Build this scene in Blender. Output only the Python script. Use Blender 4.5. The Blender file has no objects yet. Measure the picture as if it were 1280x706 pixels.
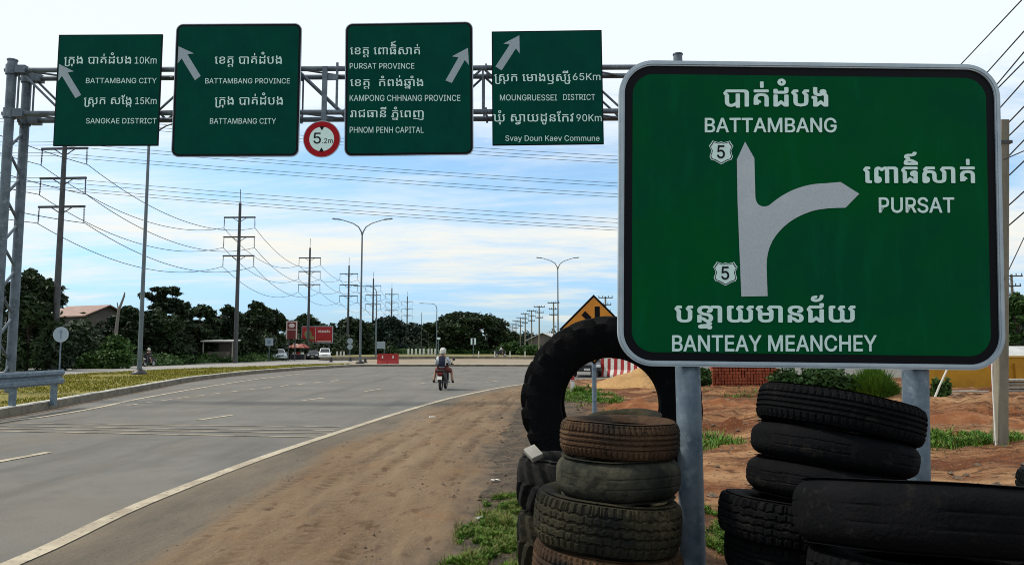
import bpy, bmesh, math, random
import numpy as np
from mathutils import Vector, Matrix, noise as mnoise
R_ = math.radians
rnd = random.Random(7)
scene = bpy.context.scene
COL = scene.collection

# ------------------------------------------------------------------ camera, sky, sun, exposure
CAM_H, FPX, PITCH = 1.65, 950.0, R_(5.0)
cam = bpy.data.cameras.new('camera'); cam_o = bpy.data.objects.new('camera', cam); COL.objects.link(cam_o)
cam.sensor_width = 36.0; cam.lens = FPX / 1280 * 36; cam.clip_start = 0.05; cam.clip_end = 6000
cam_o.location = (0, 0, CAM_H); cam_o.rotation_euler = (math.pi / 2 + PITCH, 0, 0)
scene.camera = cam_o
SUN_EL, SUN_AZ = R_(50), R_(-80)          # azimuth measured from +Y towards +X
scene.view_settings.view_transform = 'Standard'; scene.view_settings.look = 'None'
scene.view_settings.gamma = 1; scene.view_settings.exposure = 0.28
scene.cycles.filter_width = 1.0

def make_world():
    w = bpy.data.worlds.new('World'); scene.world = w; w.use_nodes = True
    nt = w.node_tree; N = nt.nodes; L = nt.links; N.clear()
    out = N.new('ShaderNodeOutputWorld'); bg = N.new('ShaderNodeBackground'); L.new(bg.outputs[0], out.inputs[0])
    bg.inputs[1].default_value = 0.10
    sky = N.new('ShaderNodeTexSky'); sky.sky_type = 'NISHITA'; sky.sun_disc = False
    sky.sun_elevation = SUN_EL; sky.sun_rotation = SUN_AZ; sky.air_density = 1.3; sky.dust_density = 0.4; sky.ozone_density = 2.0
    tc = N.new('ShaderNodeTexCoord'); sep = N.new('ShaderNodeSeparateXYZ'); L.new(tc.outputs['Generated'], sep.inputs[0])
    def m(op, a, b=None, clamp=False):
        n = N.new('ShaderNodeMath'); n.operation = op; n.use_clamp = clamp
        for i, v in enumerate((a, b)):
            if v is None: continue
            if isinstance(v, (int, float)): n.inputs[i].default_value = v
            else: L.new(v, n.inputs[i])
        return n.outputs[0]
    z = m('MAXIMUM', sep.outputs[2], 0.0)
    zz = m('ADD', z, 0.10)
    cx = m('DIVIDE', sep.outputs[0], zz); cy = m('DIVIDE', sep.outputs[1], zz)
    comb = N.new('ShaderNodeCombineXYZ'); L.new(cx, comb.inputs[0]); L.new(cy, comb.inputs[1])
    def nz(scale, sx, sy, off, det=6, rough=.55):
        mp = N.new('ShaderNodeMapping'); mp.inputs['Scale'].default_value = (sx, sy, 1); mp.inputs['Location'].default_value = off
        L.new(comb.outputs[0], mp.inputs[0])
        n = N.new('ShaderNodeTexNoise'); n.inputs['Scale'].default_value = scale; n.inputs['Detail'].default_value = det
        n.inputs['Roughness'].default_value = rough; n.inputs['Distortion'].default_value = .4
        L.new(mp.outputs[0], n.inputs[0]); return n.outputs[0]
    def ramp(v, a, b):
        r = N.new('ShaderNodeMapRange'); r.interpolation_type = 'SMOOTHSTEP'; r.inputs[1].default_value = a; r.inputs[2].default_value = b
        L.new(v, r.inputs[0]); return r.outputs[0]
    n1 = nz(0.8, .55, 1.0, (3.1, 1.7, 0)); n2 = nz(2.6, .45, 1.0, (7.3, 0.4, 0), 10, .66)
    body = m('ADD', m('MULTIPLY', n1, .55), m('MULTIPLY', n2, .45))
    # the cloud deck closes overhead, and opens towards the horizon
    cover = m('ADD', m('ADD', body, m('MULTIPLY', ramp(z, .14, .40), .34)), m('MULTIPLY', m('MULTIPLY', ramp(z, .05, .11), ramp(z, .24, .15)), .11))
    cl = ramp(cover, .47, .74)
    mix = N.new('ShaderNodeMixRGB'); L.new(m('MULTIPLY', cl, .93), mix.inputs[0])
    tint = N.new('ShaderNodeMixRGB'); tint.blend_type = 'MULTIPLY'; tint.inputs[0].default_value = 1; 
    tz = N.new('ShaderNodeMixRGB'); L.new(ramp(z, .0, .22), tz.inputs[0]); tz.inputs[1].default_value = (.58, .90, 1.60, 1); tz.inputs[2].default_value = (1.10, 1.29, 1.45, 1); L.new(tz.outputs[0], tint.inputs[2])
    L.new(sky.outputs[0], tint.inputs[1])
    L.new(tint.outputs[0], mix.inputs[1])
    cc = N.new('ShaderNodeMixRGB'); L.new(ramp(z, .05, .30), cc.inputs[0])
    cc.inputs[1].default_value = (8.7, 7.9, 6.3, 1); cc.inputs[2].default_value = (8.0, 8.6, 8.9, 1)
    L.new(cc.outputs[0], mix.inputs[2])
    L.new(mix.outputs[0], bg.inputs[0])
make_world()
sun = bpy.data.lights.new('sun', 'SUN'); sun_o = bpy.data.objects.new('sun', sun); COL.objects.link(sun_o)
sun.energy = 3.0; sun.angle = R_(5); sun.color = (1.0, .93, .82)
sd = Vector((math.sin(SUN_AZ) * math.cos(SUN_EL), math.cos(SUN_AZ) * math.cos(SUN_EL), math.sin(SUN_EL)))
sun_o.rotation_euler = sd.to_track_quat('Z', 'Y').to_euler()

# ------------------------------------------------------------------ measuring: a photo pixel gives a point at a known distance / on the ground
FW = Vector((0, math.cos(PITCH), math.sin(PITCH))); UP = Vector((0, -math.sin(PITCH), math.cos(PITCH))); C0 = Vector((0, 0, CAM_H))
def ray(px, py): return Vector((1, 0, 0)) * ((px - 640) / FPX) + UP * ((353 - py) / FPX) + FW
def at(px, py, Y): d = ray(px, py); return C0 + d * (Y / d.y)
def gr(px, py, z=0.0): d = ray(px, py); return C0 + d * ((z - CAM_H) / d.z)

# ------------------------------------------------------------------ materials
def mat(name, base, rough=.7, metal=0.0, var=None, bump=None, spec=.4, coord='Object', dust=None, emit=None, lowmix=None):
    """var=(scale, second colour, lo, hi)  bump=(scale,strength)  dust=(scale,colour,lo,hi) a second layer of patches"""
    m = bpy.data.materials.new(name); m.use_nodes = True
    nt = m.node_tree; N = nt.nodes; L = nt.links
    p = N['Principled BSDF']; p.inputs['Base Color'].default_value = (*base, 1); p.inputs['Roughness'].default_value = rough
    p.inputs['Metallic'].default_value = metal; p.inputs['Specular IOR Level'].default_value = spec
    tc = N.new('ShaderNodeTexCoord') if coord == 'Object' else N.new('ShaderNodeNewGeometry')
    co = tc.outputs['Object'] if coord == 'Object' else tc.outputs['Position']
    col = None
    for layer in (var, dust, lowmix):
        if not layer: continue
        sc, c2, lo, hi = layer[:4]
        mp = N.new('ShaderNodeMapping'); L.new(co, mp.inputs[0])
        if len(layer) > 4: mp.inputs['Scale'].default_value = layer[4]
        n = N.new('ShaderNodeTexNoise'); n.inputs['Scale'].default_value = sc; n.inputs['Detail'].default_value = 8; n.inputs['Roughness'].default_value = .62
        L.new(mp.outputs[0], n.inputs[0])
        r = N.new('ShaderNodeMapRange'); r.inputs[1].default_value = lo; r.inputs[2].default_value = hi; L.new(n.outputs[0], r.inputs[0])
        x = N.new('ShaderNodeMixRGB'); L.new(r.outputs[0], x.inputs[0])
        if col is None: x.inputs[1].default_value = (*base, 1)
        else: L.new(col, x.inputs[1])
        x.inputs[2].default_value = (*c2, 1); col = x.outputs[0]
    if col is not None: L.new(col, p.inputs['Base Color'])
    if bump:
        n = N.new('ShaderNodeTexNoise'); n.inputs['Scale'].default_value = bump[0]; n.inputs['Detail'].default_value = 6; L.new(co, n.inputs[0])
        b = N.new('ShaderNodeBump'); b.inputs['Strength'].default_value = bump[1]; b.inputs['Distance'].default_value = bump[2] if len(bump) > 2 else .02
        L.new(n.outputs[0], b.inputs['Height']); L.new(b.outputs[0], p.inputs['Normal'])
    if emit:
        p.inputs['Emission Color'].default_value = (*emit[0], 1); p.inputs['Emission Strength'].default_value = emit[1]
    return m
M = {}
M['galv'] = mat('galvanised_steel', (.16, .20, .235), .55, .25, var=(7, (.085, .125, .165), .38, .62), bump=(60, .08), dust=(16.0, (.24, .29, .32), .54, .72), spec=.3)
M['galv_dark'] = mat('weathered_galvanised_steel', (.125, .155, .185), .55, .25, var=(3, (.06, .08, .10), .38, .66), dust=(7, (.22, .24, .25), .55, .75))
M['steel_dark'] = mat('dark_steel', (.065, .066, .066), .6, .15, var=(3, (.035, .036, .04), .4, .7))
M['lamp_grey'] = mat('lamp_post_paint', (.10, .125, .14), .5, .3, var=(2, (.16, .18, .19), .4, .8))
M['green_sign'] = mat('green_sign_film', (.0004, .078, .017), .62, 0, var=(1.1, (.0006, .062, .026), .38, .62), dust=(5, (.002, .092, .036), .52, .85, (1.6, .35, 1)), spec=.03)
M['green_gantry'] = mat('dark_green_sign_film', (.0004, .054, .037), .5, 0, var=(1.0, (.0004, .041, .031), .4, .7), dust=(2.4, (.002, .062, .047), .55, .8, (1.5, .4, 1)), spec=.03)
M['black_film'] = mat('black_sign_film', (.004, .004, .006), .5, spec=.1)
M['alu'] = mat('aluminium_edge_trim', (.40, .46, .50), .45, .2, var=(5, (.30, .36, .41), .4, .7))
M['white_film'] = mat('reflective_white_film', (.66, .83, .78), .5, 0, var=(30, (.56, .74, .70), .4, .7), spec=.2)
M['silver_film'] = mat('reflective_silver_film', (.44, .48, .50), .4, .1, var=(140, (.36, .40, .43), .4, .65), dust=(3, (.50, .53, .53), .5, .8))
M['grey_film'] = mat('grey_reflective_film', (.30, .35, .38), .45, .1, var=(20, (.25, .30, .33), .4, .7))
M['red_film'] = mat('red_sign_film', (.34, .008, .014), .5, var=(4, (.27, .006, .01), .4, .7), spec=.1)
M['orange_film'] = mat('orange_sign_film', (.62, .23, .012), .45, var=(3, (.50, .17, .01), .4, .7))
M['tyre'] = mat('old_tyre_rubber', (.006, .0065, .0065), .85, 0, var=(7, (.022, .021, .02), .4, .7), bump=(90, .25, .01), dust=(3.2, (.038, .034, .026), .55, .8), spec=.1)
M['tyre_black'] = mat('black_tyre_rubber', (.0028, .0030, .0036), .85, 0, var=(6, (.005, .005, .006), .4, .7), bump=(60, .5, .012), dust=(13, (.013, .012, .010), .58, .72), spec=.07)
M['tyre_rust'] = mat('mud_stained_tyre_rubber', (.050, .029, .017), .9, 0, var=(5, (.12, .070, .036), .45, .62), bump=(90, .6, .01), dust=(2.6, (.014, .013, .012), .46, .62), lowmix=(24, (.02, .014, .01), .55, .68), spec=.08)
M['tyre_mud'] = mat('dusty_tyre_rubber', (.028, .026, .016), .9, 0, var=(5, (.075, .062, .034), .46, .64), bump=(90, .6, .01), dust=(2.4, (.010, .011, .010), .46, .62), lowmix=(26, (.012, .011, .009), .55, .68), spec=.08)
M['tyre_bald'] = mat('worn_grey_tyre_rubber', (.030, .030, .022), .85, 0, var=(4, (.066, .060, .040), .45, .64), bump=(50, .5, .01), dust=(2.5, (.010, .012, .010), .46, .62), lowmix=(20, (.014, .014, .011), .56, .68), spec=.1)
M['concrete'] = mat('concrete', (.24, .23, .20), .9, 0, var=(4, (.16, .155, .14), .4, .7), bump=(30, .2), coord='Pos')
M['pole_concrete'] = mat('weathered_concrete_pole', (.20, .18, .135), .9, 0, var=(2.2, (.13, .115, .085), .42, .7, (3, 3, .7)), bump=(40, .3), dust=(14, (.14, .13, .10), .55, .75))
M['wood'] = mat('grey_weathered_wood', (.34, .31, .26), .9, 0, var=(6, (.22, .20, .17), .4, .7))
M['white_paint'] = mat('white_paint', (.62, .61, .56), .6, 0, var=(6, (.48, .46, .40), .45, .75))
M['red_paint'] = mat('red_plastic', (.33, .012, .010), .45, 0, var=(3, (.25, .01, .01), .4, .7))
M['wire'] = mat('cable_black', (.012, .012, .013), .6)
M['bark'] = mat('bark', (.06, .045, .03), .9, 0, var=(6, (.03, .024, .018), .4, .7))
M['yellow_wall'] = mat('yellow_ochre_render', (.46, .235, .015), .85, 0, var=(1.6, (.34, .16, .012), .4, .7), dust=(.8, (.20, .09, .02), .62, .85), coord='Pos')
M['brick'] = mat('red_brick', (.26, .050, .020), .9, 0, var=(4.5, (.36, .10, .045), .42, .62), bump=(20, .5), dust=(9, (.12, .025, .012), .5, .7), coord='Pos')
M['glass'] = mat('car_glass', (.015, .02, .025), .08, 0, spec=.6)
M['chrome'] = mat('chrome', (.5, .5, .5), .25, .9)
M['rubber'] = mat('rubber', (.014, .014, .014), .8)
M['silver_car'] = mat('pale_car_paint', (.50, .54, .57), .3, .1, var=(2, (.46, .50, .53), .4, .7))
M['dark_car'] = mat('dark_car_paint', (.018, .019, .022), .25, .1)
M['white_car'] = mat('white_car_paint', (.66, .67, .66), .35)
M['plastic_black'] = mat('black_plastic', (.013, .013, .014), .5)
M['lens_red'] = mat('red_tail_lens', (.25, .008, .006), .25)
M['lens_clear'] = mat('clear_lamp_lens', (.7, .72, .72), .15)
M['roof_sheet'] = mat('rust_roof_sheet', (.22, .13, .10), .7, .1, var=(1.5, (.28, .19, .16), .4, .7))
M['roof_pale'] = mat('pale_roof_sheet', (.46, .46, .44), .6, .1, var=(1.5, (.34, .34, .33), .4, .7))
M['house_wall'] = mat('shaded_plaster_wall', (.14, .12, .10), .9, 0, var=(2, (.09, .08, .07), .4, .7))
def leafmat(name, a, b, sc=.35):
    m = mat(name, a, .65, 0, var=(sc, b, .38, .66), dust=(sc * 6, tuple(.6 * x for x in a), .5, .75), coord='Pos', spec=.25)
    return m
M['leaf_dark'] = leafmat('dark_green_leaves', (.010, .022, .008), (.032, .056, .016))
M['leaf_mid'] = leafmat('mid_green_leaves', (.024, .062, .012), (.050, .105, .018), .5)
M['leaf_bright'] = leafmat('fresh_green_leaves', (.050, .135, .010), (.12, .21, .018), 1.6)
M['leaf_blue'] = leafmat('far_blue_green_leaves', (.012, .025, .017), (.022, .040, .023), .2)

# ------------------------------------------------------------------ mesh helpers
class MB:
    def __init__(s): s.v = []; s.f = []
    def add(s, vs, fs):
        o = len(s.v); s.v += [tuple(v) for v in vs]; s.f += [tuple(i + o for i in f) for f in fs]; return s
    def box(s, c, d, rot=None, taper=(1, 1)):
        c = Vector(c); x, y, z = d[0] / 2, d[1] / 2, d[2] / 2
        vs = [Vector((sx * x * (taper[0] if sz > 0 else 1), sy * y * (taper[1] if sz > 0 else 1), sz * z)) for sz in (-1, 1) for sy in (-1, 1) for sx in (-1, 1)]
        if rot is not None: vs = [rot @ v for v in vs]
        return s.add([c + v for v in vs], [(0, 2, 3, 1), (4, 5, 7, 6), (0, 1, 5, 4), (2, 6, 7, 3), (0, 4, 6, 2), (1, 3, 7, 5)])
    def tube(s, pts, rad, n=10, cap=True):
        pts = [Vector(p) for p in pts]; k = len(pts)
        if isinstance(rad, (int, float)): rad = [rad] * k
        rings = []; prev = None
        for i, p in enumerate(pts):
            t = (pts[min(i + 1, k - 1)] - pts[max(i - 1, 0)]).normalized()
            a = prev if prev is not None else (Vector((0, 0, 1)) if abs(t.z) < .9 else Vector((1, 0, 0)))
            u = (a - t * a.dot(t))
            if u.length < 1e-6: u = t.orthogonal()
            u.normalize(); w = t.cross(u); prev = u
            rings.append([p + (u * math.cos(2 * math.pi * j / n) + w * math.sin(2 * math.pi * j / n)) * rad[i] for j in range(n)])
        vs = [v for r in rings for v in r]; fs = []
        for i in range(k - 1):
            for j in range(n): fs.append((i * n + j, i * n + (j + 1) % n, (i + 1) * n + (j + 1) % n, (i + 1) * n + j))
        if cap: fs.append(tuple(range(n - 1, -1, -1))); fs.append(tuple((k - 1) * n + j for j in range(n)))
        return s.add(vs, fs)
    def lathe(s, prof, n=32, mtx=None, closed=False):
        k = len(prof); vs = []
        for j in range(n):
            a = 2 * math.pi * j / n
            for r, z in prof: vs.append(Vector((r * math.cos(a), r * math.sin(a), z)))
        if mtx is not None: vs = [mtx @ v for v in vs]
        fs = []
        for j in range(n):
            for i in range(k if closed else k - 1):
                i2 = (i + 1) % k; j2 = (j + 1) % n
                fs.append((j * k + i, j2 * k + i, j2 * k + i2, j * k + i2))
        return s.add(vs, fs)
    def prism(s, poly, z0, z1, mtx=None):
        n = len(poly); vs = [Vector((x, y, z0)) for x, y in poly] + [Vector((x, y, z1)) for x, y in poly]
        if mtx is not None: vs = [mtx @ v for v in vs]
        return s.add(vs, [tuple(range(n - 1, -1, -1)), tuple(range(n, 2 * n))] + [(i, (i + 1) % n, n + (i + 1) % n, n + i) for i in range(n)])
    def sphere(s, c, r, n=16, m=10):
        c = Vector(c); r = Vector((r, r, r)) if isinstance(r, (int, float)) else Vector(r)
        vs = [c + Vector((0, 0, r.z))]
        for i in range(1, m):
            t = math.pi * i / m
            for j in range(n): a = 2 * math.pi * j / n; vs.append(c + Vector((r.x * math.sin(t) * math.cos(a), r.y * math.sin(t) * math.sin(a), r.z * math.cos(t))))
        vs.append(c - Vector((0, 0, r.z))); fs = []
        for j in range(n): fs.append((0, 1 + j, 1 + (j + 1) % n))
        for i in range(m - 2):
            for j in range(n): fs.append((1 + i * n + j, 1 + (i + 1) * n + j, 1 + (i + 1) * n + (j + 1) % n, 1 + i * n + (j + 1) % n))
        b = len(vs) - 1
        for j in range(n): fs.append((b, 1 + (m - 2) * n + (j + 1) % n, 1 + (m - 2) * n + j))
        return s.add(vs, fs)
    def mesh(s, name, smooth=False):
        me = bpy.data.meshes.new(name); me.from_pydata(s.v, [], s.f); me.validate()
        if smooth: me.shade_smooth()
        return me
    def build(s, name, m, parent=None, smooth=False, bevel=0, sharp=40):
        me = s.mesh(name, smooth)
        return obj(name, me, m, parent, bevel=bevel, sharp=sharp if smooth else None)
def obj(name, me, m, parent=None, bevel=0, sharp=None):
    o = bpy.data.objects.new(name, me); COL.objects.link(o)
    if m is not None: me.materials.append(m)
    if parent is not None: o.parent = parent
    if bevel:
        bm = bmesh.new(); bm.from_mesh(me); bmesh.ops.recalc_face_normals(bm, faces=bm.faces)
        es = [e for e in bm.edges if len(e.link_faces) == 2 and e.calc_face_angle(0) > .5]
        bmesh.ops.bevel(bm, geom=es, offset=bevel, segments=2, profile=.6, affect='EDGES'); bm.to_mesh(me); bm.free(); me.shade_smooth(); sharp = 50
    if sharp: me.set_sharp_from_angle(angle=R_(sharp))
    return o
def tag(o, label=None, cat=None, group=None, kind=None):
    if label: o['label'] = label
    if cat: o['category'] = cat
    if group: o['group'] = group
    if kind: o['kind'] = kind
    return o
def thing(name, label, cat, loc=(0, 0, 0), rz=0, group=None):
    o = bpy.data.objects.new(name, None); COL.objects.link(o); o.location = loc; o.rotation_euler = (0, 0, rz); o.empty_display_size = .3
    return tag(o, label, cat, group)
def kids(o): return [c for c in bpy.data.objects if c.parent == o]
def dup(o, loc=None, rz=None, label=None, group=None, parent=None, scale=None):
    c = o.copy(); COL.objects.link(c)
    if parent is not None: c.parent = parent
    if loc is not None: c.location = loc
    if rz is not None: c.rotation_euler = (0, 0, rz)
    if scale is not None: c.scale = (scale,) * 3 if isinstance(scale, (int, float)) else scale
    if label: c['label'] = label
    if group: c['group'] = group
    for k in kids(o): dup(k, parent=c)
    return c
def rrect(w, h, r, n=8):
    P = []
    for cx, cy, a0 in ((w / 2 - r, h / 2 - r, 0), (-w / 2 + r, h / 2 - r, 90), (-w / 2 + r, -h / 2 + r, 180), (w / 2 - r, -h / 2 + r, 270)):
        for i in range(n + 1): a = R_(a0 + 90 * i / n); P.append((cx + r * math.cos(a), cy + r * math.sin(a)))
    return P
def ring_prism(mb, outer, inner, z0, z1):
    n = len(outer); vs = [(x, y, z) for P, z in ((outer, z0), (outer, z1), (inner, z1), (inner, z0)) for x, y in P]; fs = []
    for k in range(4):
        k2 = (k + 1) % 4
        for i in range(n): j = (i + 1) % n; fs.append((k * n + i, k * n + j, k2 * n + j, k2 * n + i))
    return mb.add(vs, fs)

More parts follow.
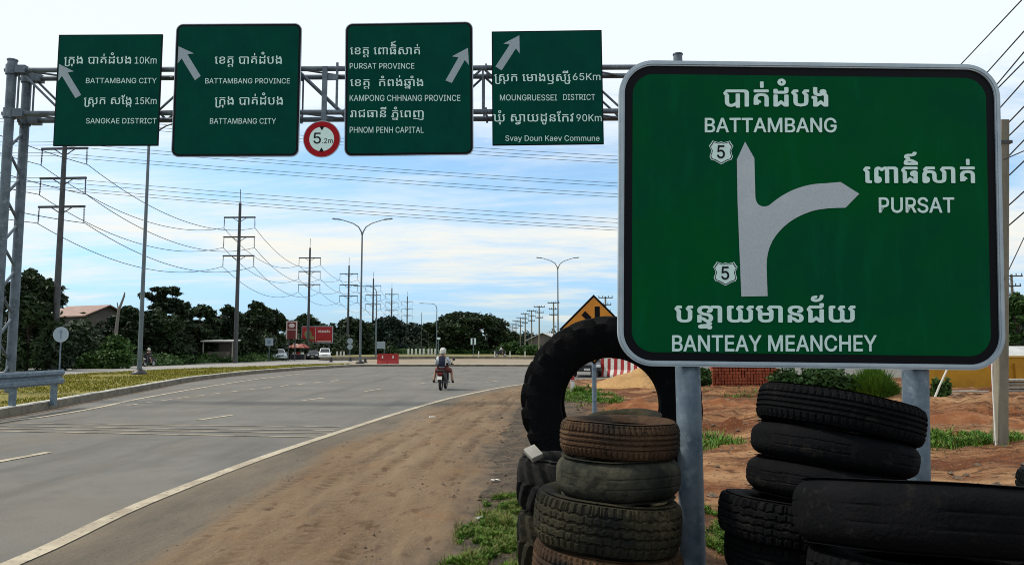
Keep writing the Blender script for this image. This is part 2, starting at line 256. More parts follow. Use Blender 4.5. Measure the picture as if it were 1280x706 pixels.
GLYPHS = """្ត:0:-448,-244 -20,2 -16,4 -12,8 -13,18 -4,24 0,50 2,21 6,19 11,18 15,16 21,14 26,11 32,8 38,5 45,2 45,-2 38,-5 32,-8 26,-11 20,-14 16,-16 10,-18 6,-19 2,-21 0,-106 -82,0 0,106 -3,20 -8,16 -14,12 -21,10 -29,5 -38,2 -38,-2 -29,-5 -22,-10 -14,-12 -8,-16 -3,-20 0,-41 2,-7 5,-5 8,-3 11,-1 65,0 0,-49
្ដ:0:-448,-244 -36,6 -22,19 -7,31 0,50 2,21 6,19 11,18 15,16 21,14 26,11 32,8 38,5 45,2 45,-2 38,-5 32,-8 26,-11 20,-14 16,-16 10,-18 6,-19 2,-21 0,-106 -82,0 0,106 -3,20 -7,16 -15,12 -21,10 -19,4 -22,2 -26,1 -38,-2 -29,-6 -22,-10 -14,-15 -8,-20 -3,-26 1,-16 2,-11 4,-8 6,-5 7,-2 10,-1 61,0 0,-49
្ទ:0:-224,-244 5,6 3,6 3,6 1,6 -1,5 -3,5 -4,3 -6,0 -199,-12 -30,1 -23,6 -16,9 -11,13 -6,13 -2,14 4,21 13,18 15,11 20,7 25,4 151,12 23,3 19,4 15,5 14,9 5,8 -39,0 0,37 126,0 0,-21 -3,-19 -8,-17 -14,-13 -19,-10 -16,-6 -19,-4 -21,-3 -173,-20 -18,-3 -11,-5 -7,-7 -1,-10 3,-9 7,-5 13,-2 17,1 270,29 0,-55 -2,-18 -6,-13 -11,-7 -14,-3
្រ:287:190,377 0,-474 3,-23 10,-19 10,-11 11,-9 14,-8 23,-7 26,-3 26,2 23,8 20,11 16,17 10,19 3,23 0,48 92,0 0,-54 -3,-31 -9,-27 -15,-23 -20,-20 -23,-15 -27,-11 -30,-8 -31,-4 -32,-2 -32,2 -31,4 -29,8 -27,11 -23,15 -20,20 -15,23 -9,27 -3,31 0,480;98,361 0,33 -19,24 -15,19 -12,14 -12,15 -7,11 -3,7 -1,7 1,7 4,8 7,10 11,16 11,15 13,17 17,22 121,0 0,-67 -121,0 0,-1 97,-108 0,-49
្ន:0:-187,-244 -26,4 -18,12 -11,15 -5,13 -142,-10 -52,-1 -40,4 -27,11 -19,14 -10,19 -4,23 2,18 5,15 9,13 13,9 16,9 20,6 25,4 29,2 33,1 142,0 0,39 82,0 0,-39 63,0 0,-49 -63,0 0,-36 17,-6 12,-10 6,-13 2,-16 -4,-18 -10,-17 -12,-9 -15,-5;-247,-151 0,39 -142,0 -31,-1 -22,-3 -14,-7 -4,-14 2,-9 5,-6 11,-5 18,-2 16,0 22,0 26,1 31,2 38,2
្វ:0:-359,-244 -28,1 -25,3 -24,5 -21,7 -18,11 -15,13 -10,17 -7,21 -2,25 0,25 36,9 32,7 28,7 24,6 23,6 20,6 20,6 21,7 21,8 24,9 26,10 30,11 80,0 0,-38 -2,-29 -6,-26 -10,-24 -14,-21 -16,-19 -20,-17 -23,-14 -24,-12 -27,-8 -30,-7 -30,-4;-356,-182 20,1 21,5 23,7 21,10 20,11 17,14 14,14 8,15 3,16 -21,-8 -19,-8 -17,-6 -15,-6 -15,-5 -14,-4 -15,-5 -17,-4 -17,-5 -19,-4 -23,-5 -25,-6 10,-13 14,-8 19,-5
្ស:302:198,383 0,-316 54,0 0,-67 -54,0 0,-107 -3,-31 -10,-27 -16,-23 -21,-18 -25,-14 -28,-11 -30,-7 -32,-5 -32,-1 -34,1 -31,5 -29,8 -25,11 -22,15 -18,19 -13,24 -7,28 -3,33 0,2 -55,0 0,49 137,0 0,-48 3,-23 11,-19 10,-11 12,-9 15,-8 23,-7 26,-3 18,1 17,3 16,6 15,8 13,9 11,11 11,19 4,23 0,97 -98,0 0,67 98,0 0,316;106,361 0,33 -19,24 -15,19 -12,14 -12,15 -7,11 -3,7 -1,7 1,7 4,8 7,10 11,16 11,15 13,17 17,22 121,0 0,-67 -121,0 0,-1 97,-108 0,-49
្ក:0:-513,-244 0,106 2,21 6,19 11,18 15,16 21,14 26,11 32,8 38,5 45,2 45,-2 38,-5 32,-8 26,-11 20,-14 16,-16 10,-18 6,-19 2,-21 0,-106 -82,0 0,106 -3,20 -8,16 -14,12 -21,10 -29,5 -38,2 -38,-2 -29,-5 -22,-10 -14,-12 -8,-16 -3,-20 0,-106
ប:635:190,371 0,-213 4,-28 10,-22 18,-18 24,-13 32,-7 39,-3 40,3 32,7 25,13 17,18 11,22 3,28 0,214 92,0 0,-214 -24,-88 -74,-52 -122,-18 -122,18 -73,52 -24,88 0,213;445,361 0,33 -19,24 -15,19 -12,14 -12,15 -7,11 -3,7 -1,7 1,7 4,8 7,10 12,16 10,15 14,17 16,22 121,0 0,-67 -121,0 0,-1 97,-108 0,-49;98,361 0,33 -19,24 -15,19 -12,14 -12,15 -7,11 -3,7 -1,7 1,7 4,8 7,10 11,16 11,15 13,17 17,22 121,0 0,-67 -121,0 0,-1 97,-108 0,-49
ា:288:98,0 0,458 -2,21 -5,16 -9,11 -13,7 -21,5 -28,1 -138,0 0,67 184,0 31,-2 26,-4 21,-8 15,-12 13,-14 8,-17 6,-20 3,-24 1,-27 0,-458
ត:635:98,519 0,67 439,0 0,-67;98,247 92,0 0,-28 20,-1 18,-4 16,-6 15,-9 13,-11 10,-14 8,-18 4,-20 2,-23 -3,-32 -10,-28 -17,-23 -22,-16 -24,-11 -28,-3 -28,0 -17,2 -16,5 -13,8 -11,12 -7,15 -2,18;190,67 14,1 10,4 9,7 6,9 4,11 1,13 -3,16 -7,12 -14,8 -20,3;98,229 0,64 24,88 73,52 122,18 122,-18 74,-52 24,-88 0,-293 -92,0 0,293 -3,27 -11,23 -17,17 -25,13 -32,7 -40,3 -39,-3 -32,-7 -24,-13 -18,-17 -10,-23 -4,-27 0,-64;98,247 92,0 0,-28 20,-1 18,-4 16,-6 15,-9 13,-11 10,-14 8,-18 4,-20 2,-23 -3,-32 -10,-28 -17,-23 -22,-16 -24,-11 -28,-3 -28,0 -17,2 -16,5 -13,8 -11,12 -7,15 -2,18;190,67 14,1 10,4 9,7 6,9 4,11 1,13 -3,16 -7,12 -14,8 -20,3
់:0:-334,684 0,195 73,0 0,-195
ដ:635:98,470 0,140 91,0 0,-73 202,0 24,1 17,5 10,8 3,11 0,112 92,0 0,-112 -1,-20 -4,-17 -6,-15 -8,-12 -13,-10 -17,-8 -21,-6 -27,-3 -32,-1;98,0 0,402 92,0 0,-321 128,117 127,-116 0,320 92,0 0,-402 -106,0 -113,103 -114,-103
ំ:0:-296,684 -20,2 -19,5 -17,9 -16,11 -14,14 -12,15 -8,18 -5,19 -2,20 2,20 5,19 8,18 12,15 14,14 16,11 17,9 19,5 20,2 20,-2 19,-5 17,-9 16,-11 14,-14 12,-15 8,-18 5,-19 2,-20 -2,-20 -5,-19 -8,-18 -12,-15 -14,-14 -16,-11 -17,-9 -19,-5;-297,745 20,4 17,11 12,17 4,20 -4,21 -11,17 -17,12 -21,4 -20,-4 -17,-11 -11,-18 -4,-21 4,-20 11,-17 17,-11
ង:635:97,0 0,257 -3,13 -8,9 -15,5 -22,1 0,67 73,0 21,-2 17,-6 12,-10 10,-14 5,-18 2,-21 0,-200 129,117 127,-116 0,257 -1,19 -5,15 -7,13 -10,11 -11,9 -13,9 -23,-8 -23,-7 -23,-7 -23,-6 -24,-3 -23,-1 -29,1 -27,5 -25,7 -23,11 -19,14 -16,17 -12,19 -8,24 -2,26 0,167 91,0 0,-167 5,-22 13,-19 14,-9 17,-5 21,-2 18,1 17,1 18,4 22,6 -13,12 -9,14 -6,17 -2,18 2,18 8,17 12,16 17,14 15,6 17,4 19,1 19,-1 17,-4 14,-6 18,-13 12,-15 8,-19 2,-21 -1,-17 -4,-15 -7,-13 -12,-13 17,-8 15,-10 12,-10 10,-11 9,-12 6,-14 4,-16 3,-19 1,-21 0,-341 -106,0 -113,103 -114,-103
ព:635:98,234 0,217 1,24 4,22 6,21 9,20 12,16 16,14 18,10 23,6 27,2 17,-2 17,-5 17,-8 17,-12 17,-15 18,-19 2,0 19,18 18,16 18,11 18,9 22,5 23,2 23,-2 20,-6 16,-10 13,-14 11,-16 8,-20 5,-21 3,-22 1,-24 0,-451 -92,0 0,451 -2,27 -7,20 -10,11 -16,4 -14,-2 -13,-7 -12,-10 -11,-12 -10,-11 -10,-10 -11,-7 -12,-2 -12,2 -11,7 -10,10 -11,11 -11,12 -12,10 -12,7 -13,2 -16,-4 -11,-11 -6,-20 -2,-27 0,-217;98,247 92,0 0,-28 20,-1 18,-4 16,-6 15,-9 13,-11 10,-14 8,-18 4,-20 2,-23 -3,-32 -10,-28 -17,-23 -22,-16 -24,-11 -28,-3 -28,0 -17,2 -16,5 -13,8 -11,12 -7,15 -2,18;190,67 14,1 10,4 9,7 6,9 4,11 1,13 -3,16 -7,12 -14,8 -20,3
ធ:635:537,215 0,-215 -106,0 -113,103 -114,-103 -106,0 0,384 -16,20 -12,17 -10,14 -8,17 -3,14 1,9 1,9 3,8 6,10 10,12 14,18 11,14 14,18 17,22 411,0 0,-67 -409,0 -4,-5 -3,-4 -3,-4 -1,-2 -1,-2 0,-2 2,-9 6,-11 9,-14 15,-17 12,-14 14,-16 16,-19 0,-319 128,117 127,-116 0,133;537,198 -92,0 0,47 -22,1 -19,4 -18,6 -15,8 -13,10 -11,12 -8,15 -4,17 -2,19 4,31 12,25 20,20 26,14 28,9 32,3 24,-2 20,-5 16,-8 12,-12 8,-14 2,-18;445,313 0,59 -13,-1 -12,-3 -9,-4 -6,-6 -4,-7 -1,-9 3,-13 9,-9 14,-5
ិ:0:-451,684 -22,4 -15,14 -7,14 -4,18 -1,23 2,21 6,21 10,19 13,17 17,15 21,12 24,9 28,6 31,2 24,-1 24,-3 24,-6 24,-7 23,-9 23,-11 21,-12 22,-13 21,-14 19,-15 20,-15 18,-16 0,-73;-426,747 248,0 -18,13 -17,11 -17,9 -16,8 -15,7 -15,6 -20,7 -19,4 -17,3 -16,1 -23,-2 -19,-5 -16,-8 -11,-13 -7,-18
៍:0:-369,684 -36,2 -30,7 -23,11 -17,17 -10,22 -3,28 3,23 10,20 10,12 14,10 18,8 21,6 26,4 29,1 56,0 33,2 25,6 16,10 10,14 6,18 2,23 86,0 -5,-39 -16,-33 -26,-28 -35,-21 -40,-12 -45,-4 -74,0 -20,-1 -16,-4 -11,-8 -4,-11 3,-11 10,-8 15,-5 23,-2 27,0 0,-57
ស:928:169,419 -13,16 -10,14 -8,10 -8,11 -5,8 -2,7 -1,6 1,7 4,8 7,10 12,16 10,15 14,17 16,22 278,0 0,-67 -278,0 0,-1 65,-74;830,378 0,-220 -6,-48 -17,-40 -28,-30 -40,-22 -51,-14 -63,-4 -113,18 -68,52 -23,88 0,135 -3,27 -10,23 -16,17 -23,13 -29,7 -35,3 -35,-3 -29,-7 -23,-13 -15,-17 -10,-23 -3,-27 0,-59 -92,0 0,59 3,35 7,30 13,26 18,21 23,17 28,13 33,9 39,5 43,2 44,-2 38,-6 33,-9 29,-14 23,-18 18,-21 13,-25 7,-30 3,-33 0,-135 3,-28 9,-22 16,-18 22,-13 28,-7 34,-3 35,3 28,7 22,13 16,18 9,22 3,28 0,220;98,247 92,0 0,-28 20,-1 18,-4 16,-6 15,-9 13,-11 10,-14 8,-18 4,-20 2,-23 -3,-32 -10,-28 -17,-23 -22,-16 -24,-11 -28,-3 -28,0 -17,2 -16,5 -13,8 -11,12 -7,15 -2,18;190,67 14,1 10,4 9,7 6,9 4,11 1,13 -3,16 -7,12 -14,8 -20,3;738,361 0,33 -19,24 -15,19 -12,14 -12,15 -7,11 -3,7 -1,7 1,7 4,8 7,10 11,16 11,15 13,17 17,22 121,0 0,-67 -121,0 0,-1 97,-108 0,-49
ន:635:97,0 0,246 92,0 0,-75 24,-1 21,-3 18,-5 17,-6 14,-8 13,-8 16,-12 15,-13 11,-10 11,-10 12,-11 19,-13 19,-4 13,2 12,6 12,11 10,16 7,21 2,26 -3,25 -8,21 -8,12 -10,10 -13,9 -15,8 -19,6 -21,4 -41,8 -38,9 -34,10 -31,11 -27,13 -23,15 -20,15 -17,18 -13,19 -9,20 -5,22 -2,24 2,29 7,27 12,25 17,22 23,19 29,16 36,11 43,7 50,2 51,-2 43,-6 36,-10 29,-13 23,-16 17,-19 12,-20 7,-21 2,-23 -1,-18 -5,-17 -7,-16 -10,-15 -14,-13 -18,-11 -22,-8 -26,-5 -31,-2 -7,0 0,60 15,1 13,5 9,7 7,10 4,12 1,13 -3,15 -9,14 -10,9 -12,7 -17,6 -19,5 -24,3 -28,1 -45,-3 -35,-7 -25,-13 -16,-18 -10,-22 -3,-28 2,-20 7,-18 10,-16 16,-14 19,-12 24,-12 28,-9 32,-9 36,-7 41,-9 36,-11 30,-13 24,-16 20,-18 14,-20 11,-23 6,-26 2,-28 -2,-29 -7,-27 -12,-23 -15,-20 -18,-17 -21,-13 -23,-10 -24,-6 -26,-2 -23,2 -20,5 -17,9 -16,11 -17,13 -17,15 -16,14 -15,12 -14,10 -16,7 -18,4 -21,2 0,-104
ទ:599:296,0 -59,4 -48,14 -37,22 -27,30 -16,40 -5,48 0,76 92,0 0,-76 3,-28 8,-22 15,-18 19,-13 25,-7 30,-3 31,3 25,7 20,13 14,18 8,22 3,28 0,77 -70,12 -61,14 -51,15 -43,17 -34,20 -26,23 -18,27 -10,30 -4,35 2,29 7,27 12,25 17,22 23,19 29,16 36,11 43,7 50,2 51,-2 43,-7 36,-12 29,-15 23,-19 17,-21 12,-22 7,-25 2,-25 0,-24 -92,0 0,24 -3,22 -10,19 -16,17 -23,13 -33,7 -43,3 -42,-3 -33,-7 -24,-13 -16,-18 -10,-22 -3,-28 3,-23 7,-20 13,-17 19,-15 25,-13 31,-10 37,-10 44,-9 51,-8 8,17 13,13 16,7 20,3 18,-2 14,-7 12,-9 10,-12 5,-13 2,-14 -2,-20 -7,-16 -10,-13 -11,-7 0,-72 -5,-48 -16,-40 -27,-30 -37,-22 -49,-14
យ:953:855,378 0,-220 -5,-42 -17,-38 -27,-32 -39,-26 -52,-15 -65,-5 -34,1 -30,5 -28,7 -24,10 -22,11 -18,14 -3,0 -13,-11 -14,-9 -16,-8 -17,-6 -18,-5 -21,-3 -21,-3 -24,-2 -25,-1 -5,0 -50,2 -43,7 -36,12 -29,16 -23,18 -18,23 -11,24 -8,27 -2,29 0,378 8,28 25,16 41,6 87,0 0,-67 -30,-1 -22,-5 -13,-7 -4,-10 0,-338 3,-28 10,-22 16,-18 24,-13 33,-7 42,-3 30,1 25,3 21,6 17,8 13,10 10,13 7,14 4,17 1,19 0,220 92,0 0,-220 3,-28 10,-22 16,-18 22,-13 28,-7 34,-3 34,3 28,7 22,13 16,18 10,22 3,28 0,220;763,361 0,33 -19,24 -15,19 -12,14 -12,15 -7,11 -3,7 -1,7 1,7 4,8 7,10 12,16 10,15 14,17 16,22 121,0 0,-67 -121,0 0,-1 97,-108 0,-49;445,361 0,33 -19,24 -15,19 -12,14 -12,15 -7,11 -3,7 -1,7 1,7 4,8 7,10 12,16 10,15 14,17 16,22 121,0 0,-67 -121,0 0,-1 97,-108 0,-49
ម:635:159,259 0,67 316,0 0,-67;190,371 0,-213 4,-28 10,-22 18,-18 24,-13 32,-7 39,-3 40,3 32,7 25,13 17,18 11,22 3,28 0,214 92,0 0,-214 -24,-88 -74,-52 -122,-18 -122,18 -73,52 -24,88 0,213;445,361 0,33 -19,24 -15,19 -12,14 -12,15 -7,11 -3,7 -1,7 1,7 4,8 7,10 12,16 10,15 14,17 16,22 121,0 0,-67 -121,0 0,-1 97,-108 0,-49;98,361 0,33 -19,24 -15,19 -12,14 -12,15 -7,11 -3,7 -1,7 1,7 4,8 7,10 11,16 11,15 13,17 17,22 121,0 0,-67 -121,0 0,-1 97,-108 0,-49
ជ:635:98,0 0,384 -16,20 -12,17 -10,14 -8,17 -3,14 1,9 2,9 3,8 7,10 9,12 13,18 12,14 14,18 16,22 279,0 16,2 13,4 8,8 3,10 0,64 92,0 0,-64 -1,-19 -4,-17 -7,-14 -10,-13 -12,-10 -17,-8 -19,-6 -24,-3 -28,-1 -287,0 -4,-4 -2,-4 -3,-4 -1,-3 -2,-2 0,-2 2,-9 6,-11 9,-14 15,-17 12,-14 14,-16 16,-19 0,-319 128,117 127,-116 0,369 92,0 0,-451 -106,0 -113,103 -114,-103
័:0:-324,682 -28,1 -25,4 -21,7 -17,8 -14,11 -11,13 -8,16 -4,16 -2,18 5,33 14,27 23,20 31,13 39,8 45,3 0,-59 -25,-1 -21,-3 -16,-5 -16,-13 -5,-17 3,-15 11,-11 11,-6 17,-4 23,-1 26,2 24,6 22,9 19,14 16,18 14,21 9,25 6,29 2,33 75,0 -3,-42 -9,-39 -15,-35 -21,-30 -25,-26 -31,-20 -35,-16 -40,-9
ក:636:98,519 0,67 440,0 0,-67;98,0 0,293 6,48 19,40 31,31 42,21 55,14 67,4 67,-4 55,-14 43,-21 31,-31 18,-40 6,-48 0,-293 -92,0 0,293 -4,28 -10,22 -18,18 -24,13 -32,7 -40,3 -39,-3 -32,-7 -25,-13 -18,-18 -10,-22 -4,-28 0,-293
រ:288:137,361 0,33 -19,24 -15,19 -12,14 -12,15 -7,11 -3,7 -1,7 1,7 4,8 7,10 12,16 10,15 14,17 16,22 121,0 0,-67 -121,0 0,-1 97,-108 0,-49;229,376 0,-307 -2,-22 -6,-18 -10,-13 -14,-9 -17,-5 -20,-2 -18,0 -18,1 -18,3 -18,4 -17,8 -15,10 -13,14 -10,18 -6,23 -2,27 2,25 6,21 10,18 13,14 15,11 16,9 17,6 17,5 16,2 0,157;137,67 0,84 -14,-2 -15,-7 -12,-13 -4,-20 4,-20 10,-13 15,-7
ុ:0:-321,-244 0,152 -52,0 0,58 144,0 0,-210
ខ:635:317,0 -50,2 -43,7 -36,12 -29,16 -23,18 -17,23 -12,24 -7,27 -2,29 0,128 173,25 53,11 44,14 34,18 24,22 14,27 5,32 -3,25 -10,20 -16,17 -23,12 -33,8 -43,2 -42,-2 -33,-7 -24,-12 -16,-13 -10,-15 -3,-14 3,-16 10,-10 15,-7 21,-2 0,-70 -42,0 -24,3 -22,7 -22,13 -16,17 -11,24 -3,30 2,23 7,23 12,21 17,21 23,17 29,16 36,11 43,7 50,2 51,-2 43,-7 36,-11 29,-16 23,-18 17,-20 12,-24 7,-24 2,-26 -3,-34 -10,-31 -16,-27 -23,-25 -29,-21 -35,-18 -42,-15 -48,-13 -55,-10 -86,-13 0,-73 3,-28 10,-22 15,-18 24,-13 33,-7 42,-3 43,3 33,7 23,13 16,18 10,22 3,28 0,76 92,0 0,-76 -2,-29 -7,-27 -12,-24 -17,-23 -23,-18 -29,-16 -36,-12 -43,-7
េ:288:189,377 0,-275 2,-17 5,-11 10,-5 15,-2 47,0 0,-67 -97,0 -23,1 -18,5 -14,6 -14,16 -5,22 0,327;97,361 0,33 -19,24 -15,19 -12,14 -12,15 -7,11 -3,7 -1,7 1,7 4,8 7,10 12,16 10,15 14,17 16,22 121,0 0,-67 -121,0 0,-1 97,-108 0,-49
ែ:288:115,635 -19,1 -19,3 -17,5 -17,8 -14,10 -13,12 -9,14 -5,17 -2,19 4,27 10,23 18,18 26,13 32,7 40,3 0,-63 -24,-2 -17,-5 -11,-9 -3,-13 2,-9 6,-8 11,-6 16,-2 20,2 17,6 16,10 14,13 11,17 10,22 6,24 5,29 1,33 73,0 -2,-47 -7,-41 -12,-35 -16,-30 -20,-24 -23,-19 -27,-13 -29,-7;189,377 0,-275 2,-17 5,-11 10,-5 15,-2 47,0 0,-67 -97,0 -23,1 -18,5 -14,6 -14,16 -5,22 0,327;97,361 0,33 -19,24 -15,19 -12,14 -12,15 -7,11 -3,7 -1,7 1,7 4,8 7,10 12,16 10,15 14,17 16,22 121,0 0,-67 -121,0 0,-1 97,-108 0,-49
ឆ:635:537,213 0,-55 -2,-30 -5,-28 -9,-24 -12,-22 -16,-19 -18,-15 -21,-11 -24,-7 -26,-2 -21,2 -20,6 -19,10 -17,13 -17,14 -16,16 -13,14 -11,12 -10,10 -13,12 -15,9 -18,7 -24,3 0,-128 -92,0 -15,26 -13,25 -9,23 -7,23 -4,21 -1,19 3,25 9,18 15,11 22,4 0,189 -16,20 -12,17 -10,14 -8,17 -3,14 1,9 2,9 3,8 7,10 9,12 13,18 12,14 14,18 16,22 411,0 0,-67 -409,0 -4,-4 -2,-4 -3,-4 -1,-3 -2,-2 0,-2 4,-15 13,-19 14,-17 19,-22 24,-27 0,-205 23,-2 20,-4 16,-3 20,-8 17,-10 16,-12 16,-16 13,-14 13,-16 13,-17 15,-13 14,-10 16,-3 16,4 12,11 8,16 4,19 2,21 1,20 0,55;537,198 -92,0 0,47 -22,1 -19,4 -18,6 -15,8 -13,10 -11,12 -8,15 -4,17 -2,19 4,31 12,25 20,20 26,14 28,9 32,3 24,-2 20,-5 16,-8 12,-12 8,-14 2,-18;445,313 0,59 -13,-1 -12,-3 -9,-4 -6,-6 -4,-7 -1,-9 3,-13 9,-9 14,-5
ញ:952:683,-244 -25,1 -23,3 -21,4 -20,7 -20,7 -18,9 -18,10 -18,10 -18,10 -18,10 -20,8 -22,6 -23,5 -24,3 -25,3 -25,1 -26,1 -26,0 -195,0 0,58 195,0 34,-1 33,-1 31,-4 29,-4 27,-5 26,-7 24,-7 21,-9 19,-10 18,-10 17,-9 16,-8 17,-7 16,-5 15,-5 24,-4 23,-2 28,2 21,7 16,11 10,16 7,20 3,23 -74,0 0,58 160,0 0,-21 -2,-34 -7,-31 -11,-28 -16,-24 -20,-20 -23,-16 -27,-12 -31,-7;503,533 18,14 21,14 24,12 27,10 31,6 35,2 48,-2 40,-8 32,-12 25,-16 20,-20 14,-23 9,-26 5,-27 2,-29 0,-428 -92,0 0,428 -3,28 -9,23 -16,19 -22,15 -28,8 -34,3 -28,-2 -24,-4 -19,-8 -17,-9 -16,-12 -17,-13;98,234 0,217 1,24 4,22 6,21 9,20 12,16 16,14 18,10 23,6 27,2 17,-2 17,-5 17,-8 17,-12 17,-15 18,-19 2,0 19,18 18,16 18,11 18,9 22,5 23,2 23,-2 20,-6 16,-10 13,-14 11,-16 8,-20 5,-21 3,-22 1,-24 0,-451 -92,0 0,451 -2,27 -7,20 -10,11 -16,4 -14,-2 -13,-7 -12,-10 -11,-12 -10,-11 -10,-10 -11,-7 -12,-2 -12,2 -11,7 -10,10 -11,11 -11,12 -12,10 -12,7 -13,2 -16,-4 -11,-11 -6,-20 -2,-27 0,-217;98,247 92,0 0,-28 20,-1 18,-4 16,-6 15,-9 13,-11 10,-14 8,-18 4,-20 2,-23 -3,-32 -10,-28 -17,-23 -22,-16 -24,-11 -28,-3 -28,0 -17,2 -16,5 -13,8 -11,12 -7,15 -2,18;190,67 14,1 10,4 9,7 6,9 4,11 1,13 -3,16 -7,12 -14,8 -20,3
ឃ:928:98,158 0,328 -2,11 -6,9 -9,6 -13,4 -18,2 -21,1 0,67 87,0 23,-1 18,-5 15,-6 13,-16 5,-22 0,-378 3,-28 10,-22 15,-18 23,-13 29,-7 35,-3 35,3 29,7 23,13 16,18 10,22 3,28 0,214 92,0 0,-214 3,-28 9,-22 16,-18 22,-13 28,-7 34,-3 35,3 28,7 22,13 16,18 9,22 3,28 0,221 92,0 0,-221 -6,-48 -17,-40 -28,-30 -40,-22 -51,-14 -63,-4 -34,1 -31,4 -28,7 -24,9 -22,12 -19,15 -41,-27 -54,-16 -67,-5 -63,4 -52,14 -40,22 -29,30 -17,40;738,361 0,33 -19,24 -15,19 -12,14 -12,15 -7,11 -3,7 -1,7 1,7 4,8 7,10 11,16 11,15 13,17 17,22 121,0 0,-67 -121,0 0,-1 97,-108 0,-49;421,361 0,33 -19,24 -15,19 -12,14 -12,15 -7,11 -3,7 -1,7 1,7 4,8 7,10 12,16 10,15 14,17 16,22 121,0 0,-67 -121,0 0,-1 97,-108 0,-49
ូ:0:-297,-244 -44,3 -36,9 -27,16 -20,21 -11,27 -4,31 0,103 82,0 0,-103 2,-13 5,-12 8,-11 12,-7 15,-4 18,-2 26,3 19,11 11,15 4,20 0,103 82,0 0,-103 -4,-31 -11,-27 -19,-21 -27,-16 -36,-9
វ:326:137,354 0,40 -25,24 -21,20 -15,15 -16,16 -10,11 -4,8 -1,6 1,6 4,8 6,10 12,16 10,14 13,17 16,21 49,0 16,2 10,4 7,8 2,10 0,64 92,0 0,-64 -2,-19 -4,-17 -8,-14 -11,-13 -14,-10 -17,-8 -20,-6 -24,-3 -27,-1 -49,0 0,-1 122,-108 0,-56;229,376 0,-307 -2,-22 -6,-18 -10,-13 -14,-9 -17,-5 -20,-2 -18,0 -18,1 -18,3 -18,4 -17,8 -15,10 -13,14 -10,18 -6,23 -2,27 2,25 6,21 10,18 13,14 15,11 16,9 17,6 17,5 16,2 0,157;137,67 0,84 -14,-2 -15,-7 -12,-13 -4,-20 4,-20 10,-13 15,-7
ឫ:635:190,371 0,-213 4,-28 10,-22 18,-18 24,-13 32,-7 39,-3 40,3 32,7 25,13 17,18 11,22 3,28 0,214 92,0 0,-214 -24,-88 -74,-52 -122,-18 -122,18 -73,52 -24,88 0,213;445,361 0,33 -19,24 -15,19 -12,14 -12,15 -7,11 -3,7 -1,7 1,7 4,8 7,10 12,16 10,15 14,17 16,22 121,0 0,-67 -121,0 0,-1 97,-108 0,-49;98,361 0,33 -19,24 -15,19 -12,14 -12,15 -7,11 -3,7 -1,7 1,7 4,8 7,10 11,16 11,15 13,17 17,22 121,0 0,-67 -121,0 0,-1 97,-108 0,-49;98,-244 0,58 146,0 62,3 50,8 38,13 28,20 17,24 6,30 -54,0 0,64 146,0 0,-27 -3,-44 -11,-37 -17,-32 -24,-25 -32,-21 -38,-15 -47,-11 -53,-6 -62,-2
ី:0:-85,684 -67,0 0,219 67,0;-451,684 -22,4 -15,14 -7,14 -4,18 -1,23 2,21 6,21 10,19 13,17 17,15 21,12 24,9 28,6 31,2 24,-1 24,-3 24,-6 24,-7 23,-9 23,-11 21,-12 22,-13 21,-14 19,-15 20,-15 18,-16 0,-73;-426,747 248,0 -18,13 -17,11 -17,9 -16,8 -15,7 -15,6 -20,7 -19,4 -17,3 -16,1 -23,-2 -19,-5 -16,-8 -11,-13 -7,-18
ភ:635:98,519 0,67 439,0 0,-67;124,-4 -27,3 -23,9 -18,15 -16,21 -12,27 -8,34 52,20 6,-13 6,-11 6,-9 7,-6 7,-4 9,-1 7,1 6,5 5,8 1,11 -2,24 -6,27 -6,19 -6,20 -6,20 -4,21 -3,21 -1,21 3,34 8,30 13,27 20,24 24,20 30,16 35,12 40,7 46,2 67,-4 55,-14 43,-21 31,-31 18,-40 6,-48 0,-293 -92,0 0,293 -3,27 -11,23 -17,17 -25,13 -32,7 -40,3 -39,-3 -32,-10 -25,-16 -18,-22 -10,-25 -4,-28 1,-19 3,-18 5,-17 6,-16 6,-18 6,-17 4,-20 3,-23 1,-26 -1,-24 -5,-21 -8,-18 -9,-14 -13,-12 -14,-9 -15,-6 -17,-4
បា:923:733,0 0,458 -2,21 -5,16 -8,11 -14,7 -21,5 -28,1 -138,0 0,67 184,0 31,-2 26,-4 20,-8 16,-12 12,-14 9,-17 6,-20 3,-24 1,-27 0,-458;537,24 0,-64 -92,0 0,64;98,384 -16,20 -12,17 -10,14 -8,17 -3,14 1,9 2,9 3,8 7,10 9,12 13,18 12,14 14,18 16,22 436,0 0,-67 -434,0 -4,-4 -2,-4 -3,-4 -1,-3 -2,-2 0,-2 2,-9 6,-11 9,-14 15,-17 12,-14 14,-16 16,-19 0,-242 2,-28 8,-24 12,-21 17,-16 21,-9 26,-3 16,1 17,4 19,6 19,9 19,9 18,11 16,12 15,12 13,12 13,18 4,16 0,272 92,0 0,-449 -92,0 0,68 -1,0 -17,-13 -18,-12 -18,-11 -18,-9 -19,-8 -20,-7 -20,-4 -22,-3 -24,-1 -34,3 -30,7 -27,14 -23,17 -20,20 -16,24 -11,26 -7,28 -2,29
 :269:
.:269:136,-6 -13,1 -12,3 -11,7 -10,8 -9,10 -6,11 -3,12 -2,14 2,13 3,12 6,11 9,10 10,9 11,6 12,3 13,1 13,-1 13,-3 11,-6 10,-9 8,-10 6,-11 4,-12 1,-13 -1,-14 -4,-12 -6,-11 -8,-10 -10,-8 -11,-7 -13,-3
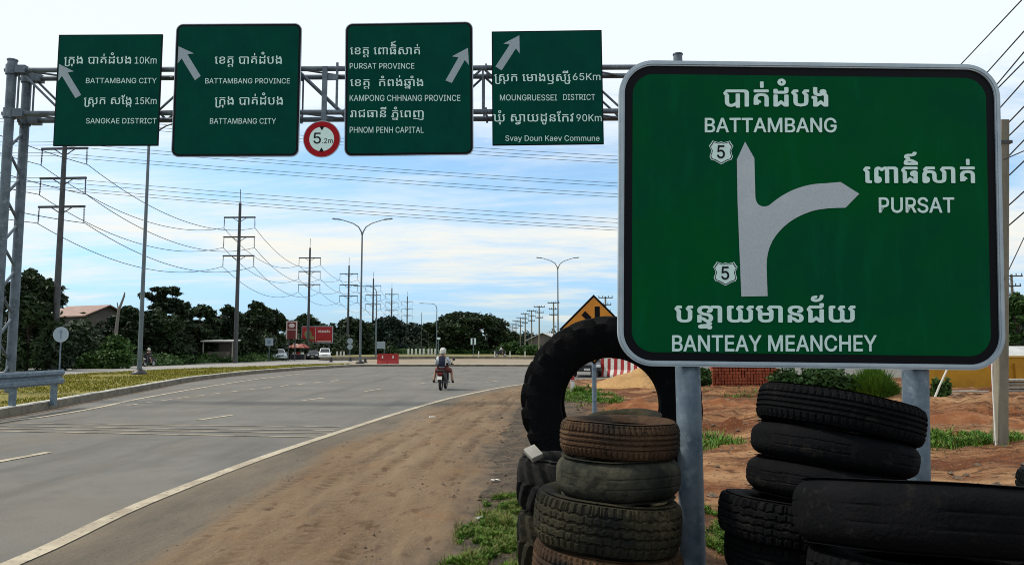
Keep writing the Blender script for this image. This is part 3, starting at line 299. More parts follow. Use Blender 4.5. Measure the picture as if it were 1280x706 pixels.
0:648:324,-10 -39,3 -36,8 -33,14 -30,19 -27,25 -23,29 -20,34 -17,40 -13,44 -9,48 -6,52 -2,57 2,57 6,53 9,48 14,44 16,39 21,35 23,29 27,25 30,19 33,14 35,9 39,2 39,-2 36,-9 33,-14 30,-19 27,-25 23,-29 20,-35 17,-39 13,-44 10,-48 5,-53 2,-57 -2,-57 -5,-52 -10,-48 -13,-44 -16,-40 -20,-34 -24,-29 -26,-25 -30,-19 -33,-14 -37,-8;324,71 26,2 23,7 22,11 20,15 17,19 15,23 13,27 11,31 8,34 6,38 4,41 1,44 -1,45 -4,42 -6,38 -8,34 -11,31 -13,27 -15,23 -17,19 -20,15 -22,11 -23,7 -26,2 -25,-2 -24,-7 -22,-11 -19,-15 -18,-19 -15,-23 -13,-27 -11,-31 -8,-34 -6,-38 -4,-42 -1,-45 1,-44 4,-41 6,-38 8,-34 11,-31 13,-27 15,-23 18,-19 19,-15 22,-11 24,-7
1:648:110,0 0,78 450,0 0,-78;396,728 0,-728 -91,0 0,642 -5,0 -176,-131 0,100 158,117
2:648:92,0 0,67 242,262 19,21 18,20 16,19 14,17 13,17 11,16 9,15 8,15 6,16 4,15 3,17 1,16 -2,19 -3,17 -6,16 -7,14 -10,13 -12,12 -13,10 -14,8 -16,6 -17,5 -18,3 -19,1 -20,-1 -19,-3 -17,-6 -16,-7 -15,-9 -12,-11 -11,-13 -9,-14 -8,-16 -5,-18 -3,-18 -1,-20 -89,0 2,31 6,30 9,27 13,25 16,23 19,21 22,17 24,15 27,12 28,9 30,5 31,1 32,-1 30,-5 27,-9 26,-12 24,-15 21,-17 18,-19 16,-22 12,-23 9,-25 6,-27 1,-28 0,-19 -3,-20 -5,-19 -6,-19 -8,-19 -11,-21 -14,-21 -17,-23 -19,-25 -23,-28 -27,-30 -31,-33 -159,-170 0,-5 336,0 0,-82
5:648:315,-10 -31,2 -29,5 -28,7 -26,11 -24,14 -22,16 -19,19 -16,20 -14,23 -10,24 -6,26 -3,27 90,0 2,-16 5,-15 6,-14 9,-13 10,-12 12,-11 13,-9 14,-8 16,-6 16,-5 18,-2 17,-1 22,1 20,4 19,6 18,9 16,12 14,13 13,15 11,17 8,19 6,20 4,21 1,22 -1,23 -4,21 -6,21 -9,19 -11,18 -13,15 -15,14 -17,11 -18,10 -20,6 -21,4 -22,2 -17,-1 -17,-2 -18,-4 -17,-4 -16,-6 -15,-6 -13,-8 -12,-8 -87,11 43,361 383,0 0,-82 -305,0 -25,-212 4,0 12,8 14,9 15,7 16,6 17,5 18,4 18,2 19,1 24,-1 24,-3 22,-6 22,-8 20,-10 19,-12 18,-13 16,-16 15,-17 13,-19 11,-20 10,-21 7,-23 6,-24 3,-25 1,-26 -2,-34 -6,-32 -10,-30 -13,-28 -18,-26 -20,-23 -23,-20 -26,-17 -28,-14 -30,-10 -32,-6
6:648:324,-10 -33,2 -30,6 -29,10 -27,13 -25,17 -22,20 -19,22 -16,26 -13,28 -10,31 -5,32 -2,34 1,26 4,27 7,28 10,29 14,30 18,35 22,37 27,42 165,243 100,0 -243,-355 -9,0 5,10 7,9 8,9 9,9 9,8 11,7 11,6 12,6 13,4 14,3 14,2 14,1 32,-2 30,-5 28,-9 25,-12 24,-15 20,-18 18,-21 15,-23 12,-27 8,-28 5,-31 2,-32 -2,-33 -5,-31 -10,-29 -13,-27 -16,-25 -19,-23 -22,-19 -25,-16 -27,-14 -29,-9 -30,-6;324,70 21,1 19,4 18,6 16,9 15,11 14,13 11,14 10,17 8,17 6,20 4,20 1,22 -1,22 -4,21 -6,19 -8,18 -10,16 -11,15 -14,12 -15,11 -16,8 -18,7 -19,3 -21,1 -20,-1 -19,-3 -18,-6 -17,-9 -16,-10 -13,-13 -12,-14 -10,-16 -8,-18 -6,-19 -3,-21 -1,-21 1,-22 3,-21 6,-20 8,-18 10,-17 12,-14 13,-13 16,-11 17,-9 18,-6 19,-4
9:648:324,737 32,-2 31,-5 29,-10 27,-13 25,-17 22,-20 19,-23 16,-26 13,-28 10,-30 5,-32 2,-34 -1,-27 -4,-27 -7,-27 -10,-29 -14,-31 -18,-34 -22,-38 -27,-41 -165,-243 -100,0 243,355 9,0 -5,-10 -7,-10 -8,-9 -9,-8 -9,-8 -11,-8 -11,-6 -13,-5 -12,-5 -14,-3 -14,-2 -14,0 -32,1 -30,6 -28,8 -25,12 -24,16 -20,18 -18,20 -15,24 -12,26 -8,28 -6,31 -1,33 2,33 5,31 10,29 13,27 16,25 19,22 22,20 25,16 27,13 29,10 30,5;324,658 -20,-2 -19,-3 -18,-7 -17,-8 -15,-11 -14,-13 -12,-15 -10,-16 -8,-18 -5,-19 -4,-20 -1,-22 1,-22 4,-21 5,-19 8,-18 10,-17 12,-14 14,-13 15,-10 17,-9 18,-6 19,-4 20,-1 20,1 19,4 18,6 17,8 16,11 13,12 12,15 10,16 8,18 6,19 3,20 1,22 -1,22 -3,21 -6,19 -8,19 -10,16 -12,15 -13,13 -16,11 -16,8 -18,7 -20,3
A:690:25,0 265,728 107,0 268,-728 -98,0 -154,432 -8,21 -8,24 -8,26 -9,28 -10,32 -11,37 -12,40 -13,44 18,0 -13,-45 -12,-40 -11,-37 -10,-32 -9,-29 -9,-26 -7,-23 -7,-20 -150,-432;158,203 0,81 374,0 0,-81
B:654:88,0 0,728 258,0 36,-2 33,-5 30,-8 26,-12 24,-14 20,-16 16,-19 14,-20 11,-23 7,-23 5,-25 1,-26 -1,-23 -3,-20 -5,-18 -7,-17 -9,-14 -10,-13 -12,-11 -13,-10 -14,-9 -14,-7 -15,-6 -16,-5 0,-7 17,-2 17,-5 17,-7 17,-9 17,-12 14,-14 14,-17 12,-18 10,-21 7,-23 4,-26 2,-27 -2,-27 -5,-25 -7,-24 -11,-23 -15,-21 -18,-18 -21,-16 -25,-14 -29,-12 -33,-8 -37,-4 -41,-2;181,82 171,0 39,2 33,6 27,10 21,15 16,17 11,19 7,21 2,23 -1,18 -3,17 -6,16 -8,16 -10,15 -13,13 -14,11 -16,11 -18,8 -19,5 -21,4 -23,1 -175,0;181,408 160,0 19,1 18,3 17,5 17,7 15,8 13,10 12,12 10,13 8,15 6,15 3,18 1,18 -2,22 -6,21 -10,20 -14,17 -19,14 -24,10 -28,6 -33,3 -163,0
C:730:382,-10 -45,3 -43,9 -40,14 -38,19 -34,25 -31,30 -27,35 -23,39 -18,44 -13,48 -8,52 -2,55 2,56 8,52 13,48 18,44 23,39 27,35 31,30 34,25 38,20 40,14 43,8 45,3 28,-1 26,-3 26,-5 25,-7 23,-9 23,-11 22,-12 20,-15 18,-16 18,-18 15,-20 14,-21 12,-23 10,-24 8,-26 6,-27 -93,0 -5,18 -6,17 -7,16 -9,14 -10,14 -10,13 -12,11 -14,10 -13,9 -15,8 -15,7 -16,6 -17,4 -17,3 -17,2 -18,0 -32,-2 -30,-6 -29,-10 -27,-15 -25,-18 -22,-23 -20,-26 -16,-30 -14,-34 -9,-38 -6,-41 -2,-45 2,-44 6,-41 9,-38 14,-34 17,-30 19,-26 23,-22 25,-19 27,-14 28,-11 31,-6 31,-2 18,1 17,2 17,3 17,4 16,6 15,7 15,7 13,9 14,11 12,11 10,13 10,13 9,15 7,16 6,17 5,18 93,0 -6,-27 -8,-26 -10,-24 -12,-23 -13,-21 -16,-19 -17,-18 -19,-17 -20,-14 -21,-13 -23,-11 -24,-9 -25,-8 -26,-5 -26,-3
D:722:315,0 -176,0 0,82 170,0 43,2 38,7 35,10 31,15 28,19 23,22 20,26 16,30 13,34 9,36 5,40 2,42 -2,42 -5,39 -9,36 -12,33 -16,30 -20,26 -23,22 -26,19 -30,15 -34,10 -37,6 -40,3 -183,0 0,82 189,0 52,-3 47,-8 43,-14 40,-19 36,-24 31,-29 26,-33 23,-39 17,-42 13,-47 8,-50 2,-55 -2,-55 -8,-51 -13,-46 -17,-43 -23,-39 -27,-34 -32,-29 -37,-24 -40,-19 -46,-14 -49,-8;181,728 0,-728 -93,0 0,728
E:601:88,0 0,728 443,0 0,-82 -350,0 0,-238 326,0 0,-82 -326,0 0,-244 355,0 0,-82
F:590:88,0 0,728 440,0 0,-82 -347,0 0,-250 314,0 0,-82 -314,0 0,-314
G:746:385,-10 -47,3 -44,9 -41,14 -38,20 -35,25 -30,30 -27,34 -22,40 -18,44 -13,47 -8,52 -2,55 2,56 8,52 13,48 18,44 22,39 26,35 31,30 34,25 37,20 40,14 43,8 45,3 29,-1 27,-3 27,-5 25,-8 24,-9 23,-12 22,-13 21,-15 19,-16 17,-18 15,-20 14,-21 12,-22 10,-24 8,-25 6,-25 -95,0 -7,17 -7,16 -7,15 -9,14 -10,14 -11,12 -11,12 -12,10 -14,10 -14,8 -15,7 -15,6 -17,4 -17,4 -18,2 -19,0 -31,-2 -30,-6 -28,-10 -27,-15 -25,-18 -22,-22 -20,-27 -16,-30 -14,-34 -9,-37 -6,-42 -2,-45 2,-44 6,-41 9,-38 14,-33 17,-31 19,-26 23,-22 25,-19 28,-14 29,-11 31,-6 32,-2 30,2 28,5 26,8 25,11 22,15 19,17 17,20 15,23 11,25 8,27 5,29 2,32 28,-5 -217,0 0,81 280,0 0,-80 -3,-44 -7,-40 -12,-38 -17,-35 -21,-31 -25,-28 -28,-23 -32,-20 -34,-16 -38,-12 -40,-6
H:743:88,0 0,728 93,0 0,-315 381,0 0,315 93,0 0,-728 -93,0 0,331 -381,0 0,-331
I:441:45,0 0,82 129,0 0,564 -129,0 0,82 351,0 0,-82 -129,0 0,-564 129,0 0,-82
K:672:151,208 0,99 13,17 12,17 13,16 12,16 12,15 13,15 13,16 12,15 13,14 14,15 13,15 14,15 217,235 122,0 -311,-333 -5,0;88,0 0,728 93,0 0,-249 -2,-157 2,-46 0,-276;534,0 -263,370 58,72 315,-442
L:565:88,0 0,728 93,0 0,-646 337,0 0,-82
M:903:88,0 0,728 132,0 179,-459 4,-12 5,-14 5,-15 4,-12 5,-13 4,-13 4,-14 5,-14 4,-14 5,-15 4,-14 4,-13 4,-14 3,-12 3,-13 -20,0 3,12 4,12 4,13 4,13 4,14 5,14 4,14 4,15 5,14 4,13 5,13 4,13 5,16 5,14 4,12 177,459 132,0 0,-728 -91,0 0,416 0,15 0,17 0,19 1,14 0,15 0,16 0,15 1,16 0,16 0,17 1,16 0,16 0,16 1,16 0,15 8,0 -5,-17 -6,-17 -5,-17 -6,-17 -6,-18 -5,-17 -6,-16 -5,-17 -6,-16 -5,-15 -5,-14 -5,-14 -5,-13 -4,-12 -4,-10 -4,-9 -162,-416 -81,0 -165,416 -5,12 -5,14 -6,17 -5,13 -5,14 -5,15 -5,16 -6,16 -5,17 -6,17 -6,17 -6,18 -6,18 -6,17 -6,18 9,0 0,-14 1,-14 0,-15 1,-16 0,-16 0,-16 1,-16 0,-16 0,-16 0,-16 1,-15 0,-16 0,-19 0,-18 0,-16 0,-416
N:753:88,0 0,728 109,0 296,-466 6,-9 7,-11 7,-13 8,-13 9,-15 9,-15 9,-17 9,-17 10,-18 9,-19 10,-19 9,-20 -13,0 -2,20 -2,21 -1,20 -1,19 -1,19 -1,18 0,17 -1,17 0,20 0,18 0,16 0,447 93,0 0,-728 -111,0 -263,414 -10,15 -9,14 -9,15 -9,15 -9,16 -10,18 -11,18 -12,21 -12,22 -14,24 -15,27 -17,30 17,0 2,-27 1,-25 1,-25 1,-23 1,-22 1,-21 0,-19 1,-18 1,-21 0,-18 0,-15 0,-415
O:765:383,-10 -46,3 -42,9 -41,14 -37,19 -35,25 -31,30 -27,35 -22,39 -19,44 -13,48 -8,52 -2,55 2,56 8,52 13,48 19,44 22,39 27,35 31,30 35,25 37,20 41,14 42,8 46,3 45,-3 43,-8 40,-14 38,-20 34,-25 31,-30 27,-35 22,-39 19,-44 13,-48 7,-52 3,-56 -3,-55 -7,-52 -13,-48 -19,-44 -22,-39 -27,-35 -31,-30 -34,-25 -38,-19 -40,-14 -43,-9;383,76 32,2 30,6 28,11 27,14 25,19 22,22 20,26 17,30 13,34 10,38 6,41 2,44 -2,45 -6,42 -10,37 -13,34 -17,30 -20,27 -22,22 -25,18 -27,15 -28,10 -30,6 -32,2 -32,-2 -30,-6 -29,-10 -27,-15 -25,-18 -23,-23 -19,-26 -17,-30 -14,-34 -9,-38 -6,-41 -2,-45 2,-44 6,-41 9,-38 14,-33 17,-31 19,-26 23,-22 25,-19 27,-14 29,-11 30,-6
P:639:88,0 0,728 249,0 41,-2 36,-6 33,-10 30,-13 26,-17 22,-20 18,-22 15,-25 12,-27 8,-28 5,-30 2,-32 -2,-32 -5,-30 -8,-28 -12,-28 -15,-25 -18,-22 -22,-20 -26,-17 -29,-13 -33,-10 -37,-6 -41,-2 -176,0 0,82 172,0 27,1 25,4 22,6 19,9 16,10 14,13 12,14 9,17 7,17 5,19 3,20 1,21 -1,21 -3,20 -5,18 -7,18 -9,16 -12,14 -14,13 -16,10 -20,9 -22,6 -24,4 -28,1 -151,0 0,-646
R:644:88,0 0,728 249,0 41,-2 36,-6 33,-9 30,-13 26,-15 22,-19 18,-21 15,-24 12,-27 8,-28 5,-29 2,-32 -2,-32 -5,-29 -8,-28 -12,-26 -15,-23 -18,-21 -22,-18 -26,-16 -29,-12 -33,-9 -37,-5 -41,-2 -197,0 0,83 193,0 27,1 25,3 22,5 19,8 16,9 14,11 11,13 10,14 7,17 5,17 3,19 1,21 -1,21 -3,20 -5,18 -7,16 -10,15 -11,14 -14,11 -17,10 -19,8 -22,6 -24,3 -28,1 -151,0 0,-646;506,0 -176,328 105,0 178,-328
S:642:321,-13 -38,2 -36,5 -32,8 -31,11 -27,14 -24,16 -21,19 -18,22 -15,24 -11,25 -7,28 -4,29 95,0 3,-19 6,-18 8,-16 11,-14 12,-13 15,-10 16,-9 18,-8 19,-5 20,-4 20,-3 21,-1 24,1 23,3 21,5 20,7 19,9 17,11 14,12 13,14 10,15 7,16 4,18 2,19 -2,16 -3,16 -6,13 -9,12 -11,10 -12,10 -14,8 -16,8 -16,7 -18,6 -18,6 -19,6 -88,25 -42,14 -36,16 -32,19 -27,22 -21,25 -16,28 -9,31 -3,35 2,30 6,27 11,26 14,24 18,22 21,19 24,17 27,14 29,11 31,8 33,5 34,1 35,-1 33,-5 30,-8 29,-11 26,-14 23,-16 21,-18 17,-21 14,-23 11,-24 6,-25 3,-27 -91,0 -5,25 -10,22 -16,19 -19,16 -24,13 -26,9 -29,5 -31,2 -23,-1 -21,-3 -20,-4 -18,-7 -17,-8 -14,-10 -13,-11 -11,-13 -9,-14 -6,-15 -3,-15 -2,-17 2,-18 4,-16 8,-15 10,-12 13,-11 13,-10 15,-8 15,-7 16,-6 15,-6 15,-5 13,-4 73,-20 15,-4 16,-5 16,-6 18,-6 17,-7 17,-9 17,-10 16,-10 16,-13 14,-13 12,-15 11,-17 9,-19 7,-20 4,-22 1,-25 -2,-29 -6,-27 -9,-27 -14,-24 -17,-23 -21,-20 -24,-18 -28,-15 -31,-12 -34,-9 -38,-5
T:646:48,646 0,82 550,0 0,-82 -228,0 0,-646 -93,0 0,646
U:744:373,-12 -42,2 -39,7 -36,10 -34,15 -30,18 -27,22 -23,25 -19,27 -15,31 -11,32 -7,34 -2,37 0,480 93,0 0,-473 1,-26 4,-23 8,-23 10,-21 13,-19 15,-18 18,-15 20,-12 23,-11 24,-7 27,-4 29,-2 28,2 27,4 24,7 23,11 20,12 18,15 15,18 13,19 10,21 7,23 4,23 1,26 0,473 93,0 0,-480 -2,-37 -7,-34 -11,-32 -15,-31 -19,-27 -23,-25 -27,-22 -30,-18 -33,-15 -36,-10 -39,-7
V:690:293,0 -268,728 98,0 154,-432 7,-20 8,-23 8,-27 10,-29 10,-33 11,-36 12,-40 13,-44 -18,0 13,45 12,40 11,37 10,32 9,29 9,26 7,23 7,20 150,432 99,0 -265,-728
W:985:224,0 -199,728 95,0 115,-447 5,-18 4,-18 5,-18 4,-18 4,-19 4,-18 4,-19 4,-19 4,-19 4,-19 3,-20 4,-20 -12,0 4,20 4,20 4,19 4,19 4,19 4,19 4,18 4,19 5,18 4,18 5,18 4,18 118,447 105,0 117,-447 5,-18 5,-18 4,-18 4,-18 5,-19 4,-18 4,-19 4,-19 4,-19 4,-19 4,-20 4,-20 -13,0 4,20 4,20 3,19 4,19 4,19 4,19 5,18 4,19 4,18 5,18 4,18 5,18 114,447 96,0 -199,-728 -108,0 -125,461 -6,23 -6,24 -6,25 -6,26 -5,27 -6,30 -5,32 -6,33 20,0 -5,-32 -6,-30 -5,-28 -5,-27 -5,-26 -6,-25 -7,-26 -6,-26 -125,-461
X:682:28,0 284,407 0,-69 -268,390 107,0 105,-155 12,-16 10,-15 9,-14 8,-12 7,-12 7,-12 7,-11 6,-11 6,-12 7,-13 7,-14 8,-15 -16,0 8,15 7,14 7,12 6,12 6,12 7,11 7,12 8,11 8,13 9,14 10,15 12,16 107,155 105,0 -268,-386 0,68 281,-410 -107,0 -127,185 -10,14 -9,14 -8,12 -8,12 -7,10 -6,11 -7,11 -6,11 -6,11 -7,13 -7,13 -7,15 20,0 -8,-14 -7,-13 -6,-12 -7,-12 -6,-10 -6,-11 -7,-11 -7,-11 -8,-12 -9,-13 -9,-14 -10,-14 -129,-185
Y:679:293,0 0,298 -268,430 108,0 144,-235 12,-20 11,-19 10,-19 10,-18 10,-19 9,-21 10,-24 10,-26 -37,0 10,26 10,25 9,21 10,20 10,18 10,18 11,19 11,19 143,235 107,0 -267,-430 0,-298
a:562:230,-13 -25,2 -24,3 -23,6 -22,9 -20,11 -18,13 -16,15 -13,18 -11,20 -8,22 -4,23 -2,26 1,23 4,20 5,18 8,15 11,14 11,13 13,10 15,10 16,7 17,7 17,6 19,5 18,4 19,3 19,3 19,3 24,3 21,3 18,2 17,2 19,3 15,3 12,5 8,7 5,10 1,12 0,3 0,16 -3,15 -4,14 -5,13 -7,11 -9,9 -10,9 -12,7 -14,5 -15,4 -17,3 -18,1 -19,-1 -17,-2 -16,-4 -15,-6 -13,-6 -12,-7 -11,-8 -9,-9 -8,-9 -7,-10 -6,-9 -5,-9 -84,27 11,24 13,21 15,18 17,15 18,13 20,11 20,9 21,7 21,5 22,4 21,2 21,1 14,-1 15,-1 16,-2 17,-3 17,-4 17,-6 17,-7 16,-9 16,-11 14,-13 13,-16 11,-18 9,-21 7,-24 4,-27 1,-30 0,-360 -86,0 0,74 -6,0 -5,-9 -7,-10 -8,-10 -10,-10 -11,-10 -12,-9 -14,-8 -16,-7 -17,-6 -19,-4 -21,-3;245,65 24,1 21,4 20,6 18,8 15,10 14,12 12,13 10,15 8,15 5,16 3,16 1,16 0,76 -5,-4 -7,-4 -11,-4 -13,-3 -13,-3 -15,-3 -16,-2 -14,-2 -15,-2 -14,-2 -11,-1 -10,-1 -15,-3 -15,-3 -15,-3 -14,-5 -13,-5 -12,-6 -10,-8 -9,-9 -7,-10 -6,-11 -3,-13 -1,-15 1,-14 3,-12 5,-11 6,-10 8,-9 9,-8 11,-7 12,-5 13,-5 14,-3 15,-1
e:583:307,-12 -39,2 -35,7 -33,11 -30,15 -27,20 -24,23 -20,26 -17,30 -14,32 -9,36 -6,38 -2,41 2,40 5,39 10,35 13,34 17,30 20,27 23,23 26,20 29,15 31,12 33,6 36,3 22,-1 22,-3 21,-4 21,-7 21,-8 19,-10 19,-13 18,-15 16,-17 15,-20 13,-22 11,-25 9,-28 6,-30 4,-34 1,-36 0,-37 -424,0 0,74 377,0 -41,-27 -1,26 -3,25 -6,23 -7,21 -9,20 -12,18 -14,15 -15,13 -18,10 -19,8 -22,4 -24,2 -23,-2 -22,-4 -21,-8 -18,-11 -17,-13 -14,-14 -12,-17 -11,-19 -8,-19 -6,-21 -3,-21 -1,-22 0,-49 1,-29 4,-27 6,-25 10,-22 11,-20 14,-17 16,-15 17,-12 20,-9 21,-7 23,-4 24,-2 16,1 15,2 14,3 14,4 12,5 12,6 11,8 10,9 9,10 8,11 7,12 5,13 85,-23 -7,-20 -10,-19 -12,-17 -14,-16 -16,-15 -17,-13 -20,-11 -22,-10 -23,-8 -24,-5 -26,-4
m:876:77,0 0,546 86,0 0,-122 -7,0 7,21 8,19 9,18 12,15 12,14 14,12 15,10 15,8 17,6 16,5 18,3 17,1 28,-3 26,-6 23,-12 19,-16 17,-20 14,-22 10,-26 7,-28 -12,0 6,20 8,18 10,17 12,16 14,14 15,12 16,11 18,9 18,7 20,5 21,3 21,1 23,-2 22,-3 21,-7 20,-9 19,-11 16,-15 15,-16 13,-20 10,-22 7,-25 4,-27 2,-31 0,-368 -88,0 0,366 -2,27 -6,23 -11,19 -14,15 -18,11 -18,8 -20,5 -21,2 -18,-1 -17,-3 -15,-5 -14,-7 -12,-8 -11,-10 -10,-11 -8,-13 -6,-14 -4,-15 -3,-16 -1,-17 0,-356 -88,0 0,375 -2,21 -6,20 -9,17 -13,15 -16,12 -19,9 -20,5 -22,2 -16,-1 -15,-3 -14,-5 -15,-6 -13,-9 -12,-10 -11,-12 -9,-13 -7,-16 -6,-17 -3,-19 -1,-21 0,-344
n:591:165,327 0,-327 -88,0 0,546 85,0 0,-132 -12,0 14,35 16,29 19,24 22,19 24,14 26,10 28,6 30,2 27,-2 25,-4 23,-7 22,-10 19,-13 18,-15 15,-19 12,-21 11,-25 7,-27 4,-30 2,-33 0,-347 -88,0 0,339 -2,30 -6,27 -11,22 -14,20 -18,16 -21,11 -24,6 -27,3 -19,-1 -18,-4 -17,-5 -17,-7 -14,-10 -14,-11 -11,-14 -10,-15 -8,-18 -5,-19 -4,-20
o:600:299,-12 -36,2 -33,7 -32,11 -29,15 -26,20 -24,23 -20,26 -17,30 -14,33 -9,36 -6,38 -2,41 2,41 6,39 9,35 14,34 17,30 20,26 24,23 26,20 29,15 32,11 33,7 36,2 37,-2 33,-7 32,-11 29,-15 27,-20 23,-23 20,-26 18,-30 13,-34 10,-35 6,-39 2,-41 -2,-41 -6,-38 -10,-36 -13,-33 -18,-30 -20,-26 -23,-23 -27,-20 -29,-15 -32,-11 -33,-7;299,67 27,2 24,5 21,9 19,12 17,15 14,18 12,20 10,22 7,23 6,25 3,25 1,27 -1,26 -3,26 -6,25 -7,23 -10,23 -12,19 -14,18 -17,16 -19,12 -21,9 -24,5 -27,2 -26,-2 -23,-5 -22,-9 -19,-12 -16,-16 -14,-17 -12,-20 -10,-22 -7,-24 -6,-25 -3,-26 -1,-26 1,-27 3,-25 6,-25 7,-23 10,-22 12,-20 14,-18 16,-15 19,-12 22,-9 23,-5
u:591:262,-7 -27,2 -25,4 -23,7 -22,10 -19,13 -18,15 -15,19 -13,21 -10,25 -7,27 -4,30 -2,33 0,347 88,0 0,-339 2,-30 6,-27 11,-23 14,-19 18,-16 21,-11 25,-7 27,-2 19,1 18,4 17,5 16,7 14,10 13,11 12,14 10,15 8,18 5,19 4,20 1,23 0,327 88,0 0,-546 -85,0 0,132 12,0 -14,-35 -17,-30 -19,-24 -22,-19 -24,-13 -26,-10 -28,-6
v:562:235,0 -209,546 97,0 116,-324 9,-25 8,-25 7,-25 7,-25 7,-25 7,-24 6,-24 7,-24 -32,0 7,24 7,24 7,24 6,25 7,25 7,25 9,25 8,25 116,324 97,0 -209,-546
y:562:68,-198 23,76 9,-2 17,-3 17,-2 15,1 11,3 10,4 9,7 9,8 9,11 8,13 7,15 7,19 16,45 -209,549 97,0 116,-324 9,-25 8,-25 7,-25 7,-25 6,-25 7,-24 7,-24 7,-24 -32,0 7,24 7,24 6,24 7,25 7,25 7,25 8,25 9,25 117,324 96,0 -240,-628 -9,-20 -9,-19 -11,-17 -11,-15 -12,-13 -13,-11 -14,-10 -15,-8 -16,-5 -17,-5 -17,-2 -19,-1 -15,0 -14,2 -12,1 -10,3 -8,2"""
# ------------------------------------------------------------------ lettering: outlines of the letters used (key:advance:contours as x,y steps in 1/1000 em)
GL = {}
for line in GLYPHS.split('\n'):
    if not line: continue
    key, adv, cs = line.split(':', 2); cons = []
    for c in cs.split(';'):
        if not c: continue
        x = y = 0; P = []
        for s_ in c.split(' '):
            a, b = s_.split(','); x += int(a); y += int(b); P.append((x, y))
        cons.append(P)
    GL[key] = (int(adv), cons)
MARKS = '\u17cb\u17c6\u17b7\u17b8\u17cd\u17d0\u17bb\u17bc'
def layout(text):
    """text in visual order -> [(glyph, x, y)], width"""
    out = []; x = 0; base_adv = 635; prev = ''; tall = 0
    i = 0
    while i < len(text):
        c = text[i]
        if c == '\u17d2': c = text[i:i + 2]; i += 1
        elif text[i:i + 2] == '\u1794\u17b6': c = text[i:i + 2]; i += 1
        i += 1
        if c not in GL: x += 300; continue
        adv = GL[c][0]
        if c in MARKS:
            dx = -(base_adv - 635) / 2; dy = 0
            if c == '\u17cd' and prev in '\u17b7': dy = 215
            elif c in '\u17bb\u17bc': dy = -190 if prev.startswith('\u17d2') else 0
            elif prev in ('\u17bb',) : dx = dx
            elif prev in ('\u178a', '\u1784', '\u1787'): dy = 75
            out.append((c, x + dx, dy)); prev = c; continue
        out.append((c, x, 0)); x += adv
        if not c.startswith('\u17d2') and adv > 300: base_adv = adv
        prev = c
    return out, x
def inside_poly(p, P):
    c = False
    for i in range(len(P)):
        a, b = P[i], P[i - 1]
        if (a[1] > p[1]) != (b[1] > p[1]) and p[0] < (b[0] - a[0]) * (p[1] - a[1]) / (b[1] - a[1]) + a[0]: c = not c
    return c
FILLED = {}
def filled(c):
    """triangles of one letter: every outer contour with its own holes"""
    if c in FILLED: return FILLED[c]
    area = lambda P: sum(P[i - 1][0] * P[i][1] - P[i][0] * P[i - 1][1] for i in range(len(P)))
    outs = [P for P in GL[c][1] if area(P) < 0]; holes = [P for P in GL[c][1] if area(P) > 0]; V = []; F = []
    for n_, O in enumerate(outs):
        cu = bpy.data.curves.new('glyph', 'CURVE'); cu.dimensions = '2D'; cu.fill_mode = 'FRONT'
        for P in [O] + [h for h in holes if inside_poly(h[0], O)]:
            sp = cu.splines.new('POLY'); sp.points.add(len(P) - 1); sp.use_cyclic_u = True
            for p, q in zip(sp.points, P): p.co = (q[0] / 100, q[1] / 100, 0, 1)
        o = bpy.data.objects.new('glyph', cu); COL.objects.link(o)
        dg = bpy.context.evaluated_depsgraph_get(); me = bpy.data.meshes.new_from_object(o.evaluated_get(dg))
        off = len(V); V += [(v.co.x * 100, v.co.y * 100, .00012 * n_) for v in me.vertices]; F += [tuple(i + off for i in p.vertices) for p in me.polygons]
        bpy.data.objects.remove(o); bpy.data.curves.remove(cu); bpy.data.meshes.remove(me)
    FILLED[c] = (V, F); return V, F
def glyph_text(text, bold=0.0, cap=None):
    """mesh data (verts, faces) of a line of writing in em/1000 units; bold repeats the letter film slightly shifted"""
    items, w = layout(text); V = []; F = []
    sh = [(0, 0)] if bold <= 0 else [(bold * math.cos(a * .785), bold * .8 * math.sin(a * .785)) for a in range(8)]
    for k, (c, gx, gy) in enumerate(items):
        if not GL[c][1]: continue
        gv, gf = filled(c)
        for n_, (dx, dy) in enumerate(sh):
            off = len(V); V += [(x + gx + dx, y + gy + dy, z + (k % 3) * .0004 + n_ * .00016) for x, y, z in gv]; F += [tuple(i + off for i in f) for f in gf]
    return V, F
class Board:
    """a flat sign plane in the place; pixel() gives where a photo pixel falls on it, in its own x (right), y (up)"""
    def __init__(s, mtx): s.m = mtx; s.inv = mtx.inverted()
    def pixel(s, px, py):
        d = s.inv.to_3x3() @ ray(px, py); o = s.inv @ C0; t = -o.z / d.z; p = o + d * t; return Vector((p.x, p.y))
def write(text, board, x0, x1, ytop, ybase, unit, m, parent, z, bold=0.0, name='lettering'):
    """unit = height in glyph units that spans ytop..ybase (727 capitals, 586 khmer bases); one mesh per word"""
    words = [w_ for w_ in text.split(' ') if w_]; runs = []; lx = hx = None
    full = ''
    for w_ in words:
        k = text.index(w_, len(full)); full_pre = text[:k]; dx = layout(full_pre)[1]; V, F = glyph_text(w_, bold); V = [(x + dx, y, zz) for x, y, zz in V]; runs.append((V, F)); full = text[:k + len(w_)]
    lx = min(v[0] for V, _ in runs for v in V); hx = max(v[0] for V, _ in runs for v in V)
    a = board.pixel(x0, ybase); b = board.pixel(x1, ybase); t = board.pixel(x0, ytop); sx = (b.x - a.x) / (hx - lx); sy = (t.y - a.y) / unit; out = []
    for V, F in runs:
        mb = MB(); mb.add([(a.x + (v[0] - lx) * sx, a.y + (b.y - a.y) * (v[0] - lx) / (hx - lx) + v[1] * sy, z + v[2]) for v in V], F); out.append(mb.build(name, m, parent))
    return out
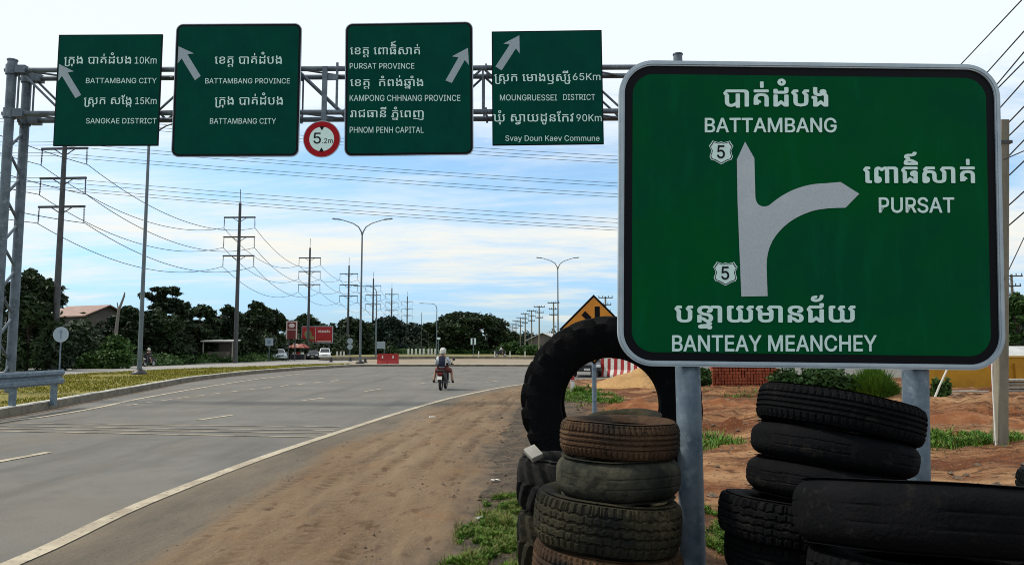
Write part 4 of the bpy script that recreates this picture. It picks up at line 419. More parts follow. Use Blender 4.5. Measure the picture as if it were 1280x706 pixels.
def flat(pts, z, name, m, parent, thick=.001):
    mb = MB(); P = [(p[0], p[1]) for p in pts]
    ar = sum(P[i][0] * P[(i + 1) % len(P)][1] - P[(i + 1) % len(P)][0] * P[i][1] for i in range(len(P)))
    if ar < 0: P.reverse()
    mb.prism(P, z - .0006, z + thick); return mb.build(name, m, parent)
def board_matrix(c, yaw=0, roll=0, lean=0):
    # local x right, y up, z towards the camera side
    return Matrix.Translation(c) @ Matrix.Rotation(yaw, 4, 'Z') @ Matrix.Rotation(math.pi / 2 + lean, 4, 'X') @ Matrix.Rotation(roll, 4, 'Z')
# ------------------------------------------------------------------ ground, road, verges
def pts_px(L_, z=0.0): return [gr(x, y, z) for x, y in L_]
def sheet(name, poly, z, m, kind='structure', label=None):
    mb = MB(); mb.add([(p[0], p[1], z) for p in poly], [tuple(range(len(poly)))])
    bm = bmesh.new(); me = mb.mesh(name); bm.from_mesh(me); bmesh.ops.triangulate(bm, faces=bm.faces); bmesh.ops.recalc_face_normals(bm, faces=bm.faces)
    if bm.faces and sum(f.normal.z for f in bm.faces) < 0: bmesh.ops.reverse_faces(bm, faces=bm.faces)
    bm.to_mesh(me); bm.free()
    o = obj(name, me, m); tag(o, label, None, None, kind); return o
def ribbon(mb, line, w, z):
    """a painted stripe of width w along a ground polyline"""
    P = [Vector((p[0], p[1], 0)) for p in line]; n = len(P); vs = []
    for i, p in enumerate(P):
        t = (P[min(i + 1, n - 1)] - P[max(i - 1, 0)]).normalized(); s = Vector((-t.y, t.x, 0)) * (w / 2)
        vs += [(p.x + s.x, p.y + s.y, z), (p.x - s.x, p.y - s.y, z)]
    return mb.add(vs, [(2 * i, 2 * i + 1, 2 * i + 3, 2 * i + 2) for i in range(n - 1)])
def smooth_line(P, k=5):
    P = [Vector((p[0], p[1], 0)) for p in P]; out = []
    for i in range(len(P) - 1):
        a = P[max(i - 1, 0)]; b = P[i]; c = P[i + 1]; d = P[min(i + 2, len(P) - 1)]
        for j in range(k):
            t = j / k; out.append(.5 * ((2 * b) + (c - a) * t + (2 * a - 5 * b + 4 * c - d) * t * t + (3 * b - 3 * c + d - a) * t ** 3))
    out.append(P[-1]); return out

def road_material(name, base, dusty, dust_lo, dust_hi):
    m = bpy.data.materials.new(name); m.use_nodes = True; nt = m.node_tree; N = nt.nodes; L = nt.links; p = N['Principled BSDF']
    p.inputs['Roughness'].default_value = .85; p.inputs['Specular IOR Level'].default_value = .25
    g = N.new('ShaderNodeNewGeometry')
    def nz(sc, det=8, scale=(1, 1, 1), rough=.6):
        mp = N.new('ShaderNodeMapping'); mp.inputs['Scale'].default_value = scale; L.new(g.outputs['Position'], mp.inputs[0])
        n = N.new('ShaderNodeTexNoise'); n.inputs['Scale'].default_value = sc; n.inputs['Detail'].default_value = det; n.inputs['Roughness'].default_value = rough
        L.new(mp.outputs[0], n.inputs[0]); return n.outputs[0]
    def mr(v, a, b, c=0, d=1):
        r = N.new('ShaderNodeMapRange'); r.inputs[1].default_value = a; r.inputs[2].default_value = b; r.inputs[3].default_value = c; r.inputs[4].default_value = d; L.new(v, r.inputs[0]); return r.outputs[0]
    def mix(f, a, b, mode='MIX'):
        x = N.new('ShaderNodeMixRGB'); x.blend_type = mode
        for i, v in enumerate((f, a, b)):
            if isinstance(v, tuple): x.inputs[i].default_value = (*v, 1)
            elif isinstance(v, float): x.inputs[i].default_value = v
            else: L.new(v, x.inputs[i])
        return x.outputs[0]
    c = mix(mr(nz(.35), .38, .62), tuple(v * .88 for v in base), tuple(v * 1.30 for v in base))
    c = mix(mr(nz(2.6, 9), .52, .66, 0, .5), c, tuple(v * .70 for v in base))
    c = mix(mr(nz(1.2, 8, (1, .12, 1)), .50, .66, 0, .75), c, tuple(v * .60 for v in base))        # tyre-worn streaks along the road
    c = mix(mr(nz(.5, 10, (1, .45, 1)), dust_lo, dust_hi, 0, .8), c, dusty)
    c = mix(mr(nz(55, 4), .35, .7, 0, .35), c, tuple(v * 2.0 for v in base))                      # stone chips
    c = mix(mr(nz(22, 3), .62, .72, 0, .5), c, tuple(v * .45 for v in base))
    L.new(c, p.inputs['Base Color'])
    b = N.new('ShaderNodeBump'); b.inputs['Strength'].default_value = .3; b.inputs['Distance'].default_value = .01; L.new(nz(70, 4), b.inputs['Height']); L.new(b.outputs[0], p.inputs['Normal'])
    return m
M['asphalt'] = road_material('asphalt', (.100, .095, .085), (.125, .100, .074), .47, .78)
M['asphalt_pale'] = road_material('pale_concrete_road', (.21, .20, .185), (.25, .22, .18), .45, .8)
M['line'] = mat('worn_road_paint', (.40, .345, .25), .8, 0, var=(2.2, (.25, .205, .145), .44, .66), dust=(18, (.11, .095, .075), .57, .66), coord='Pos')
M['faint_line'] = mat('almost_worn_away_paint', (.27, .23, .17), .85, 0, var=(1.6, (.11, .095, .075), .46, .60), coord='Pos')
M['grass_soil'] = mat('yellowed_turf_soil', (.17, .135, .022), .95, 0, var=(.5, (.19, .165, .024), .4, .65), dust=(2.0, (.11, .11, .014), .5, .7), coord='Pos', bump=(8, .5, .05))
M['ground'] = mat('open_ground', (.10, .085, .045), .95, 0, var=(.02, (.05, .065, .02), .4, .6), coord='Pos')
M['verge'] = mat('green_verge', (.028, .050, .010), .95, 0, var=(.25, (.05, .06, .014), .45, .7), coord='Pos')
M['apron'] = mat('dusty_concrete_apron', (.235, .185, .125), .9, 0, var=(.25, (.17, .135, .09), .4, .7, (1, .5, 1)), coord='Pos')
M['kerb'] = mat('kerb_concrete', (.19, .165, .125), .9, 0, var=(1.4, (.11, .09, .066), .4, .65), dust=(6, (.07, .055, .04), .5, .75), coord='Pos', bump=(25, .3))
M['kerb_top'] = mat('worn_pale_kerb_paint', (.46, .45, .40), .85, 0, var=(1.2, (.27, .25, .21), .45, .68), coord='Pos')

sheet('ground', [(-2500, -60), (2500, -60), (2500, 4000), (-2500, 4000)], -.12, M['ground'])
sheet('main_road', [(-60, -12), (30, -12), (40, 40), (70, 60), (70, 100), (-90, 100), (-60, 60)], 0, M['asphalt'])

# right edge line of the carriageway, then it bends off to the right
EDGE = smooth_line([Vector((-4.35, 1.0, 0)), Vector((-4.12, 3.4, 0))] + pts_px([(12, 706), (178, 630), (330, 571.5), (430, 538), (500, 515.5), (560, 498.3), (600, 489.5), (625, 484.5), (652, 480.5), (690, 476.5), (740, 473.5), (800, 471)]))
mk = MB(); ribbon(mk, EDGE, .17, .009)
tag(mk.build('edge_line', M['line']), kind='structure')
KERB = smooth_line([Vector((-9.6, 6, 0)), Vector((-11.2, 12.5, 0))] + pts_px([(0, 522.5), (60, 511.5), (120, 499.5), (180, 488), (250, 475), (330, 466), (400, 460.8), (450, 458.2), (520, 457.9), (600, 458), (660, 458.3), (720, 458.8), (800, 459.6)]))
lw = MB(); ribbon(lw, smooth_line([Vector((-9.3, 6, 0)), Vector((-10.9, 12, 0))] + pts_px([(0, 528), (60, 520), (127, 508.5), (176, 498), (255, 484), (320, 474), (380, 466.5)])), .16, .009)
tag(lw.build('left_edge_line', M['line']), kind='structure')
dm = MB()
for a, b in (((-40, 584), (60, 565.5)), ((247, 525), (292, 518.5)), ((378, 500.6), (406, 497)), ((456, 489), (476, 486.2)), ((516, 480.2), (532, 478.7)), ((505, 474.1), (529, 474)), ((565, 475.2), (582, 474.2)), ((608, 477.6), (623, 476.0)), ((570, 467), (590, 466.6)), ((470, 468.6), (487, 468))):
    ribbon(dm, [gr(*a), gr(*b)], .15, .0085)
for i in range(13):                                          # short dashes beside the median
    t = i / 12; px = 159 + t * 255; a = 506 + (486 - 506) * t * 1.02 if t < .6 else 493.8 + (469 - 493.8) * (t - .6) / .4
    p = gr(px, 506.5 - 36 * t + 6 * t * t); q = gr(px + 14 - 5 * t, 506.5 - 36 * t + 6 * t * t - 1.6)
    ribbon(dm, [p, q], .13, .0085)
tag(dm.build('lane_dashes', M['line']), kind='structure')
fm = MB()
for a, b, c in ((529, 533.5, .10), (532.5, 538, .12), (535.5, 541.5, .10), (538.5, 546.5, .14)):
    ribbon(fm, [gr(-60, a - 1), gr(200, (a + b) / 2), gr(424 - (b - 533) * 1.2, b)], c, .0082)
tag(fm.build('rumble_strips', M['faint_line']), kind='structure')

# median with its kerb, the service road left of it and the far roundabout apron
BACK = [Vector((-22, 6, 0))] + pts_px([(-160, 497), (0, 480), (60, 475.5), (110, 471), (180, 467), (250, 463.8), (330, 460.6), (400, 457.4), (440, 455.6)])
def extrude_line(name, line, w, h, mside, mtop, z0=0.0):
    """a kerb: a front face, a pale top and a back"""
    P = [Vector((p[0], p[1], 0)) for p in line]; n = len(P); a = MB(); t_ = MB(); va = []; vt = []
    for i, p in enumerate(P):
        t = (P[min(i + 1, n - 1)] - P[max(i - 1, 0)]).normalized(); s = Vector((-t.y, t.x, 0))
        hh = h * (1 + .06 * mnoise.noise(Vector((p.x * 1.7, p.y * 1.7, 3))))
        va += [(p.x, p.y, z0 - .05), (p.x + s.x * .02, p.y + s.y * .02, z0 + hh - .025), (p.x + s.x * .05, p.y + s.y * .05, z0 + hh), (p.x + s.x * w, p.y + s.y * w, z0 + hh), (p.x + s.x * w, p.y + s.y * w, z0 - .05)]
    fa = []; ft = []
    for i in range(n - 1):
        o = i * 5; q = o + 5
        for k in range(4): (ft if k in (1, 2) else fa).append((o + k, q + k, q + k + 1, o + k + 1))
    me = bpy.data.meshes.new(name); me.from_pydata(va, [], fa + ft); o = obj(name, me, mside); me.materials.append(mtop)
    for i, p in enumerate(me.polygons): p.material_index = 1 if i >= len(fa) else 0
    bm = bmesh.new(); bm.from_mesh(me); bmesh.ops.recalc_face_normals(bm, faces=bm.faces); bm.to_mesh(me); bm.free()
    return tag(o, kind='structure')
kd = MB(); ribbon(kd, [p - Vector((0, 0, 0)) for p in KERB], .5, .0065); tag(kd.build('kerb_dirt', mat('kerb_side_dirt', (.115, .075, .042), .95, 0, var=(2.5, (.085, .07, .052), .45, .62), coord='Pos')), kind='structure')
extrude_line('kerb', KERB, .2, .235, M['kerb'], M['kerb_top'])
nose = [i for i, p in enumerate(KERB) if (p - gr(450, 458.2)).length < 3][0]
med = [Vector((p.x, p.y, 0)) for p in KERB[:nose + 1]]
def off_line(P, d):
    n = len(P); out = []
    for i, p in enumerate(P):
        t = (P[min(i + 1, n - 1)] - P[max(i - 1, 0)]).normalized(); out.append(p + Vector((-t.y, t.x, 0)) * d)
    return out
MEDPOLY = off_line(med, .19) + [Vector((p[0], p[1], 0)) for p in BACK[::-1]]
sheet('median', MEDPOLY, .22, M['grass_soil'])
svc = [Vector((-24, 6, 0))] + pts_px([(-160, 499), (0, 481), (110, 472), (330, 461.5), (440, 456.5), (560, 455), (560, 449.2), (440, 449), (330, 450.2), (200, 453.5), (80, 458.5), (0, 462), (-160, 468)]) + [Vector((-60, 20, 0))]
sheet('service_road', svc, .05, M['asphalt_pale'])
# roundabout: apron, inner kerb, grass
sheet('roundabout_apron', off_line(KERB[nose:], .19) + pts_px([(840, 450), (660, 449.7), (560, 449.5), (450, 450.5)]), .15, M['apron'])
IK = pts_px([(400, 449.6), (440, 449.3), (520, 448.6), (600, 448.4), (660, 448.7), (760, 449.3), (860, 450)], .15)
extrude_line('inner_kerb', smooth_line(IK), .4, .42, M['kerb'], M['apron'], .14)
M['island_grass'] = mat('dry_island_grass', (.16, .135, .045), .95, 0, var=(.12, (.09, .10, .02), .42, .6), coord='Pos')
sheet('roundabout_grass', [Vector((p[0], p[1] + .5, 0)) for p in IK] + pts_px([(900, 443.5), (660, 441.5), (500, 441.6), (400, 442.5)], .3), .50, M['island_grass'])
# verge beyond the service road
sheet('left_verge', [Vector((-62, 22, 0))] + pts_px([(-160, 467.4), (0, 461.6), (80, 458), (200, 453), (330, 449.6), (420, 448)]) + [Vector((-60, 230, 0)), Vector((-400, 300, 0)), Vector((-400, 22, 0))], .06, M['verge'])

# dusty shoulder and the dug-up dirt lot to its right: one displaced sheet
SHO = smooth_line([Vector((-.55, -3, 0)), Vector((-.5, 3, 0))] + pts_px([(566, 706), (600, 605), (628, 540), (650, 505), (668, 487), (700, 477.6), (740, 474.2), (800, 471.5)]))
def line_x(line, y):
    for a, b in zip(line, line[1:]):
        if min(a.y, b.y) <= y <= max(a.y, b.y) and abs(b.y - a.y) > 1e-6: return a.x + (b.x - a.x) * (y - a.y) / (b.y - a.y)
    return line[0].x if y < line[0].y else line[-1].x
def fbm(x, y, z=0.0, o=5): return mnoise.fractal(Vector((x, y, z)), 1.0, 2.0, o)
def lot_height(x, y):
    e = line_x(SHO, y); s = x - e                 # metres right of the shoulder's edge
    k = min(1, max(0, s / 1.6)); far = min(1, max(0, (y - 6) / 8))
    h = .012 + k * (.05 + .035 * fbm(x * .9, y * .9) + .02 * fbm(x * 4, y * 4, 3))
    ridg = 1 - abs(fbm(x * .16 + 5, y * .34, 2, 4)) * 2.2
    h += k * far * (.16 * max(0, ridg) ** 2 + .13 * fbm(x * .5, y * 1.3, 7) + .075 * fbm(x * 1.7, y * 2.2, 14))
    h += k * far * min(1, max(0, (x - 4) / 4)) * .20 * max(0, fbm(x * .22, y * .75, 11))
    # spoil ridge running across behind the sign
    if x > 2.5: h += .34 * math.exp(-((y - (17.5 + .10 * x + .8 * fbm(x * .3, 2))) / 1.1) ** 2) * (.6 + .5 * fbm(x * 1.1, y * .8, 4)) * min(1, (x - 2.5) / 2)
    return max(h, .008)
def build_lot():
    V = []; F = []
    def grid(xf, ys, nx):
        o = len(V)
        for y in ys:
            a, b = xf(y)
            for i in range(nx): t = i / (nx - 1); x = a + (b - a) * t ** 1.35; V.append((x, y, lot_height(x, y)))
        for j in range(len(ys) - 1):
            for i in range(nx - 1): q = o + j * nx + i; F.append((q, q + 1, q + nx + 1, q + nx))
    ys = [-2.0]
    while ys[-1] < 37.5: ys.append(ys[-1] + max(.06, .022 * max(0, ys[-1])))
    ys = [y for y in ys if y < 37.5] + [37.5]
    grid(lambda y: (line_x(SHO, y) - .02, max(14, line_x(SHO, y) + 2 + y * .95)), ys, 190)
    me = bpy.data.meshes.new('dirt_lot'); me.from_pydata(V, [], F); me.shade_smooth()
    m = bpy.data.materials.new('dug_up_laterite'); m.use_nodes = True; nt = m.node_tree; N = nt.nodes; L = nt.links; p = N['Principled BSDF']
    p.inputs['Roughness'].default_value = .95; p.inputs['Specular IOR Level'].default_value = .1
    g = N.new('ShaderNodeNewGeometry'); sep = N.new('ShaderNodeSeparateXYZ'); L.new(g.outputs['Position'], sep.inputs[0])
    def nz(sc, det=8, scale=(1, 1, 1)):
        mp = N.new('ShaderNodeMapping'); mp.inputs['Scale'].default_value = scale; L.new(g.outputs['Position'], mp.inputs[0])
        n = N.new('ShaderNodeTexNoise'); n.inputs['Scale'].default_value = sc; n.inputs['Detail'].default_value = det; n.inputs['Roughness'].default_value = .65; L.new(mp.outputs[0], n.inputs[0]); return n.outputs[0]
    def mr(v, a, b, c=0, d=1):
        r = N.new('ShaderNodeMapRange'); r.inputs[1].default_value = a; r.inputs[2].default_value = b; r.inputs[3].default_value = c; r.inputs[4].default_value = d; L.new(v, r.inputs[0]); return r.outputs[0]
    def mix(f, a, b):
        x = N.new('ShaderNodeMixRGB')
        for i, v in enumerate((f, a, b)):
            if isinstance(v, tuple): x.inputs[i].default_value = (*v, 1)
            else: L.new(v, x.inputs[i])
        return x.outputs[0]
    c = mix(mr(nz(.5, 9, (.35, 1.2, 1)), .43, .57), (.19, .074, .030), (.34, .195, .098))
    c = mix(mr(nz(.30, 9, (.4, 1.8, 1)), .49, .58, 0, .9), c, (.105, .034, .013))
    c = mix(mr(nz(1.6, 9, (.3, 2.2, 1)), .55, .63, 0, .85), c, (.06, .022, .010))
    c = mix(mr(nz(6, 8, (.6, 1.4, 1)), .53, .63, 0, .8), c, (.065, .03, .014))
    c = mix(mr(nz(22, 5), .58, .68, 0, .6), c, (.40, .29, .18))
    # the strip along the shoulder is dark gravel
    gq = mix(mr(nz(3, 8), .4, .62), (.052, .043, .034), (.115, .085, .06))
    gq = mix(mr(nz(35, 4), .56, .66, 0, .7), gq, (.20, .175, .14))
    ad = N.new('ShaderNodeMath'); ad.operation = 'MULTIPLY_ADD'; L.new(nz(1.1, 5), ad.inputs[0]); ad.inputs[1].default_value = 1.6; L.new(sep.outputs[0], ad.inputs[2])
    sl = N.new('ShaderNodeMath'); sl.operation = 'MULTIPLY_ADD'; L.new(sep.outputs[1], sl.inputs[0]); sl.inputs[1].default_value = -.045; L.new(ad.outputs[0], sl.inputs[2])
    c = mix(mr(sl.outputs[0], 1.5, 2.6), gq, c)
    L.new(c, p.inputs['Base Color'])
    b = N.new('ShaderNodeBump'); b.inputs['Strength'].default_value = 1.0; b.inputs['Distance'].default_value = .10; L.new(nz(9, 8), b.inputs['Height']); L.new(b.outputs[0], p.inputs['Normal'])
    tag(obj('dirt_lot', me, m), kind='structure')
    # dusty shoulder: thin drifts of mud over the asphalt between the edge line and the lot
    V = []; F = []; ys = np.concatenate([np.arange(-3, 14, .08), np.arange(14, 36.5, .3)])
    nx = 70; TT = []; RUT = []
    for y in ys:
        e = line_x(EDGE, y) + .10; s = line_x(SHO, y) + .25
        for i in range(nx):
            t = i / (nx - 1); x = e + (s - e) * t
            rt_ = sum(math.exp(-((t - c0 - .035 * fbm(y * .16, c0 * 9)) / .028) ** 2) * max(0, .55 + 1.1 * fbm(x * .8, y * .3, c0 * 7)) for c0 in (.30, .44, .56, .71, .82)); rt_ *= .6 + .5 * math.sin(y * 34 + x * 9); RUT.append(rt_)
            TT.append(t + .16 * fbm(x * 1.1, y * .28, 5) + .05 * fbm(x * 6, y * 3, 2)); V.append((x, y, .0045 + min(max(0, t - .18) * 6, 1) * (.020 + .020 * fbm(x * 2.0, y * .8) + .012 * fbm(x * 7, y * 4, 1) + .022 * abs(fbm(x * 3.2, y * .35, 8)) - .022 * rt_) * min(1, max(0, (1 - t) / .10))))
    V = [(x, y, max(z, .0045)) for x, y, z in V]
    for j in range(len(ys) - 1):
        for i in range(nx - 1): q = j * nx + i; F.append((q, q + 1, q + nx + 1, q + nx))
    me = bpy.data.meshes.new('road_shoulder'); me.from_pydata(V, [], F); me.shade_smooth(); me.attributes.new('mud_cover', 'FLOAT', 'POINT').data.foreach_set('value', TT); me.attributes.new('tyre_rut', 'FLOAT', 'POINT').data.foreach_set('value', RUT)
    m = bpy.data.materials.new('mud_covered_shoulder'); m.use_nodes = True; nt = m.node_tree; N = nt.nodes; L = nt.links; p = N['Principled BSDF']
    p.inputs['Roughness'].default_value = .95; p.inputs['Specular IOR Level'].default_value = .1
    g = N.new('ShaderNodeNewGeometry')
    c = mix(mr(nz(.7, 8, (1, .3, 1)), .38, .64), (.140, .092, .055), (.195, .138, .086))
    c = mix(mr(nz(.45, 8, (1.4, .35, 1)), .55, .72, 0, .8), c, (.19, .155, .115))
    c = mix(mr(nz(5, 9, (1, .4, 1)), .57, .66, 0, .75), c, (.070, .038, .022))
    c = mix(mr(nz(1.3, 9, (1.6, .22, 1)), .54, .66, 0, .55), c, (.085, .062, .045))
    c = mix(mr(nz(.9, 6), .56, .74, 0, .7), c, (.17, .095, .045))
    c = mix(mr(nz(40, 5), .60, .69, 0, .6), c, (.055, .034, .02))
    c = mix(mr(nz(26, 5), .60, .68, 0, .6), c, (.27, .21, .15))
    at_ = N.new('ShaderNodeAttribute'); at_.attribute_name = 'mud_cover'            # how far the mud has spread over the asphalt towards the line
    da = mix(mr(nz(1.1, 8, (1, .3, 1)), .4, .65), (.105, .090, .070), (.165, .135, .10)); da = mix(mr(nz(45, 4), .5, .7, 0, .4), da, (.07, .06, .05))
    ru = N.new('ShaderNodeAttribute'); ru.attribute_name = 'tyre_rut'; c = mix(mr(ru.outputs['Fac'], .15, .8, 0, .7), c, (.075, .046, .028))
    c = mix(mr(at_.outputs['Fac'], .14, .30), da, c)
    gq2 = mix(mr(nz(3, 8), .4, .62), (.060, .050, .040), (.12, .09, .064)); c = mix(mr(at_.outputs['Fac'], .84, .99), c, gq2)
    L.new(c, p.inputs['Base Color'])
    b = N.new('ShaderNodeBump'); b.inputs['Strength'].default_value = .8; b.inputs['Distance'].default_value = .04; L.new(nz(12, 8), b.inputs['Height']); L.new(b.outputs[0], p.inputs['Normal'])
    tag(obj('road_shoulder', me, m), kind='structure')
build_lot()
# pebbles and clods on the shoulder and the lot
def pebbles():
    rs = random.Random(3); mb = MB()
    ico = [(0, 0, 1), (.9, 0, .1), (.28, .85, .05), (-.72, .53, .1), (-.72, -.53, .08), (.28, -.85, .1), (0, 0, -.6)]
    fs = [(0, 1, 2), (0, 2, 3), (0, 3, 4), (0, 4, 5), (0, 5, 1), (6, 2, 1), (6, 3, 2), (6, 4, 3), (6, 5, 4), (6, 1, 5)]
    for i in range(11000):
        y = 3.5 + 26 * rs.random() ** 1.7; e = line_x(EDGE, y) + .5; s = line_x(SHO, y)
        if rs.random() < .5: x = s + rs.gauss(.15, .45)
        elif rs.random() < .6: x = e + (s - e) * rs.random() ** .6
        else: x = s + rs.random() * (2 + y * .6)
        r = .004 + .014 * rs.random() ** 3 + (.03 * rs.random() if rs.random() < .02 and x > s - .6 else 0)
        z = (lot_height(x, y) if x > s else .015) + r * .3
        a = rs.random() * 6.3; c_, s_ = math.cos(a), math.sin(a); q = [r * (.7 + .6 * rs.random()) for _ in range(3)]
        mb.add([(x + (vx * c_ - vy * s_) * q[0], y + (vx * s_ + vy * c_) * q[1], z + vz * q[2] * .7) for vx, vy, vz in ico], fs)
    for i in range(2600):                                     # clods turned up on the lot
        y = 7 + 28 * rs.random() ** 1.3; x = line_x(SHO, y) + 1.5 + rs.random() * (3 + y * .85)
        if fbm(x * .4, y * .9, 21) < -.02: continue
        r = .015 + .075 * rs.random() ** 2.5; z = lot_height(x, y) + r * .2; a = rs.random() * 6.3; c_, s_ = math.cos(a), math.sin(a); q = [r * (.7 + .7 * rs.random()) for _ in range(3)]
        mb.add([(x + (vx * c_ - vy * s_) * q[0], y + (vx * s_ + vy * c_) * q[1], z + vz * q[2] * .6) for vx, vy, vz in ico], fs)
    m = mat('pebbles', (.12, .085, .055), .9, 0, var=(14, (.06, .04, .025), .4, .6), dust=(30, (.26, .21, .16), .6, .7), coord='Pos')
    tag(mb.build('gravel', m), 'small stones and mud clods strewn over the dusty road shoulder', None, None, 'stuff')
pebbles()
# grass: thin blades / broad weeds, as ground cover
def blades(name, label, pts, m, h, w, lean=.5, seed=1, leafy=False):
    rs = random.Random(seed); V = []; F = []
    for x, y, z, sc in pts:
        a = rs.random() * 6.283; hh = h * sc * (.5 + .8 * rs.random()); l = lean * hh * rs.random() * 1.4; ww = w * sc * (.6 + .8 * rs.random())
        dx, dy = math.cos(a), math.sin(a); sx, sy = -dy * ww / 2, dx * ww / 2; o = len(V)
        if leafy:
            V += [(x, y, z), (x + dx * l * .5 + sx, y + dy * l * .5 + sy, z + hh * .7), (x + dx * l, y + dy * l, z + hh), (x + dx * l * .5 - sx, y + dy * l * .5 - sy, z + hh * .7)]; F.append((o, o + 1, o + 2, o + 3))
        else:
            V += [(x - sx, y - sy, z - .01), (x + sx, y + sy, z - .01), (x + dx * l * .4 + sx * .7, y + dy * l * .4 + sy * .7, z + hh * .6), (x + dx * l * .4 - sx * .7, y + dy * l * .4 - sy * .7, z + hh * .6), (x + dx * l, y + dy * l, z + hh)]
            F += [(o, o + 1, o + 2, o + 3), (o + 3, o + 2, o + 4)]
    me = bpy.data.meshes.new(name); me.from_pydata(V, [], F); o = obj(name, me, m); return tag(o, label, None, None, 'stuff')
def inside(p, poly):
    c = False; n = len(poly)
    for i in range(n):
        a, b = poly[i], poly[i - 1]
        if (a.y > p[1]) != (b.y > p[1]) and p[0] < (b.x - a.x) * (p[1] - a.y) / (b.y - a.y) + a.x: c = not c
    return c
M['leaf_straw'] = leafmat('straw_and_olive_blades', (.16, .15, .035), (.09, .12, .02), 2.0)
M['turf'] = mat('yellow_green_turf', (.20, .175, .018), .8, 0, var=(.45, (.12, .135, .012), .42, .62), dust=(3, (.26, .21, .035), .5, .75), coord='Pos', spec=.15)
rs = random.Random(11); pl = []
while len(pl) < 34000:
    y = 17 + 55 * rs.random() ** 1.5; x = -30 + 26 * rs.random()
    if inside((x, y), MEDPOLY): pl.append((x, y, .22, .8 + y * .012 if fbm(x * .3, y * .3) > -.25 else .4))
blades('median_grass', 'short yellow green turf covering the median strip', pl, M['turf'], .050, .032, .8, 5)
def patch(cx, cy, rx, ry, n, thr=-.1, seed=1, freq=2.6):
    rs = random.Random(seed); out = []
    for _ in range(n * 6):
        a = rs.random() * 6.283; r = rs.random() ** .62; x = cx + rx * r * math.cos(a); y = cy + ry * r * math.sin(a)
        f = fbm(x * freq, y * freq * .8, 9) + .5 * fbm(x * freq * 3, y * freq * 3, 4)
        if f + .35 * (.6 - r) > thr or rs.random() < .03: out.append((x, y, lot_height(x, y), .35 + .7 * max(0, f + .25) + .25 * (1 - r)))
        if len(out) >= n: break
    return out
W = []; W2 = []
for (px, py, rx, ry, n, s_) in ((632, 672, .42, .85, 9500, 1), (640, 640, .32, .7, 5200, 2), (606, 716, .34, .45, 2800, 3), (890, 672, .30, .9, 2600, 4), (652, 706, .25, .5, 2200, 8)):
    c = gr(px, py); W += patch(c.x, c.y, rx, ry, n, .02, s_, 3.2); W2 += patch(c.x, c.y, rx * 1.15, ry * 1.2, n // 5, .0, s_ + 50, 3.2)
blades('roadside_weeds', 'low leafy green weeds growing in the gravel beside the tyres', W, M['leaf_bright'], .042, .020, 1.3, 3, True)
blades('roadside_grass', 'thin grass blades among the weeds beside the left tyres', W2, M['leaf_straw'], .085, .008, 1.0, 13)
W = []; W2 = []
for (px, py, rx, ry, n, s_) in ((735, 500, .95, 5.2, 9000, 5), (1222, 560, 2.4, .9, 6500, 6), (1110, 566, 1.5, .6, 1600, 16), (700, 500, .5, 3, 1500, 9), (1010, 500, 3.4, 2, 1500, 12), (880, 560, 1.1, .9, 900, 19)):
    c = gr(px, py); W += patch(c.x, c.y, rx, ry, n, .03, s_, 1.5); W2 += patch(c.x, c.y, rx * 1.2, ry * 1.2, n // 3, .0, s_ + 60, 1.5)
blades('verge_grass', 'fresh green grass tufts on the dug up dirt ground', W, M['leaf_bright'], .12, .026, 1.1, 4)
blades('dry_grass', 'dry straw coloured blades mixed into the grass tufts', W2, M['leaf_straw'], .12, .018, 1.3, 14)
